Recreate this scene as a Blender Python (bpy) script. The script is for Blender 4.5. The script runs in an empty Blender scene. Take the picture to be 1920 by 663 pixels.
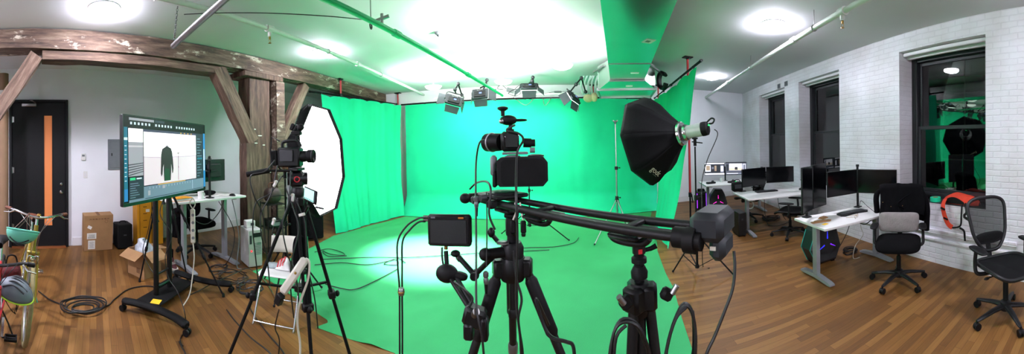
import bpy, math, random
from math import sin, cos, pi, atan2, hypot, asin, sqrt, radians as R
from mathutils import Vector as V, Matrix as M
random.seed(7)
SC = bpy.context.scene
COL = SC.collection

# ------------------------------------------------------------------ view: a cylindrical panorama, 1920 x 663, 600 px per radian
FPX, EYE, HZ, ROLL, YAW = 600.0, 1.65, 274.0, asin(13 / 600), 36 / 600
Fw = V((sin(-YAW), cos(-YAW), 0)); Rw = V((cos(-YAW), -sin(-YAW), 0)); Zw = V((0, 0, 1))
Uc = cos(ROLL) * Zw + sin(ROLL) * Rw
Rc = cos(ROLL) * Rw - sin(ROLL) * Zw
def ray(px, py):
    p = (px - 960) / FPX
    return Fw * cos(p) + Rc * sin(p) + Uc * ((HZ - py) / FPX)
def fl(px, py, z=0.0):              # where the sight line meets the level z
    d = ray(px, py); k = (z - EYE) / d.z
    return V((d.x * k, d.y * k, z))
def at(px, py, r):                  # at horizontal distance r
    d = ray(px, py); k = r / hypot(d.x, d.y)
    return V((d.x * k, d.y * k, EYE + d.z * k))
def pl(px, py, p0, n):              # on an upright plane
    d = ray(px, py); k = (n[0] * p0[0] + n[1] * p0[1]) / (n[0] * d.x + n[1] * d.y)
    return V((d.x * k, d.y * k, EYE + d.z * k))

# ------------------------------------------------------------------ mesh builder
def basis(d):
    d = V(d).normalized()
    a = V((0, 0, 1)) if abs(d.z) < 0.9 else V((1, 0, 0))
    x = a.cross(d).normalized()
    return x, d.cross(x), d
def rot(rx=0, ry=0, rz=0):
    return M.Rotation(rz, 3, 'Z') @ M.Rotation(ry, 3, 'Y') @ M.Rotation(rx, 3, 'X')
def spline(pts, n=6, closed=False):
    p = [V(q) for q in pts]; m = len(p); out = []
    if m < 3: return p
    for i in range(m if closed else m - 1):
        if closed: a, b, c, d = p[i - 1], p[i], p[(i + 1) % m], p[(i + 2) % m]
        else: a, b, c, d = p[max(i - 1, 0)], p[i], p[i + 1], p[min(i + 2, m - 1)]
        for k in range(n):
            t = k / n
            out.append(0.5 * (2 * b + (c - a) * t + (2 * a - 5 * b + 4 * c - d) * t * t + (3 * b - a - 3 * c + d) * t ** 3))
    if not closed: out.append(p[-1])
    return out
class MB:
    def __init__(s): s.v = []; s.f = []; s.m = []
    def add(s, vs, fs, mi=0, T=None):
        o = len(s.v)
        s.v += [tuple(T @ V(q)) if T else tuple(q) for q in vs]
        s.f += [tuple(o + i for i in q) for q in fs]; s.m += [mi] * len(fs)
        return s
    def box(s, c, d, r=None, b=0.0, mi=0):
        c = V(c); hx, hy, hz = d[0] / 2, d[1] / 2, d[2] / 2
        if b <= 0:
            vs = [(x, y, z) for z in (-hz, hz) for y in (-hy, hy) for x in (-hx, hx)]
            fs = [(0, 2, 3, 1), (4, 5, 7, 6), (0, 1, 5, 4), (2, 6, 7, 3), (0, 4, 6, 2), (1, 3, 7, 5)]
        else:
            b = min(b, hx * .98, hy * .98, hz * .98); vs = []; fs = []
            idx = {}
            for sx in (-1, 1):
                for sy in (-1, 1):
                    for sz in (-1, 1):
                        for ax in range(3):
                            p = [sx * (hx - b), sy * (hy - b), sz * (hz - b)]
                            p[ax] = (sx, sy, sz)[ax] * (hx, hy, hz)[ax]
                            idx[(sx, sy, sz, ax)] = len(vs); vs.append(tuple(p))
            for ax in range(3):
                o1, o2 = (ax + 1) % 3, (ax + 2) % 3
                for sg in (-1, 1):
                    q = []
                    for (a, e) in ((-1, -1), (1, -1), (1, 1), (-1, 1)):
                        k = [0, 0, 0]; k[ax] = sg; k[o1] = a; k[o2] = e; q.append(idx[(*k, ax)])
                    fs.append(tuple(q if sg > 0 else q[::-1]))
                for a in (-1, 1):
                    for e in (-1, 1):
                        q = []
                        for (t, w) in ((-1, o1), (1, o1), (1, o2), (-1, o2)):
                            k = [0, 0, 0]; k[ax] = t; k[o1] = a; k[o2] = e; q.append(idx[(*k, w)])
                        fs.append(tuple(q if a * e < 0 else q[::-1]))
            for sx in (-1, 1):
                for sy in (-1, 1):
                    for sz in (-1, 1):
                        q = [idx[(sx, sy, sz, k)] for k in range(3)]
                        fs.append(tuple(q if sx * sy * sz > 0 else q[::-1]))
        T = (r if r is not None else M.Identity(3))
        return s.add([T @ V(q) + c for q in vs], fs, mi)
    def cyl(s, a, b, r0, r1=None, n=16, mi=0, caps=True):
        a, b = V(a), V(b); r1 = r0 if r1 is None else r1
        x, y, d = basis(b - a); vs = []; fs = []
        for p, r in ((a, r0), (b, r1)):
            for i in range(n):
                t = 2 * pi * i / n; vs.append(p + (x * cos(t) + y * sin(t)) * r)
        for i in range(n):
            j = (i + 1) % n; fs.append((i, j, n + j, n + i))
        if caps: fs += [tuple(range(n))[::-1], tuple(range(n, 2 * n))]
        return s.add(vs, fs, mi)
    def tube(s, pts, r, n=8, closed=False, mi=0, flat=None):
        p = [V(q) for q in pts]; m = len(p)
        if m < 2: return s
        rr = r if hasattr(r, '__len__') else [r] * m
        T = []
        for i in range(m):
            if closed: t = p[(i + 1) % m] - p[i - 1]
            else: t = p[min(i + 1, m - 1)] - p[max(i - 1, 0)]
            T.append(t.normalized() if t.length > 1e-9 else V((0, 0, 1)))
        x = basis(T[0])[0]; vs = []; fs = []
        for i in range(m):
            x = x - T[i] * x.dot(T[i])
            x = x.normalized() if x.length > 1e-6 else basis(T[i])[0]
            y = T[i].cross(x)
            for k in range(n):
                a = 2 * pi * k / n
                vs.append(p[i] + (x * cos(a) + y * sin(a) * (flat or 1)) * rr[i])
        for i in range(m if closed else m - 1):
            o, q = i * n, ((i + 1) % m) * n
            for k in range(n):
                l = (k + 1) % n; fs.append((o + k, o + l, q + l, q + k))
        if not closed: fs += [tuple(range(n))[::-1], tuple(range((m - 1) * n, m * n))]
        return s.add(vs, fs, mi)
    def lathe(s, prof, c=(0, 0, 0), ax=(0, 0, 1), n=24, mi=0, caps=True):
        x, y, d = basis(ax); c = V(c); vs = []; fs = []; m = len(prof)
        for r, z in prof:
            for i in range(n):
                t = 2 * pi * i / n; vs.append(c + d * z + (x * cos(t) + y * sin(t)) * max(r, 1e-4))
        for j in range(m - 1):
            for i in range(n):
                k = (i + 1) % n; fs.append((j * n + i, j * n + k, j * n + n + k, j * n + n + i))
        if caps: fs += [tuple(range(n))[::-1], tuple(range((m - 1) * n, m * n))]
        return s.add(vs, fs, mi)
    def ell(s, c, rad, r=None, nu=16, nv=10, mi=0):
        vs = [(0, 0, -1)]; fs = []
        for j in range(1, nv):
            a = -pi / 2 + pi * j / nv
            for i in range(nu):
                t = 2 * pi * i / nu; vs.append((cos(a) * cos(t), cos(a) * sin(t), sin(a)))
        vs.append((0, 0, 1)); L = len(vs) - 1
        for i in range(nu):
            k = (i + 1) % nu
            fs.append((0, 1 + k, 1 + i)); fs.append((L, L - nu + i, L - nu + k))
            for j in range(nv - 2):
                o = 1 + j * nu; fs.append((o + i, o + k, o + nu + k, o + nu + i))
        Rm = r if r is not None else M.Identity(3); c = V(c)
        return s.add([Rm @ V((q[0] * rad[0], q[1] * rad[1], q[2] * rad[2])) + c for q in vs], fs, mi)
    def torus(s, c, ax, R0, r, n=32, k=8, a0=0, a1=2 * pi, mi=0):
        x, y, d = basis(ax); c = V(c); full = a1 - a0 > 6.28
        pts = [c + (x * cos(a0 + (a1 - a0) * i / n) + y * sin(a0 + (a1 - a0) * i / n)) * R0 for i in range(n if full else n + 1)]
        return s.tube(pts, r, k, full, mi)
    def prism(s, poly, a, b, x, y, mi=0):          # polygon in the axes x, y, extruded from a to b
        a, b, x, y = V(a), V(b), V(x), V(y); n = len(poly)
        if x.cross(y).dot(b - a) < 0: poly = poly[::-1]
        vs = [a + x * p + y * q for p, q in poly] + [b + x * p + y * q for p, q in poly]
        fs = [tuple(range(n))[::-1], tuple(range(n, 2 * n))] + [(i, (i + 1) % n, n + (i + 1) % n, n + i) for i in range(n)]
        return s.add(vs, fs, mi)
    def bar(s, a, b, w, h, up=(0, 0, 1), bev=0.0, mi=0):  # rectangular bar between two points, w across, h along up
        a, b = V(a), V(b); d = (b - a); L = d.length; d.normalize()
        x = d.cross(V(up))
        x = x.normalized() if x.length > 1e-5 else basis(d)[0]
        y = x.cross(d)
        return s.box((a + b) / 2, (w, L, h), M((x, d, y)).transposed(), bev, mi)
    def grid(s, fn, nu, nv, mi=0, closed_u=False):
        vs = [fn(i / nu, j / nv) for j in range(nv + 1) for i in range(nu + 1)]
        w = nu + 1
        return s.add(vs, [(j * w + i, j * w + i + 1, (j + 1) * w + i + 1, (j + 1) * w + i) for j in range(nv) for i in range(nu)], mi)
    def build(s, name, mat, parent=None, smooth=38, off=None):
        me = bpy.data.meshes.new(name)
        me.from_pydata([tuple(V(q) - V(off)) for q in s.v] if off is not None else s.v, [], s.f)
        for m in (mat if isinstance(mat, (list, tuple)) else [mat]): me.materials.append(m)
        if any(s.m): me.polygons.foreach_set('material_index', s.m)
        if smooth:
            me.polygons.foreach_set('use_smooth', [True] * len(me.polygons))
            me.update(); me.set_sharp_from_angle(angle=R(smooth))
        me.update()
        o = bpy.data.objects.new(name, me); COL.objects.link(o)
        if off is not None: o.location = off
        if parent is not None: o.parent = parent
        return o
def tag(o, label=None, cat=None, group=None, kind=None):
    for k, v in (('label', label), ('category', cat), ('group', group), ('kind', kind)):
        if v: o[k] = v
    return o
def thing(name, label, cat, loc=(0, 0, 0), rz=0.0, group=None):
    o = bpy.data.objects.new(name, None); COL.objects.link(o)
    o.empty_display_size = 0.1; o.location = loc; o.rotation_euler = (0, 0, rz)
    return tag(o, label, cat, group)
def solid(o, t, off=0.0, sub=0):
    m = o.modifiers.new('Thickness', 'SOLIDIFY'); m.thickness = t; m.offset = off
    if sub:
        m = o.modifiers.new('Smooth', 'SUBSURF'); m.levels = m.render_levels = sub
    return o
def kids(o): return [c for c in bpy.data.objects if c.parent == o]
def copy_tree(o, parent=None):
    c = o.copy(); COL.objects.link(c)
    if parent is not None: c.parent = parent
    for k in kids(o): copy_tree(k, c)
    return c
def loc_of(root):                     # world -> local for a thing turned only about z
    T = M.Rotation(-root.rotation_euler.z, 3, 'Z'); L = V(root.location)
    return lambda p: T @ (V(p) - L)
def single(name, mb, mat, label, cat, group=None, smooth=38, off=None):
    if off is None:
        n = len(mb.v); xs = [q[0] for q in mb.v]; ys = [q[1] for q in mb.v]; zs = [q[2] for q in mb.v]
        off = ((min(xs) + max(xs)) / 2, (min(ys) + max(ys)) / 2, min(zs))
    return tag(mb.build(name, mat, None, smooth, off), label, cat, group)
def struct(name, mb, mat, parent=None, smooth=38):
    o = mb.build(name, mat, parent, smooth)
    if parent is None: o['kind'] = 'structure'
    return o

# ------------------------------------------------------------------ materials
def lin(h):
    h = h.lstrip('#'); c = [int(h[i:i + 2], 16) / 255 for i in (0, 2, 4)]
    return tuple((x / 12.92 if x <= .04045 else ((x + .055) / 1.055) ** 2.4) for x in c) + (1,)
def mat(name, col, rough=.5, metal=0.0, noise=.0, scale=12.0, bump=0.0, emit=None, es=0.0, spec=None, bscale=None, sheen=0, alpha=None):
    m = bpy.data.materials.new(name); m.use_nodes = True
    N = m.node_tree.nodes; L = m.node_tree.links; b = N['Principled BSDF']
    b.inputs['Base Color'].default_value = lin(col); b.inputs['Roughness'].default_value = rough; b.inputs['Metallic'].default_value = metal
    if spec is not None: b.inputs['Specular IOR Level'].default_value = spec
    if sheen: b.inputs['Sheen Weight'].default_value = sheen
    if noise or bump:
        tc = N.new('ShaderNodeTexCoord')
    if noise:
        n = N.new('ShaderNodeTexNoise'); n.inputs['Scale'].default_value = scale; n.inputs['Detail'].default_value = 4
        L.new(tc.outputs['Object'], n.inputs['Vector'])
        r = N.new('ShaderNodeMapRange'); r.inputs[1].default_value = .3; r.inputs[2].default_value = .7
        r.inputs[3].default_value = 1 - noise; r.inputs[4].default_value = 1 + noise
        L.new(n.outputs['Fac'], r.inputs[0])
        x = N.new('ShaderNodeMix'); x.data_type = 'RGBA'; x.blend_type = 'MULTIPLY'; x.inputs[0].default_value = 1
        x.inputs[6].default_value = lin(col); L.new(r.outputs[0], x.inputs[7]); L.new(x.outputs[2], b.inputs['Base Color'])
    if bump:
        n2 = N.new('ShaderNodeTexNoise'); n2.inputs['Scale'].default_value = bscale or scale * 4; n2.inputs['Detail'].default_value = 3
        L.new(tc.outputs['Object'], n2.inputs['Vector'])
        bp = N.new('ShaderNodeBump'); bp.inputs['Strength'].default_value = bump; bp.inputs['Distance'].default_value = .01
        L.new(n2.outputs['Fac'], bp.inputs['Height']); L.new(bp.outputs[0], b.inputs['Normal'])
    if emit:
        b.inputs['Emission Color'].default_value = lin(emit); b.inputs['Emission Strength'].default_value = es
    return m
def glow(name, col, s): return mat(name, col, .5, emit=col, es=s)

K = {}
K['wall'] = mat('white_paint', 'e2e3e8', .75, noise=.03, scale=2, bump=.05, bscale=60)
K['ceil'] = mat('ceiling_paint', 'd2d3d6', .8, noise=.02, scale=2)
K['trim'] = mat('white_trim', 'd8d8da', .5, noise=.02)
K['black'] = mat('black_plastic', '08090a', .45, noise=.15, scale=30, spec=.3)
K['matte'] = mat('matte_black', '070808', .7, noise=.15, scale=30, spec=.2)
K['dark'] = mat('dark_plastic', '0e0f10', .5, noise=.1, scale=20, spec=.3)
K['char'] = mat('charcoal_plastic', '2a2d30', .5, noise=.08, scale=20)
K['rubber'] = mat('black_rubber', '060607', .6, noise=.1, scale=30, spec=.25)
K['cable'] = mat('black_cable', '060607', .5, noise=.1, scale=40)
K['chrome'] = mat('chrome', 'c8c8c8', .18, 1.0, noise=.03)
K['steel'] = mat('brushed_steel', '9a9a9a', .32, 1.0, noise=.06, scale=30)
K['alu'] = mat('grey_aluminium', 'a9aaae', .42, .6, noise=.05, scale=20)
K['white'] = mat('white_plastic', 'dcdcd8', .4, noise=.03)
K['cream'] = mat('cream_plastic', 'c9c6b8', .45, noise=.04)
K['card'] = mat('cardboard', '94704a', .8, noise=.08, scale=8, bump=.1, bscale=80)
K['paper'] = mat('paper_label', 'd9d7cf', .8, noise=.04, scale=60)
K['orange'] = mat('orange_card', 'c98a12', .6, noise=.1, scale=6)
K['fabric'] = mat('black_fabric', '060608', .95, noise=.25, scale=40, bump=.3, bscale=220, spec=.1)
K['grey'] = mat('grey_plastic', '6c7074', .5, noise=.06)
K['red'] = mat('red_paint', 'b02028', .4, noise=.05)
K['screen_off'] = mat('dark_glass_screen', '060709', .12, noise=.05)
K['desk'] = mat('white_laminate', 'dadad6', .45, noise=.03, scale=5)
K['deskleg'] = mat('grey_powder_coat', '8e9296', .45, .2, noise=.04, scale=20)
K['brass'] = mat('brass', 'b08a4a', .3, 1.0, noise=.05)
K['led'] = glow('led_panel_face', 'fffaf2', 165)
K['lampwhite'] = glow('lamp_diffuser', 'f2eeff', 290)
K['yellow'] = mat('yellow_paper', 'e6b31e', .7, noise=.03)

def nd(m, t, **kw):
    n = m.node_tree.nodes.new(t)
    for k, v in kw.items(): setattr(n, k, v)
    return n
def floor_mat():
    m = bpy.data.materials.new('oak_strip_floor'); m.use_nodes = True
    N = m.node_tree.nodes; L = m.node_tree.links; b = N['Principled BSDF']
    tc = nd(m, 'ShaderNodeTexCoord'); mp = nd(m, 'ShaderNodeMapping'); mp.inputs['Rotation'].default_value = (0, 0, R(12))
    L.new(tc.outputs['Object'], mp.inputs['Vector'])
    br = nd(m, 'ShaderNodeTexBrick'); br.offset = 0; br.squash = 1
    for k, v in (('Scale', 1), ('Mortar Size', .0012), ('Brick Width', .92), ('Row Height', .062), ('Mortar Smooth', .1), ('Bias', 0)): br.inputs[k].default_value = v
    br.inputs['Color1'].default_value = (0, 0, 0, 1); br.inputs['Color2'].default_value = (1, 1, 1, 1); br.inputs['Mortar'].default_value = (.5, .5, .5, 1)
    sx = nd(m, 'ShaderNodeSeparateXYZ'); L.new(mp.outputs[0], sx.inputs[0])
    dv = nd(m, 'ShaderNodeMath', operation='DIVIDE'); dv.inputs[1].default_value = .062; L.new(sx.outputs[1], dv.inputs[0])
    fo = nd(m, 'ShaderNodeMath', operation='FLOOR'); L.new(dv.outputs[0], fo.inputs[0])
    wn = nd(m, 'ShaderNodeTexWhiteNoise', noise_dimensions='1D'); L.new(fo.outputs[0], wn.inputs['W'])
    sh = nd(m, 'ShaderNodeMath', operation='MULTIPLY_ADD'); sh.inputs[1].default_value = 7.3; L.new(wn.outputs['Value'], sh.inputs[0]); L.new(sx.outputs[0], sh.inputs[2])
    cb = nd(m, 'ShaderNodeCombineXYZ'); L.new(sh.outputs[0], cb.inputs[0]); L.new(sx.outputs[1], cb.inputs[1])
    L.new(cb.outputs[0], br.inputs['Vector'])
    st = nd(m, 'ShaderNodeMapping'); st.inputs['Scale'].default_value = (2.2, 34, 1); L.new(mp.outputs[0], st.inputs['Vector'])
    gr = nd(m, 'ShaderNodeTexNoise'); gr.inputs['Scale'].default_value = 2.2; gr.inputs['Detail'].default_value = 6; gr.inputs['Distortion'].default_value = .5
    L.new(st.outputs[0], gr.inputs['Vector'])
    ad = nd(m, 'ShaderNodeMath', operation='MULTIPLY_ADD'); ad.inputs[1].default_value = .5; L.new(br.outputs['Color'], ad.inputs[0])
    g2 = nd(m, 'ShaderNodeMath', operation='MULTIPLY'); g2.inputs[1].default_value = .45; L.new(gr.outputs['Fac'], g2.inputs[0]); L.new(g2.outputs[0], ad.inputs[2])
    cr = nd(m, 'ShaderNodeValToRGB')
    e = cr.color_ramp.elements; e[0].position = .1; e[0].color = lin('50341a'); e[1].position = .95; e[1].color = lin('886335')
    x = cr.color_ramp.elements.new(.5); x.color = lin('704c23')
    L.new(ad.outputs[0], cr.inputs[0])
    mx = nd(m, 'ShaderNodeMix', data_type='RGBA', blend_type='MULTIPLY'); mx.inputs[7].default_value = (.45, .36, .28, 1)
    L.new(br.outputs['Fac'], mx.inputs[0]); L.new(cr.outputs[0], mx.inputs[6]); L.new(mx.outputs[2], b.inputs['Base Color'])
    b.inputs['Roughness'].default_value = .5; b.inputs['Specular IOR Level'].default_value = .3
    bp = nd(m, 'ShaderNodeBump'); bp.inputs['Strength'].default_value = .08; bp.inputs['Distance'].default_value = .004; L.new(gr.outputs['Fac'], bp.inputs['Height']); L.new(bp.outputs[0], b.inputs['Normal'])
    return m
def brick_mat():
    m = bpy.data.materials.new('white_painted_brick'); m.use_nodes = True
    N = m.node_tree.nodes; L = m.node_tree.links; b = N['Principled BSDF']
    tc = nd(m, 'ShaderNodeTexCoord')
    # object x runs along the wall, object z is up
    sp = nd(m, 'ShaderNodeSeparateXYZ'); cb = nd(m, 'ShaderNodeCombineXYZ'); L.new(tc.outputs['Object'], sp.inputs[0])
    L.new(sp.outputs[0], cb.inputs[0]); L.new(sp.outputs[2], cb.inputs[1])
    n0 = nd(m, 'ShaderNodeTexNoise'); n0.inputs['Scale'].default_value = 5; n0.inputs['Detail'].default_value = 3; L.new(tc.outputs['Object'], n0.inputs['Vector'])
    mv = nd(m, 'ShaderNodeVectorMath', operation='MULTIPLY_ADD'); mv.inputs[1].default_value = (.025, .025, 0); L.new(n0.outputs['Color'], mv.inputs[0]); L.new(cb.outputs[0], mv.inputs[2])
    br = nd(m, 'ShaderNodeTexBrick'); br.offset = .5
    for k, v in (('Scale', 1), ('Mortar Size', .009), ('Brick Width', .21), ('Row Height', .072), ('Mortar Smooth', .6)): br.inputs[k].default_value = v
    br.inputs['Color1'].default_value = lin('dedee4'); br.inputs['Color2'].default_value = lin('e2e2e8'); br.inputs['Mortar'].default_value = lin('dadae0')
    L.new(mv.outputs[0], br.inputs['Vector'])
    n1 = nd(m, 'ShaderNodeTexNoise'); n1.inputs['Scale'].default_value = 1.3; n1.inputs['Detail'].default_value = 5; L.new(tc.outputs['Object'], n1.inputs['Vector'])
    rp = nd(m, 'ShaderNodeValToRGB'); rp.color_ramp.elements[0].position = .3; rp.color_ramp.elements[0].color = lin('e2ded8'); rp.color_ramp.elements[1].position = .62; rp.color_ramp.elements[1].color = (1, 1, 1, 1)
    L.new(n1.outputs['Fac'], rp.inputs[0])
    mx = nd(m, 'ShaderNodeMix', data_type='RGBA', blend_type='MULTIPLY'); mx.inputs[0].default_value = 1; L.new(br.outputs['Color'], mx.inputs[6]); L.new(rp.outputs[0], mx.inputs[7])
    L.new(mx.outputs[2], b.inputs['Base Color']); b.inputs['Roughness'].default_value = .6
    n2 = nd(m, 'ShaderNodeTexNoise'); n2.inputs['Scale'].default_value = 38; n2.inputs['Detail'].default_value = 4; L.new(tc.outputs['Object'], n2.inputs['Vector'])
    mm = nd(m, 'ShaderNodeMath', operation='MULTIPLY_ADD'); mm.inputs[1].default_value = -1; L.new(br.outputs['Fac'], mm.inputs[0])
    m3 = nd(m, 'ShaderNodeMath', operation='MULTIPLY'); m3.inputs[1].default_value = .55; L.new(n2.outputs['Fac'], m3.inputs[0]); L.new(m3.outputs[0], mm.inputs[2])
    bp = nd(m, 'ShaderNodeBump'); bp.inputs['Strength'].default_value = .45; bp.inputs['Distance'].default_value = .008; L.new(mm.outputs[0], bp.inputs['Height']); L.new(bp.outputs[0], b.inputs['Normal'])
    return m
def wood_mat(name, dark, mid, light, pale, patch, axis_scale, rx=0.0):
    m = bpy.data.materials.new(name); m.use_nodes = True
    N = m.node_tree.nodes; L = m.node_tree.links; b = N['Principled BSDF']
    tc = nd(m, 'ShaderNodeTexCoord'); mp = nd(m, 'ShaderNodeMapping'); mp.inputs['Scale'].default_value = axis_scale
    mr = nd(m, 'ShaderNodeMapping'); mr.inputs['Rotation'].default_value = (rx, 0, 0); L.new(tc.outputs['Object'], mr.inputs['Vector']); L.new(mr.outputs[0], mp.inputs['Vector'])
    n = nd(m, 'ShaderNodeTexNoise'); n.inputs['Scale'].default_value = 3; n.inputs['Detail'].default_value = 8; n.inputs['Roughness'].default_value = .65; L.new(mp.outputs[0], n.inputs['Vector'])
    cr = nd(m, 'ShaderNodeValToRGB'); e = cr.color_ramp.elements; e[0].position = .3; e[0].color = lin(dark); e[1].position = .72; e[1].color = lin(light)
    x = e.new(.5); x.color = lin(mid); L.new(n.outputs['Fac'], cr.inputs[0])
    mp2 = nd(m, 'ShaderNodeMapping'); mp2.inputs['Scale'].default_value = tuple(.25 * q + .75 for q in axis_scale); L.new(tc.outputs['Object'], mp2.inputs['Vector'])
    n2 = nd(m, 'ShaderNodeTexNoise'); n2.inputs['Scale'].default_value = 2.6; n2.inputs['Detail'].default_value = 9; n2.inputs['Roughness'].default_value = .7; L.new(mp2.outputs[0], n2.inputs['Vector'])
    c2 = nd(m, 'ShaderNodeValToRGB'); c2.color_ramp.elements[0].position = patch; c2.color_ramp.elements[1].position = patch + .06; L.new(n2.outputs['Fac'], c2.inputs[0])
    mx = nd(m, 'ShaderNodeMix', data_type='RGBA'); mx.inputs[7].default_value = lin(pale); L.new(c2.outputs[0], mx.inputs[0]); L.new(cr.outputs[0], mx.inputs[6])
    L.new(mx.outputs[2], b.inputs['Base Color']); b.inputs['Roughness'].default_value = .8
    bp = nd(m, 'ShaderNodeBump'); bp.inputs['Strength'].default_value = .6; bp.inputs['Distance'].default_value = .015; L.new(n.outputs['Fac'], bp.inputs['Height']); L.new(bp.outputs[0], b.inputs['Normal'])
    return m
def glass_mat():
    m = bpy.data.materials.new('window_glass'); m.use_nodes = True
    N = m.node_tree.nodes; L = m.node_tree.links; N.remove(N['Principled BSDF'])
    tr = nd(m, 'ShaderNodeBsdfTransparent'); tr.inputs[0].default_value = (.7, .74, .72, 1)
    gl = nd(m, 'ShaderNodeBsdfGlossy'); gl.inputs['Roughness'].default_value = .015
    fr = nd(m, 'ShaderNodeFresnel'); fr.inputs['IOR'].default_value = 1.75
    mx = nd(m, 'ShaderNodeMixShader'); L.new(fr.outputs[0], mx.inputs[0]); L.new(tr.outputs[0], mx.inputs[1]); L.new(gl.outputs[0], mx.inputs[2])
    L.new(mx.outputs[0], N['Material Output'].inputs[0])
    return m
def cloth_mat(name, col, rough=.85):
    m = mat(name, col, rough, noise=.06, scale=2.2, bump=.25, bscale=140)
    return m
K['floor'] = floor_mat(); K['brick'] = brick_mat(); K['glass'] = glass_mat()
K['beam'] = wood_mat('old_timber_beam', '291d16', '554236', '7a6959', 'b3a898', .57, (7, .9, 7))
K['post'] = wood_mat('old_timber_post', '281b14', '4f3b2e', '766252', 'b8aa98', .69, (7, 7, .8))
K['bolster'] = wood_mat('dark_timber', '281b14', '4f3b2e', '766252', 'a89a88', .72, (7, .8, 7))
K['brace_near'] = wood_mat('brace_timber_near', '281b14', '5a4636', '7d6957', 'b8aa98', .70, (7, 7, .8), math.atan2(-.64, 1.09))
K['brace_far'] = wood_mat('brace_timber_far', '33241b', '665042', '8d7b6a', 'b8aa98', .68, (7, 7, .8), math.atan2(.69, 1.14))
K['green'] = cloth_mat('chroma_green_cloth', '08cb94')
K['greenfloor'] = cloth_mat('chroma_green_floor_cloth', '2c985a')
# ================================================================== THE ROOM
CH = 3.16
XL, YB, YR = -5.7, 7.98, -2.6
ba = math.atan(.325); bu = V((sin(ba), cos(ba), 0)); bn = V((cos(ba), -sin(ba), 0)); b0 = V((3.63, 0, 0))
def bwp(u, d, z): return b0 + bu * u + bn * d + V((0, 0, z))     # along the brick wall, depth outwards, height
BW_END = (YB + .15) / cos(ba); BW_START = YR / cos(ba) - .3
struct('floor', MB().box((0, 2.6, -.06), (15, 12, .12)), K['floor'])
struct('ceiling', MB().box((0, 2.6, CH + .06), (15, 12, .12)), K['ceil'])
struct('wall_back', MB().box((.8, YB + .1, CH / 2), (13.2, .2, CH)), K['wall'])
struct('wall_rear', MB().box((-.5, YR - .1, CH / 2), (11, .2, CH)), K['wall'])
# door wall with an opening for the door
DY0, DY1, DZ = -.345, .705, 2.6
w = MB()
w.box((XL - .1, (YR + DY0) / 2, CH / 2), (.2, DY0 - YR, CH)); w.box((XL - .1, (YB + DY1) / 2, CH / 2), (.2, YB - DY1, CH))
w.box((XL - .1, (DY0 + DY1) / 2, (CH + DZ) / 2), (.2, DY1 - DY0, CH - DZ))
struct('wall_left', w, K['wall'])
w = MB().box((XL + .0095, (YB + DY1 + .06) / 2, .075), (.017, YB - DY1 - .08, .15), b=.004).box((XL + .0095, (YR + DY0) / 2 - .03, .075), (.017, DY0 - YR - .08, .15), b=.004)
struct('baseboard_left', w, K['trim'])
struct('baseboard_back', MB().box((.4, YB - .0095, .075), (11.6, .017, .15), b=.004), K['trim'])
# brick wall: built along its own axes so that the courses follow it
WIN = [(.61, 1.99), (3.42, 4.86), (5.51, 7.05)]
WZ0, WZ1, RD = .80, 2.91, .34
w = MB()
cuts = [BW_START] + [q for p in WIN for q in p] + [BW_END]
for i in range(0, len(cuts), 2):
    a, c = cuts[i], cuts[i + 1]
    w.box(((a + c) / 2, .24, CH / 2), (c - a, .48, CH))
for a, c in WIN:
    w.box(((a + c) / 2, .24, WZ0 / 2), (c - a, .48, WZ0)); w.box(((a + c) / 2, .24, (CH + WZ1) / 2), (c - a, .48, CH - WZ1))
wb = struct('wall_right', w, K['brick'], smooth=0)
wb.location = b0; wb.rotation_euler.z = pi / 2 - ba
for v in wb.data.vertices: v.co.y = -v.co.y          # depth outwards is -y in the wall's own frame
wb.data.flip_normals()
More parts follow.
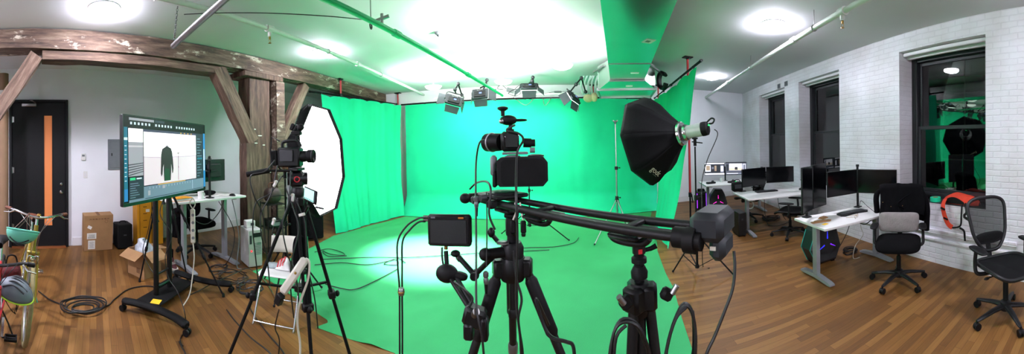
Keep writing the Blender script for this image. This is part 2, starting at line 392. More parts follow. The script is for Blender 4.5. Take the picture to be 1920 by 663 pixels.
# low ledge courses at the foot of the brick wall, slightly proud
def on_brick(mb, name, m, parent=None, smooth=38):
    o = mb.build(name, m, parent, smooth)
    return o
w = MB()
for a, c, z0, z1, d in ((.2, 2.9, .40, .46, .03), (.2, 2.9, .30, .34, .022)):
    w.box(((a + c) / 2, d / 2 + .0005, (z0 + z1) / 2), (c - a, d, z1 - z0), b=.008)
o = struct('trim_1', w, K['brick']); o.location = b0; o.rotation_euler.z = pi / 2 - ba
K['frame'] = mat('black_window_paint', '15171b', .5, noise=.12, scale=25, bump=.3, bscale=90)
K['sill'] = mat('dark_sill', '1c1f22', .6, noise=.1)
for k, (a, c) in enumerate(WIN):
    t = bpy.data.objects.new('window_%d' % (k + 1), None); COL.objects.link(t); t['kind'] = 'structure'
    t.location = bwp((a + c) / 2, RD, WZ0); t.rotation_euler.z = pi / 2 - ba
    W = c - a; Hh = WZ1 - WZ0; fw = .10
    f = MB()                                         # local: x along wall (+ = towards the back), y inwards, z up
    for sx in (-1, 1): f.box((sx * (W / 2 - fw / 2), 0, Hh / 2), (fw, .12, Hh - .002), b=.006)
    f.box((0, 0, Hh - .06), (W - 2 * fw, .12, .118), b=.006); f.box((0, 0, .045), (W - 2 * fw, .12, .09), b=.006)
    f.build('window_frame', K['frame'], t)
    iw = W - 2 * fw
    zm = Hh * .485
    for nm, z0, z1, y in (('lower_sash', .09, zm + .025, .02), ('upper_sash', zm - .025, Hh - .118, -.025)):
        s = MB(); r = .05
        for sx in (-1, 1): s.box((sx * (iw / 2 - r / 2), y, (z0 + z1) / 2), (r, .04, z1 - z0 - .004), b=.004)
        s.box((0, y, z0 + r / 2 + .002), (iw - 2 * r, .04, r), b=.004); s.box((0, y, z1 - r / 2 - .002), (iw - 2 * r, .04, r), b=.004)
        so = s.build(nm, K['frame'], t)
        mu = MB()
        for q in (-1, 1): mu.box((q * (iw - 2 * r) / 6, y - .008, (z0 + z1) / 2), (.016, .012, z1 - z0 - 2 * r - .002))
        mu.box((0, y - .008, (z0 + z1) / 2), (iw - 2 * r - .002, .011, .016))
        mu.build('muntin', K['frame'], so)
        MB().box((0, y + .006, (z0 + z1) / 2), (iw - 2 * r - .004, .004, z1 - z0 - 2 * r - .004)).build('pane', K['glass'], so, 0)
    MB().box((0, .20, -.012 + .0135), (W - .01, .27, .025), b=.005).build('window_sill', K['sill'], t)
    # splayed plaster strip and header moulding at the top of the reveal
    MB().box((0, .24, Hh - .03), (W - .006, .05, .055), b=.01).box((0, .15, Hh - .045), (W - .006, .05, .08), b=.01).build('header_moulding', K['trim'], t)
# ------------------------------------------------------------------ door
K['doorpaint'] = mat('black_door_paint', '0e0f11', .55, noise=.06, scale=6, spec=.25)
K['amber'] = glow('amber_lit_glass', 'c0703e', .36)
t = bpy.data.objects.new('door_1', None); COL.objects.link(t); t['kind'] = 'structure'; t.location = (XL, (DY0 + DY1) / 2, 0)
W = DY1 - DY0
f = MB()
for s in (-1, 1): f.box((.0, s * (W / 2 - .025), DZ / 2), (.14, .048, DZ - .004), b=.005)
f.box((0, 0, DZ - .027), (.14, W - .1, .048), b=.005)
f.build('door_frame', K['doorpaint'], t)
dw = W - .1; gx0, gx1, gz0, gz1 = .1, .24, .37, 2.32
d = MB(); x = -.01
d.box((x, (-dw / 2 + gx0) / 2, DZ / 2 - .02), (.05, gx0 + dw / 2 - .004, DZ - .06)); d.box((x, (dw / 2 + gx1) / 2, DZ / 2 - .02), (.05, dw / 2 - gx1 - .004, DZ - .06))
d.box((x, (gx0 + gx1) / 2, (gz0 + .01) / 2), (.05, gx1 - gx0 + .004, gz0 - .01)); d.box((x, (gx0 + gx1) / 2, (gz1 + DZ - .05) / 2), (.05, gx1 - gx0 + .004, DZ - .05 - gz1))
dl = d.build('door_leaf', K['doorpaint'], t)
MB().box((x, (gx0 + gx1) / 2, (gz0 + gz1) / 2), (.02, gx1 - gx0 - .002, gz1 - gz0 - .002)).build('glass_strip', K['amber'], t)
MB().lathe([(.03, 0), (.03, .008), (.012, .012), (.012, .035), (.028, .045), (.03, .06), (.022, .072), (.002, .075)], (.0155, .40, .96), (1, 0, 0)).build('door_knob', K['chrome'], t)
MB().lathe([(.022, 0), (.022, .012), (.015, .015)], (.0155, .40, 1.10), (1, 0, 0)).build('deadbolt', K['chrome'], t)
c = MB().box((.045, -.17, 2.50), (.055, .26, .055), b=.008)
c.bar((.05, -.05, 2.535), (.16, -.12, 2.565), .02, .012).bar((.16, -.12, 2.567), (.04, -.16, 2.58), .02, .012).cyl((.16, -.12, 2.55), (.16, -.12, 2.585), .012)
c.build('door_closer', K['steel'], t)
for z in (.35, 1.35, 2.25): MB().cyl((.02, -dw / 2 - .002, z - .06), (.02, -dw / 2 - .002, z + .06), .01).box((.0165, -dw / 2 + .02, z), (.003, .035, .1)).build('hinge', K['steel'], t)
MB().box((.03, 0, .006), (.19, dw, .012), b=.003).build('threshold', mat('copper_threshold', '9a5a30', .4, .3, noise=.1), t)
# wall fittings
t = thing('thermostat', 'small white thermostat with a grey display on the wall beside the black door', 'thermostat', (XL + .001, .982, 1.52))
MB().box((.012, 0, .06), (.024, .085, .125), b=.006).build('wall_mount_housing', K['white'], t); MB().box((.0255, 0, .085), (.003, .05, .035)).build('display', K['grey'], t)
t = thing('light_switch', 'white wall switch plate below the thermostat', 'light switch', (XL + .001, 1.02, 1.2))
MB().box((.004, 0, .06), (.008, .075, .12), b=.003).build('plate', K['white'], t); MB().box((.011, 0, .06), (.008, .032, .065), r=rot(0, .06, 0), b=.002).build('rocker', K['trim'], t)
t = thing('electrical_panel', 'grey metal breaker panel on the wall behind the big screen', 'electrical panel', (XL + .001, 1.67, 1.35))
MB().box((.008, 0, .27), (.016, .46, .56), b=.004).build('panel_frame', K['grey'], t); d = MB().box((.021, .0, .27), (.01, .38, .48), b=.003).build('panel_door', K['grey'], t); MB().box((.029, -.16, .27), (.006, .02, .05)).build('latch', K['dark'], d)
for i, u in enumerate((5.79, 5.42)):
    P = bwp(u, -.012, 2.92)
    t = thing('wall_vent', ('square dark vent grille on the brick wall above the far window' if i == 0 else 'square dark vent grille beside its twin, nearer the middle window'), 'vent', P, pi / 2 - ba)
    MB().box((0, -.004, .05), (.14, .014, .11), b=.003).build('vent_frame', K['grey'], t)
    g = MB()
    for k in range(5): g.box((0, .005, .015 + k * .018), (.11, .006, .008))
    g.build('grille', K['char'], t)
# ------------------------------------------------------------------ old timber frame
BX = -3.82
def plain(mb): return mb
def rough_bar(p0, p1, w, h, up, seed, n=14, amp=.012):
    mb = MB(); mb.bar(p0, p1, w, h, up)
    return mb
def timber(name, label, p0, p1, w, h, up, m, seed=0, cat='beam'):
    rnd = random.Random(seed); a, b = V(p0), V(p1); d = (b - a).normalized(); L = (b - a).length
    x = d.cross(V(up)).normalized(); y = x.cross(d); n = max(4, int(L / .25)); vs = []; fs = []
    ring = [(-1, -1), (-.3, -1.01), (.3, -1), (1, -1), (1.01, 0), (1, 1), (.3, 1), (-.3, 1.01), (-1, 1), (-1.01, 0)]
    k = len(ring)
    for i in range(n + 1):
        for (p, q) in ring:
            e = .012 if 0 < i < n else .003
            vs.append(a + d * (L * i / n) + x * (p * w / 2 * .975 + rnd.uniform(-e, e) * .6) + y * (q * h / 2 * .975 + rnd.uniform(-e, e) * .6))
    for i in range(n):
        for j in range(k):
            l = (j + 1) % k; fs.append((i * k + j, i * k + l, (i + 1) * k + l, (i + 1) * k + j))
    fs += [tuple(range(k))[::-1], tuple(range(n * k, n * k + k))]
    mb = MB().add(vs, fs)
    o = mb.build(name, m, None, 30); o['kind'] = 'structure'
    if label: o['label'] = label; o['category'] = cat
    return o
timber('ceiling_beam', 'long old timber beam with flaking white paint under the ceiling', (BX - .15, -2.55, 3.03), (BX - .15, 7.9, 3.03), .30, .24, (0, 0, 1), K['beam'], 1)
timber('bolster_beam', 'shorter darker timber fixed under the long beam', (BX - .16, .17, 2.848), (BX - .16, 2.75, 2.848), .24, .115, (0, 0, 1), K['bolster'], 2)
timber('diagonal_brace', 'diagonal timber brace at the left edge rising to the beam', (BX - .13, -1.05, 1.2), (BX - .13, .10, 2.85), .17, .17, (0, -.8, 1), K['brace_far'], 3, 'brace')
timber('diagonal_brace', 'diagonal timber brace on the near side of the timber post', (BX - .13, 3.28, 1.80), (BX - .13, 2.64, 2.89), .2, .22, (0, .8, 1), K['brace_near'], 4, 'brace')
timber('diagonal_brace', 'diagonal timber brace on the far side of the timber post', (BX - .13, 3.93, 1.75), (BX - .13, 4.62, 2.89), .16, .17, (0, -.8, 1), K['brace_far'], 5, 'brace')
o = timber('timber_post', 'thick old timber post of bolted planks carrying the beam', (BX - .2, 3.44, 0), (BX - .2, 3.44, 2.82), .30, .44, (0, 1, 0), K['post'], 6, 'post')
p = timber('post_plank', None, (BX - .02, 3.78, 0.002), (BX - .02, 3.78, 2.8), .2, .2, (0, 1, 0), K['beam'], 7); p.parent = o; del p['kind']
p = timber('post_plank', None, (BX - .055, 3.18, 0.002), (BX - .055, 3.18, 1.78), .12, .17, (0, 1, 0), K['post'], 8); p.parent = o; del p['kind']
MB().box((BX - .2, 3.5, 2.865), (.42, .85, .085), b=.01).build('post_cap', K['post'], o)
K['plaster'] = mat('white_filler', 'c9c4bb', .8, noise=.1)
for y, z, l in ((3.42, 1.9, .12), (3.33, 1.78, .1), (3.5, 1.75, .08), (3.62, 1.30, .12), (3.3, 2.0, .1)):
    MB().ell((BX - .0485, y, z), (.004, l / 2.6, .009)).build('paint_patch', K['plaster'], o)
t = thing('cardboard_tube', 'tall brown cardboard tube standing against the wall by the black door', 'tube', (-5.22, -.41, 0))
MB().cyl((0, 0, 0), (0, 0, 2.95), .085, n=24, caps=False).cyl((0, 0, 2.93), (0, 0, 2.95), .085, .08, n=24, caps=False).cyl((0, 0, .02), (0, 0, 2.93), .08, n=24).build('tube_wall', mat('brown_tube', '7a6048', .8, noise=.1, scale=4), t)
MB().grid(lambda a, b: V((.0865 * cos(-.9 + a * .9), .0865 * sin(-.9 + a * .9), 2.45 + b * .22)), 6, 1).build('label_sticker', K['paper'], t)
from mathutils import noise as NZ
def nz(x, y, z=0.0): return NZ.noise(V((x, y, z)))
# ================================================================== SHARED FURNITURE BUILDERS
K['mesh'] = mat('chair_mesh', '0a0b0c', .75, noise=.12, scale=60, spec=.2)
_b = K['mesh'].node_tree.nodes['Principled BSDF']; _b.inputs['Alpha'].default_value = .8
K['seatmesh'] = mat('seat_mesh', '08090a', .8, noise=.12, scale=60, spec=.15)
K['cushion'] = mat('grey_cushion_fabric', '7c7573', .9, noise=.1, scale=18, bump=.3, bscale=60, sheen=.3)
K['pfab'] = mat('black_seat_fabric', '070708', .95, noise=.2, scale=50, bump=.2, bscale=260, spec=.1)
def yaw_of(d): return atan2(-d[0], d[1])                    # turns local +y to the direction d
def chair_base(t, r=.33, n=5, a0=.3, zs=.42):
    MB().cyl((0, 0, .16), (0, 0, zs - .1), .026, n=16).cyl((0, 0, zs - .12), (0, 0, zs), .018, n=14).build('gas_column', K['matte'], t)
    MB().lathe([(.05, .075), (.058, .10), (.05, .15), (.03, .165)], n=20).build('base_hub', K['dark'], t)
    for k in range(n):
        a = a0 + 2 * pi * k / n; d = V((cos(a), sin(a), 0)); s = V((-sin(a), cos(a), 0)); m = MB()
        m.tube([d * .04 + V((0, 0, .115)), d * .15 + V((0, 0, .108)), d * (r - .03) + V((0, 0, .082)), d * r + V((0, 0, .078))], [.034, .028, .02, .014], 10, flat=.7)
        l = m.build('base_leg', K['dark'], t); c = d * (r - .005) + V((0, 0, .031))
        w = MB().cyl(c + V((0, 0, .03)), c + V((0, 0, .055)), .009, n=8)
        w.cyl(c - s * .024, c - s * .005, .031, n=18).cyl(c + s * .005, c + s * .024, .031, n=18)
        w.torus(c, s, .027, .006, 16, 6, .1, 2.9)
        w.build('caster', K['rubber'], l)
def pad(w, d, h, cx, cy, cz, front=0.0, n=12, e=3.2, wave=0.0):
    """rounded slab with soft edges (superellipse), front edge falling away"""
    def fn(u, v):
        th = 2 * pi * u; ph = -pi / 2 + pi * v
        sg = lambda q, p: math.copysign(abs(q) ** p, q)
        x = sg(cos(ph), 2 / 2.6) * sg(cos(th), 2 / e); y = sg(cos(ph), 2 / 2.6) * sg(sin(th), 2 / e); z = sg(sin(ph), .8)
        return V((cx + x * w / 2, cy + y * d / 2, cz + z * h / 2 - front * max(0, y) ** 3 + wave * (x * x)))
    return MB().grid(fn, 40, n)
def office_chair(loc, face, label, style='mesh', a0=.3, arms=True, group=None, zs=.45, mats=None, zb=1.0, name='office_chair'):
    t = thing(name, label, 'office chair', loc, yaw_of(face), group)
    chair_base(t, a0=a0, zs=zs - .03)
    MB().box((0, -.02, zs - .025), (.2, .26, .05), b=.015).cyl((.1, .02, zs - .03), (.22, .04, zs - .03), .007, n=8).ell((.23, .042, zs - .03), (.03, .014, .014), nu=8, nv=6).build('tilt_mechanism', K['dark'], t)
    if style == 'mesh':
        def ring(fn, r, n=40): return MB().tube([fn(2 * pi * k / n) for k in range(n)], r, 8, True)
        sg = lambda q, p: math.copysign(abs(q) ** p, q)
        sf = lambda a: V((.245 * sg(cos(a), .6), .01 + .235 * sg(sin(a), .6), zs + .035 - .05 * max(0, sin(a)) ** 3 + .02 * cos(a) ** 2))
        ring(sf, .017).build('seat_frame', K['dark'], t)
        MB().grid(lambda u, v: V((0, .01, zs + .012)).lerp(sf(2 * pi * u), v), 40, 6).build('seat', K['seatmesh'], t)
        H = zb - zs - .08
        def bf(a):
            z = sin(a); x = cos(a); zz = zs + .10 + H / 2 + H / 2 * sg(z, .65); w = .20 + .055 * max(-1, min(1, z * 1.3))
            return V((w * sg(x, .6), -.235 - .13 * (zz - zs) / .55 + .02 * math.cos(3 * (zz - zs - .2)) - .04 * x * x * 0, zz))
        ring(bf, .018, 48).build('backrest_frame', K['dark'], t)
        cz = zs + .10 + H / 2
        cb = V((0, -.235 - .13 * (cz - zs) / .55 - .025, cz))
        MB().grid(lambda u, v: cb.lerp(bf(2 * pi * u), v), 48, 6).build('backrest', K['mesh'], t)
        MB().add(pad(.34, .03, .12, 0, -.285, zs + .21).v, pad(.34, .03, .12, 0, -.285, zs + .21).f).build('lumbar_pad', K['matte'], t)
        MB().tube(spline([(0, -.10, zs - .03), (0, -.25, zs - .01), (0, -.30, zs + .10), (0, -.33, zs + .24)], 5), .028, 10, flat=.6).build('back_support', K['dark'], t)
    else:
        p = pad(.52, .50, .13, 0, .02, zs + .035, front=.03, e=4.5); p.build('seat', K['pfab'], t)
        q = pad(.46, .52, .09, 0, 0, 0, e=4); T = M.Translation((0, -.275, zs + .33)) @ M.Rotation(R(99), 4, 'X')
        m = MB().add(q.v, q.f, 0, T); m.build('backrest', K['pfab'], t)
        MB().tube(spline([(0, -.10, zs - .02), (0, -.29, zs - .01), (0, -.34, zs + .12), (0, -.34, zs + .3)], 5), .03, 10, flat=.5).build('back_support', K['dark'], t)
    if arms:
        for s in (-1, 1):
            MB().tube(spline([(s * .12, -.03, zs - .02), (s * .27, -.05, zs - .01), (s * .285, -.07, zs + .08), (s * .28, -.06, zs + .19)], 5), .018, 10).build('arm_post', K['dark'], t)
            a = pad(.09, .27, .035, s * .28, -.02, zs + .21); a.build('armrest', K['rubber'], t)
    return t
MOUNT = {}
def monitor(a, b, z0, z1, label, face=None, screen=None, base=None, group=None, name='monitor', mount=None, bez=.008, thick=.022, curve=0):
    """flat monitor between the plan points a and b (as seen from the front: left, right), with its back away from the viewer"""
    a, b = V((a[0], a[1], 0)), V((b[0], b[1], 0)); c = (a + b) / 2; d = (b - a); W = d.length; d.normalize(); Hh = z1 - z0
    t = thing(name, label, 'monitor', (c.x, c.y, z0), atan2(d.y, d.x), group)     # local x right, +y behind the screen
    MB().box((0, .012, Hh / 2), (W, thick, Hh), b=.005).build('housing', K['black'], t)
    MB().box((0, thick * .5 + .03, Hh / 2), (W * .55, .035, Hh * .6), b=.012).build('rear_mount_cover', K['dark'], t)
    sc_ = MB().box((0, .0002, Hh / 2 + .003), (W - 2 * bez, .002, Hh - 2 * bez - .006))
    so = sc_.build('screen', screen or K['screen_off'], t)
    MOUNT[t.name] = M.Translation(t.location) @ M.Rotation(t.rotation_euler.z, 4, 'Z') @ V((0, .104, Hh * .5))
    return t
def mon_arm(base, z0, ztop, mounts, label, group=None, clamp=True):
    """post clamped to the desk with an arm to each monitor back: mounts are world points"""
    t = thing('monitor_mount', label, 'monitor mount', (base[0], base[1], z0), 0, group); L = loc_of(t)
    MB().cyl((0, 0, .012), (0, 0, ztop - z0), .0175, n=16).build('post', K['dark'], t)
    MB().box((0, 0, .007), (.1, .09, .012), b=.004).build('clamp_plate', K['dark'], t)
    MB().cyl((0, 0, ztop - z0), (0, 0, ztop - z0 + .03), .024, n=16).build('post_cap', K['black'], t)
    for q in mounts:
        p = L(MOUNT[q.name] if hasattr(q, 'name') else q); s = V((0, 0, p.z)); e = V((p.x, p.y, p.z)); k = s.lerp(e, .5) + V((0, .0, .0))
        MB().bar(s, e, .03, .022, bev=.004).cyl(s - V((0, 0, .025)), s + V((0, 0, .025)), .027, n=14).build('arm', K['dark'], t)
    return t
def desk(o, w, d, W, D, z, label, legs=(.12, None), group='white sit-stand desks', th=.028, foot=None):
    """o: left front corner seen from the chair side; w, d unit plan vectors for width and depth"""
    t = thing('desk', label, 'desk', (o[0], o[1], 0), atan2(w[1], w[0]), group)
    MB().box((W / 2, D / 2, z - th / 2), (W, D, th), b=.004).build('tabletop', K['desk'], t)
    for x in legs:
        l = MB().box((x, D / 2, (z - th) / 2 + .02), (.055, .085, z - th - .05), b=.004).build('leg', K['deskleg'], t)
        f = MB(); n = 10; pts = [(x, D / 2 + (k / n - .5) * (foot or D * .95), .0) for k in range(n + 1)]
        f.prism([(-.5, .012), (-.5, .03), (-.42, .042), (-.1, .062), (.1, .062), (.42, .042), (.5, .03), (.5, .012), (.42, .008), (0, .022), (-.42, .008)], (x - .035, D / 2, 0), (x + .035, D / 2, 0), (0, foot or D * .95, 0), (0, 0, 1))
        f.build('foot', K['deskleg'], l)
        MB().bar((x, .06, z - th - .012), (x, D - .06, z - th - .012), .05, .022).build('top_bracket', K['deskleg'], l)
    MB().box((W / 2, D / 2 + .06, z - th - .022), (W - .3, .06, .035), b=.004).build('crossbeam', K['deskleg'], t)
    return t
def tangle(c, label, n=5, R0=.11, seed=1, r=.006, m='cable', flat=1):
    rnd = random.Random(seed); mb = MB(); pts = []
    for k in range(n * 9):
        a = 2 * pi * k / 9; q = R0 * (.65 + .35 * rnd.random())
        pts.append(V((c[0] + cos(a) * q * 1.3 + rnd.uniform(-.015, .015), c[1] + sin(a) * q + rnd.uniform(-.015, .015), (c[2] if len(c) > 2 else 0) + r + .003 + .011 * (k // 9) + rnd.uniform(0, .004))))
    mb.tube(spline(pts, 4), r, 6)
    return single('cable_coil', mb, K[m], label, 'cable')
def ui(t, W, Hh, rects, y=-.0015):
    """rects: material, x0, x1, z0, z1 in fractions of the screen; each later one lies a hair in front"""
    ms = []; mb = MB()
    for i, (m, x0, x1, z0, z1) in enumerate(rects):
        if m not in ms: ms.append(m)
        d = y - i * .00015
        mb.add([((x0 - .5) * W, d, z0 * Hh), ((x1 - .5) * W, d, z0 * Hh), ((x1 - .5) * W, d, z1 * Hh), ((x0 - .5) * W, d, z1 * Hh)], [(0, 1, 2, 3)], ms.index(m))
    return mb, ms
def scr(px, r): p = at(px, 300, r); return (p.x, p.y)
# ================================================================== GREEN SCREENS
ZT = 2.79
def lerp(a, b, t): return V(a) * (1 - t) + V(b) * t
def poly_at(P, t):
    P = [V(q) for q in P]; L = [0]
    for i in range(1, len(P)): L.append(L[-1] + (P[i] - P[i - 1]).length)
    s = t * L[-1]
    for i in range(1, len(P)):
        if s <= L[i] + 1e-9:
            return P[i - 1].lerp(P[i], (s - L[i - 1]) / max(L[i] - L[i - 1], 1e-9))
    return P[-1]
def drape(top, bot, nrm, nu, nv, amp, freq, flare, seed, sag=0.0, clips=6):
    nrm = V(nrm).normalized()
    def fn(u, v):                                   # v = 0 bottom, 1 top
        a, b = poly_at(top, u), poly_at(bot, u)
        p = b.lerp(a, v)
        bow = flare * (v * v - v)                   # hangs plumb, sweeps out at the foot
        f = amp * (nz(u * freq, v * .8, seed) + .5 * nz(u * freq * 2.3, v * 1.2, seed + 5)) * (1 - .55 * v)
        f += amp * .7 * nz(u * 3 + v * 2, v * 3, seed + 9)
        s = sag * (1 - abs(math.cos(u * clips * pi))) ** 2 * max(0, (v - .9) / .1)
        p = p + nrm * (f + bow) - V((0, 0, s * (1 - 0)))
        p.z = max(p.z, .006)
        return p
    return MB().grid(fn, nu, nv)
# back cloth (with a sweep onto the floor)
def backfn(u, v):
    L = v * 3.3; x = -3.22 + (6.32 + .12 * max(0, min(1, (L - .55) / .3))) * u
    if L < .9:
        a = L / .9; y = 7.20 + .62 * a; z = .012 + .42 * a ** 2.6
    else:
        y = 7.82; z = .432 + (L - .9) / 2.4 * (ZT - .432)
    f = .045 * nz(u * 9, z * .5, 3) * (1 - .5 * z / ZT) * min(1, L) + .03 * nz(u * 24, z * .7, 8) * max(0, 1 - z / 2.2) * min(1, L)
    return V((x, y - abs(f) * .9 - .005, z))
o = single('green_screen', MB().grid(backfn, 120, 40), K['green'], 'green screen cloth across the back wall, sweeping down onto the floor', 'green screen', 'chroma green cloths')
LT = [(-3.95, 5.15, ZT), (-3.60, 6.6, ZT), (-3.30, 7.74, ZT)]
LB = [(-3.62, 5.12, .012), (-3.42, 6.15, .012), (-3.07, 7.22, .02)]
o = single('green_screen', drape(LT, LB, (.96, -.25, 0), 60, 36, .07, 9, .16, 21, .035, 5), K['green'], 'green screen cloth hanging on the far side of the white octagon softbox, edge curling in', 'green screen', 'chroma green cloths')
RT = [(2.40, 4.18, ZT), (2.75, 5.7, ZT), (3.16, 7.72, ZT)]
RB = [(2.02, 4.50, .012), (2.36, 5.9, .012), (2.95, 7.06, .02)]
o = single('green_screen', drape(RT, RB, (-.96, .2, 0), 60, 36, .06, 9, .12, 41, .05, 4), K['green'], 'green screen cloth hanging behind the black softbox, its near edge slanting to the floor', 'green screen', 'chroma green cloths')
# floor cloth
FLc = [(-3.0, 7.18, 0), (-3.36, 6.1, 0), (-3.6, 5.0, 0), (-3.45, 3.95, 0), (-3.34, 3.3, 0), (-3.42, 2.83, 0), (-2.95, 2.77, 0), (-2.38, 2.63, 0), (-1.84, 2.48, 0), (-1.90, 2.33, 0), (-1.63, 2.343, 0), (-1.30, 2.36, 0), (-1.08, 2.35, 0), (-.9, 2.12, 0), (-.5, 1.9, 0)]
FRc = [(2.8, 7.18, 0), (2.24, 5.9, 0), (2.0, 4.9, 0), (1.85, 4.53, 0), (1.62, 3.7, 0), (1.53, 3.28, 0), (1.32, 2.65, 0), (1.18, 2.18, 0), (1.05, 1.7, 0)]
ridges = [((-1.62, 2.86), (-1.28, 3.34), .022, .05), ((-1.15, 3.0), (-.95, 3.25), .012, .04), ((-1.5, 2.42), (-.9, 2.2), .016, .03), ((-2.5, 2.75), (-1.7, 2.55), .013, .03), ((-1.35, 2.45), (-1.0, 2.5), .012, .03), ((-3.3, 3.0), (-2.3, 3.2), .012, .06), ((-.6, 2.1), (.2, 2.0), .012, .03), ((-3.2, 5.0), (-2.9, 6.9), .02, .1), ((2.0, 5.0), (2.5, 7.0), .02, .1), ((-3.4, 5.2), (-2.4, 6.9), .02, .12)]
def floorcloth(u, v):
    p = poly_at(FLc, v).lerp(poly_at(FRc, v), u)
    z = .003 + .004 * max(0, nz(p.x * 1.3, p.y * 1.3, 2)) + .003 * max(0, nz(p.x * 5, p.y * 3, 7))
    for a, b, h, w in ridges:
        a2, d = V((*a, 0)), V((*b, 0)) - V((*a, 0)); t = max(0, min(1, (p - a2).dot(d) / d.length_squared)); q = (p - a2 - d * t).length
        z += h * math.exp(-(q / w) ** 2) * (1 - .6 * abs(2 * t - 1))
    return V((p.x, p.y, z))
o = single('green_floor_cloth', MB().grid(floorcloth, 120, 110), K['greenfloor'], 'green cloth spread over the floor between the hanging screens, one corner flapped back', 'floor cloth', 'chroma green cloths')
# rails and red poles
def rail(a, b, label):
    a, b = V(a), V(b); t = thing('crossbar', label, 'crossbar', (a + b) / 2, 0, 'black crossbars holding the green cloths'); L = loc_of(t)
    m = a.lerp(b, .52); d = (b - a).normalized()
    MB().cyl(L(a), L(m), .019, n=14).build('outer_tube', K['matte'], t); MB().cyl(L(m), L(b), .014, n=14).build('inner_tube', K['matte'], t)
    MB().cyl(L(m - d * .04), L(m + d * .03), .026, n=14).build('lock_collar', K['rubber'], t)
    for q, s in ((a, -1), (b, 1)): MB().cyl(L(q), L(q + d * s * .03), .024, .02, n=14).build('end_cap', K['rubber'], t)
    for k in range(5):
        q = a.lerp(b, (k + .5) / 5); MB().box(L(q + V((0, 0, -.008))), (.045, .045, .04), r=rot(0, 0, atan2(d.y, d.x)), b=.004).build('cloth_clamp', K['black'], t)
rail((-3.34, 7.885, 2.825), (3.1, 7.885, 2.825), 'black crossbar along the top of the back green cloth')
rail((-4.06, 4.95, 2.825), (-3.42, 7.70, 2.825), 'black crossbar below the timber beam holding the left green cloth')
rail((2.36, 3.98, 2.825), (3.16, 7.72, 2.825), 'black crossbar slanting toward the desks, holding the right green cloth')
def redpole(x, y, label, zr=1.5, top=CH, short=False):
    t = thing('support_pole', label, 'support pole', (x, y, 0), 0, 'red and black floor to ceiling poles')
    if short:
        t.location.z = 2.80; h = top - 2.80
        MB().cyl((0, 0, .02), (0, 0, h - .035), .021, n=16).build('red_tube', K['red'], t); MB().box((0, 0, h - .011), (.07, .12, .02), b=.006).lathe([(.034, 0), (.024, -.03)], (0, 0, h - .016), n=16).build('ceiling_pad', K['rubber'], t)
        MB().cyl((0, 0, -.02), (0, 0, .04), .027, n=16).box((-.045, 0, .022), (.07, .03, .03), b=.004).build('bar_clamp', K['black'], t)
        return t
    MB().cyl((0, 0, zr), (0, 0, top - .035), .021, n=16).build('red_tube', K['red'], t)
    MB().cyl((0, 0, .03), (0, 0, zr), .016, n=16).build('lower_tube', K['matte'], t)
    MB().box((0, 0, top - .011), (.17, .12, .02), b=.006).lathe([(.04, 0), (.024, -.03)], (0, 0, top - .016), n=16).build('ceiling_pad', K['rubber'], t)
    MB().box((0, 0, .012), (.12, .1, .022), b=.006).lathe([(.03, 0), (.02, .03)], (0, 0, .02), n=16).build('floor_pad', K['rubber'], t)
    MB().cyl((0, 0, zr - .05), (0, 0, zr + .03), .028, n=16).bar((.03, 0, zr), (.05, 0, zr - .16), .02, .014).build('pump_handle', K['black'], t)
    MB().cyl((0, 0, 2.74), (0, 0, 2.79), .027, n=16).box((.0, -.03, 2.765), (.03, .04, .04), b=.004).build('bar_clamp', K['black'], t)
redpole(2.68, 4.98, 'red support pole beside the near end of the slanting crossbar', .74)
redpole(-3.776, 5.62, 'red support pole touching the near face of the timber beam', short=True)
redpole(-3.47, 7.9, 'red support pole in the corner where the left cloth meets the back cloth')
redpole(3.24, 7.66, 'red support pole behind the top corner of the black softbox')
redpole(1.58, 7.93, 'left one of the two red poles close together below the wide duct box')
redpole(1.80, 7.93, 'right one of the two red poles close together below the wide duct box')

# ================================================================== CEILING SERVICES
K['pipe_white'] = mat('white_painted_pipe', 'dadad8', .4, noise=.04)
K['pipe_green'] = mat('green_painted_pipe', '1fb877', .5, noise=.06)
K['galv'] = mat('galvanised_duct', 'eef1ef', .26, 1.0, noise=.05, scale=4)
def pipe(name, a, b, r, label, hangers=(), sprinklers=(), couplings=(), m='pipe_white', cat='pipe', group=None):
    a, b = V(a), V(b); t = thing(name, label, cat, (a + b) / 2, 0, group); L = loc_of(t)
    MB().cyl(L(a), L(b), r, n=18).build('pipe', K[m], t); d = (b - a).normalized()
    for f in couplings:
        q = a.lerp(b, f); MB().cyl(L(q - d * .05), L(q + d * .05), r * 1.35, n=18).build('coupling', K[m], t)
    for f in hangers:
        q = a.lerp(b, f); MB().torus(L(q), d, r * 1.15, .005, 20, 6).cyl(L(q + V((0, 0, r))), L(V((q.x, q.y, CH - .001))), .005, n=8).build('hanger', K['steel'], t)
    for f in sprinklers:
        q = a.lerp(b, f); MB().cyl(L(q - d * .05), L(q + d * .05), r * 1.4, n=18).cyl(L(q), L(q - V((0, 0, .09))), r * .8, n=12).build('tee', K[m], t)
        s = MB().cyl(L(q - V((0, 0, .0905))), L(q - V((0, 0, .12))), .012, n=10).cyl(L(q - V((0, 0, .16))), L(q - V((0, 0, .164))), .018, n=14)
        for e in (-1, 1): s.tube([L(q - V((0, e * .012, .12))), L(q - V((0, e * .014, .14))), L(q - V((0, 0, .16)))], .003, 6)
        s.build('sprinkler_head', K['brass'], t)
pipe('sprinkler_pipe', (-2.6, -.6, 3.05), (-2.74, 7.94, 3.05), .028, 'white sprinkler pipe running beside the timber beam', (.2, .5, .7), (.365,), (.18, .6), group='white sprinkler pipes')
pipe('sprinkler_pipe', (2.05, -.05, 2.95), (4.85, 7.94, 2.95), .032, 'white sprinkler pipe crossing the ceiling above the desks', (.55, .3), (.235,), (.36, .72), group='white sprinkler pipes')
pipe('lighting_pipe', (-2.96, 1.45, 2.75), (-1.50, 1.33, 2.79), .030, 'silver pipe end hanging from a chain near the timber beam', m='steel')
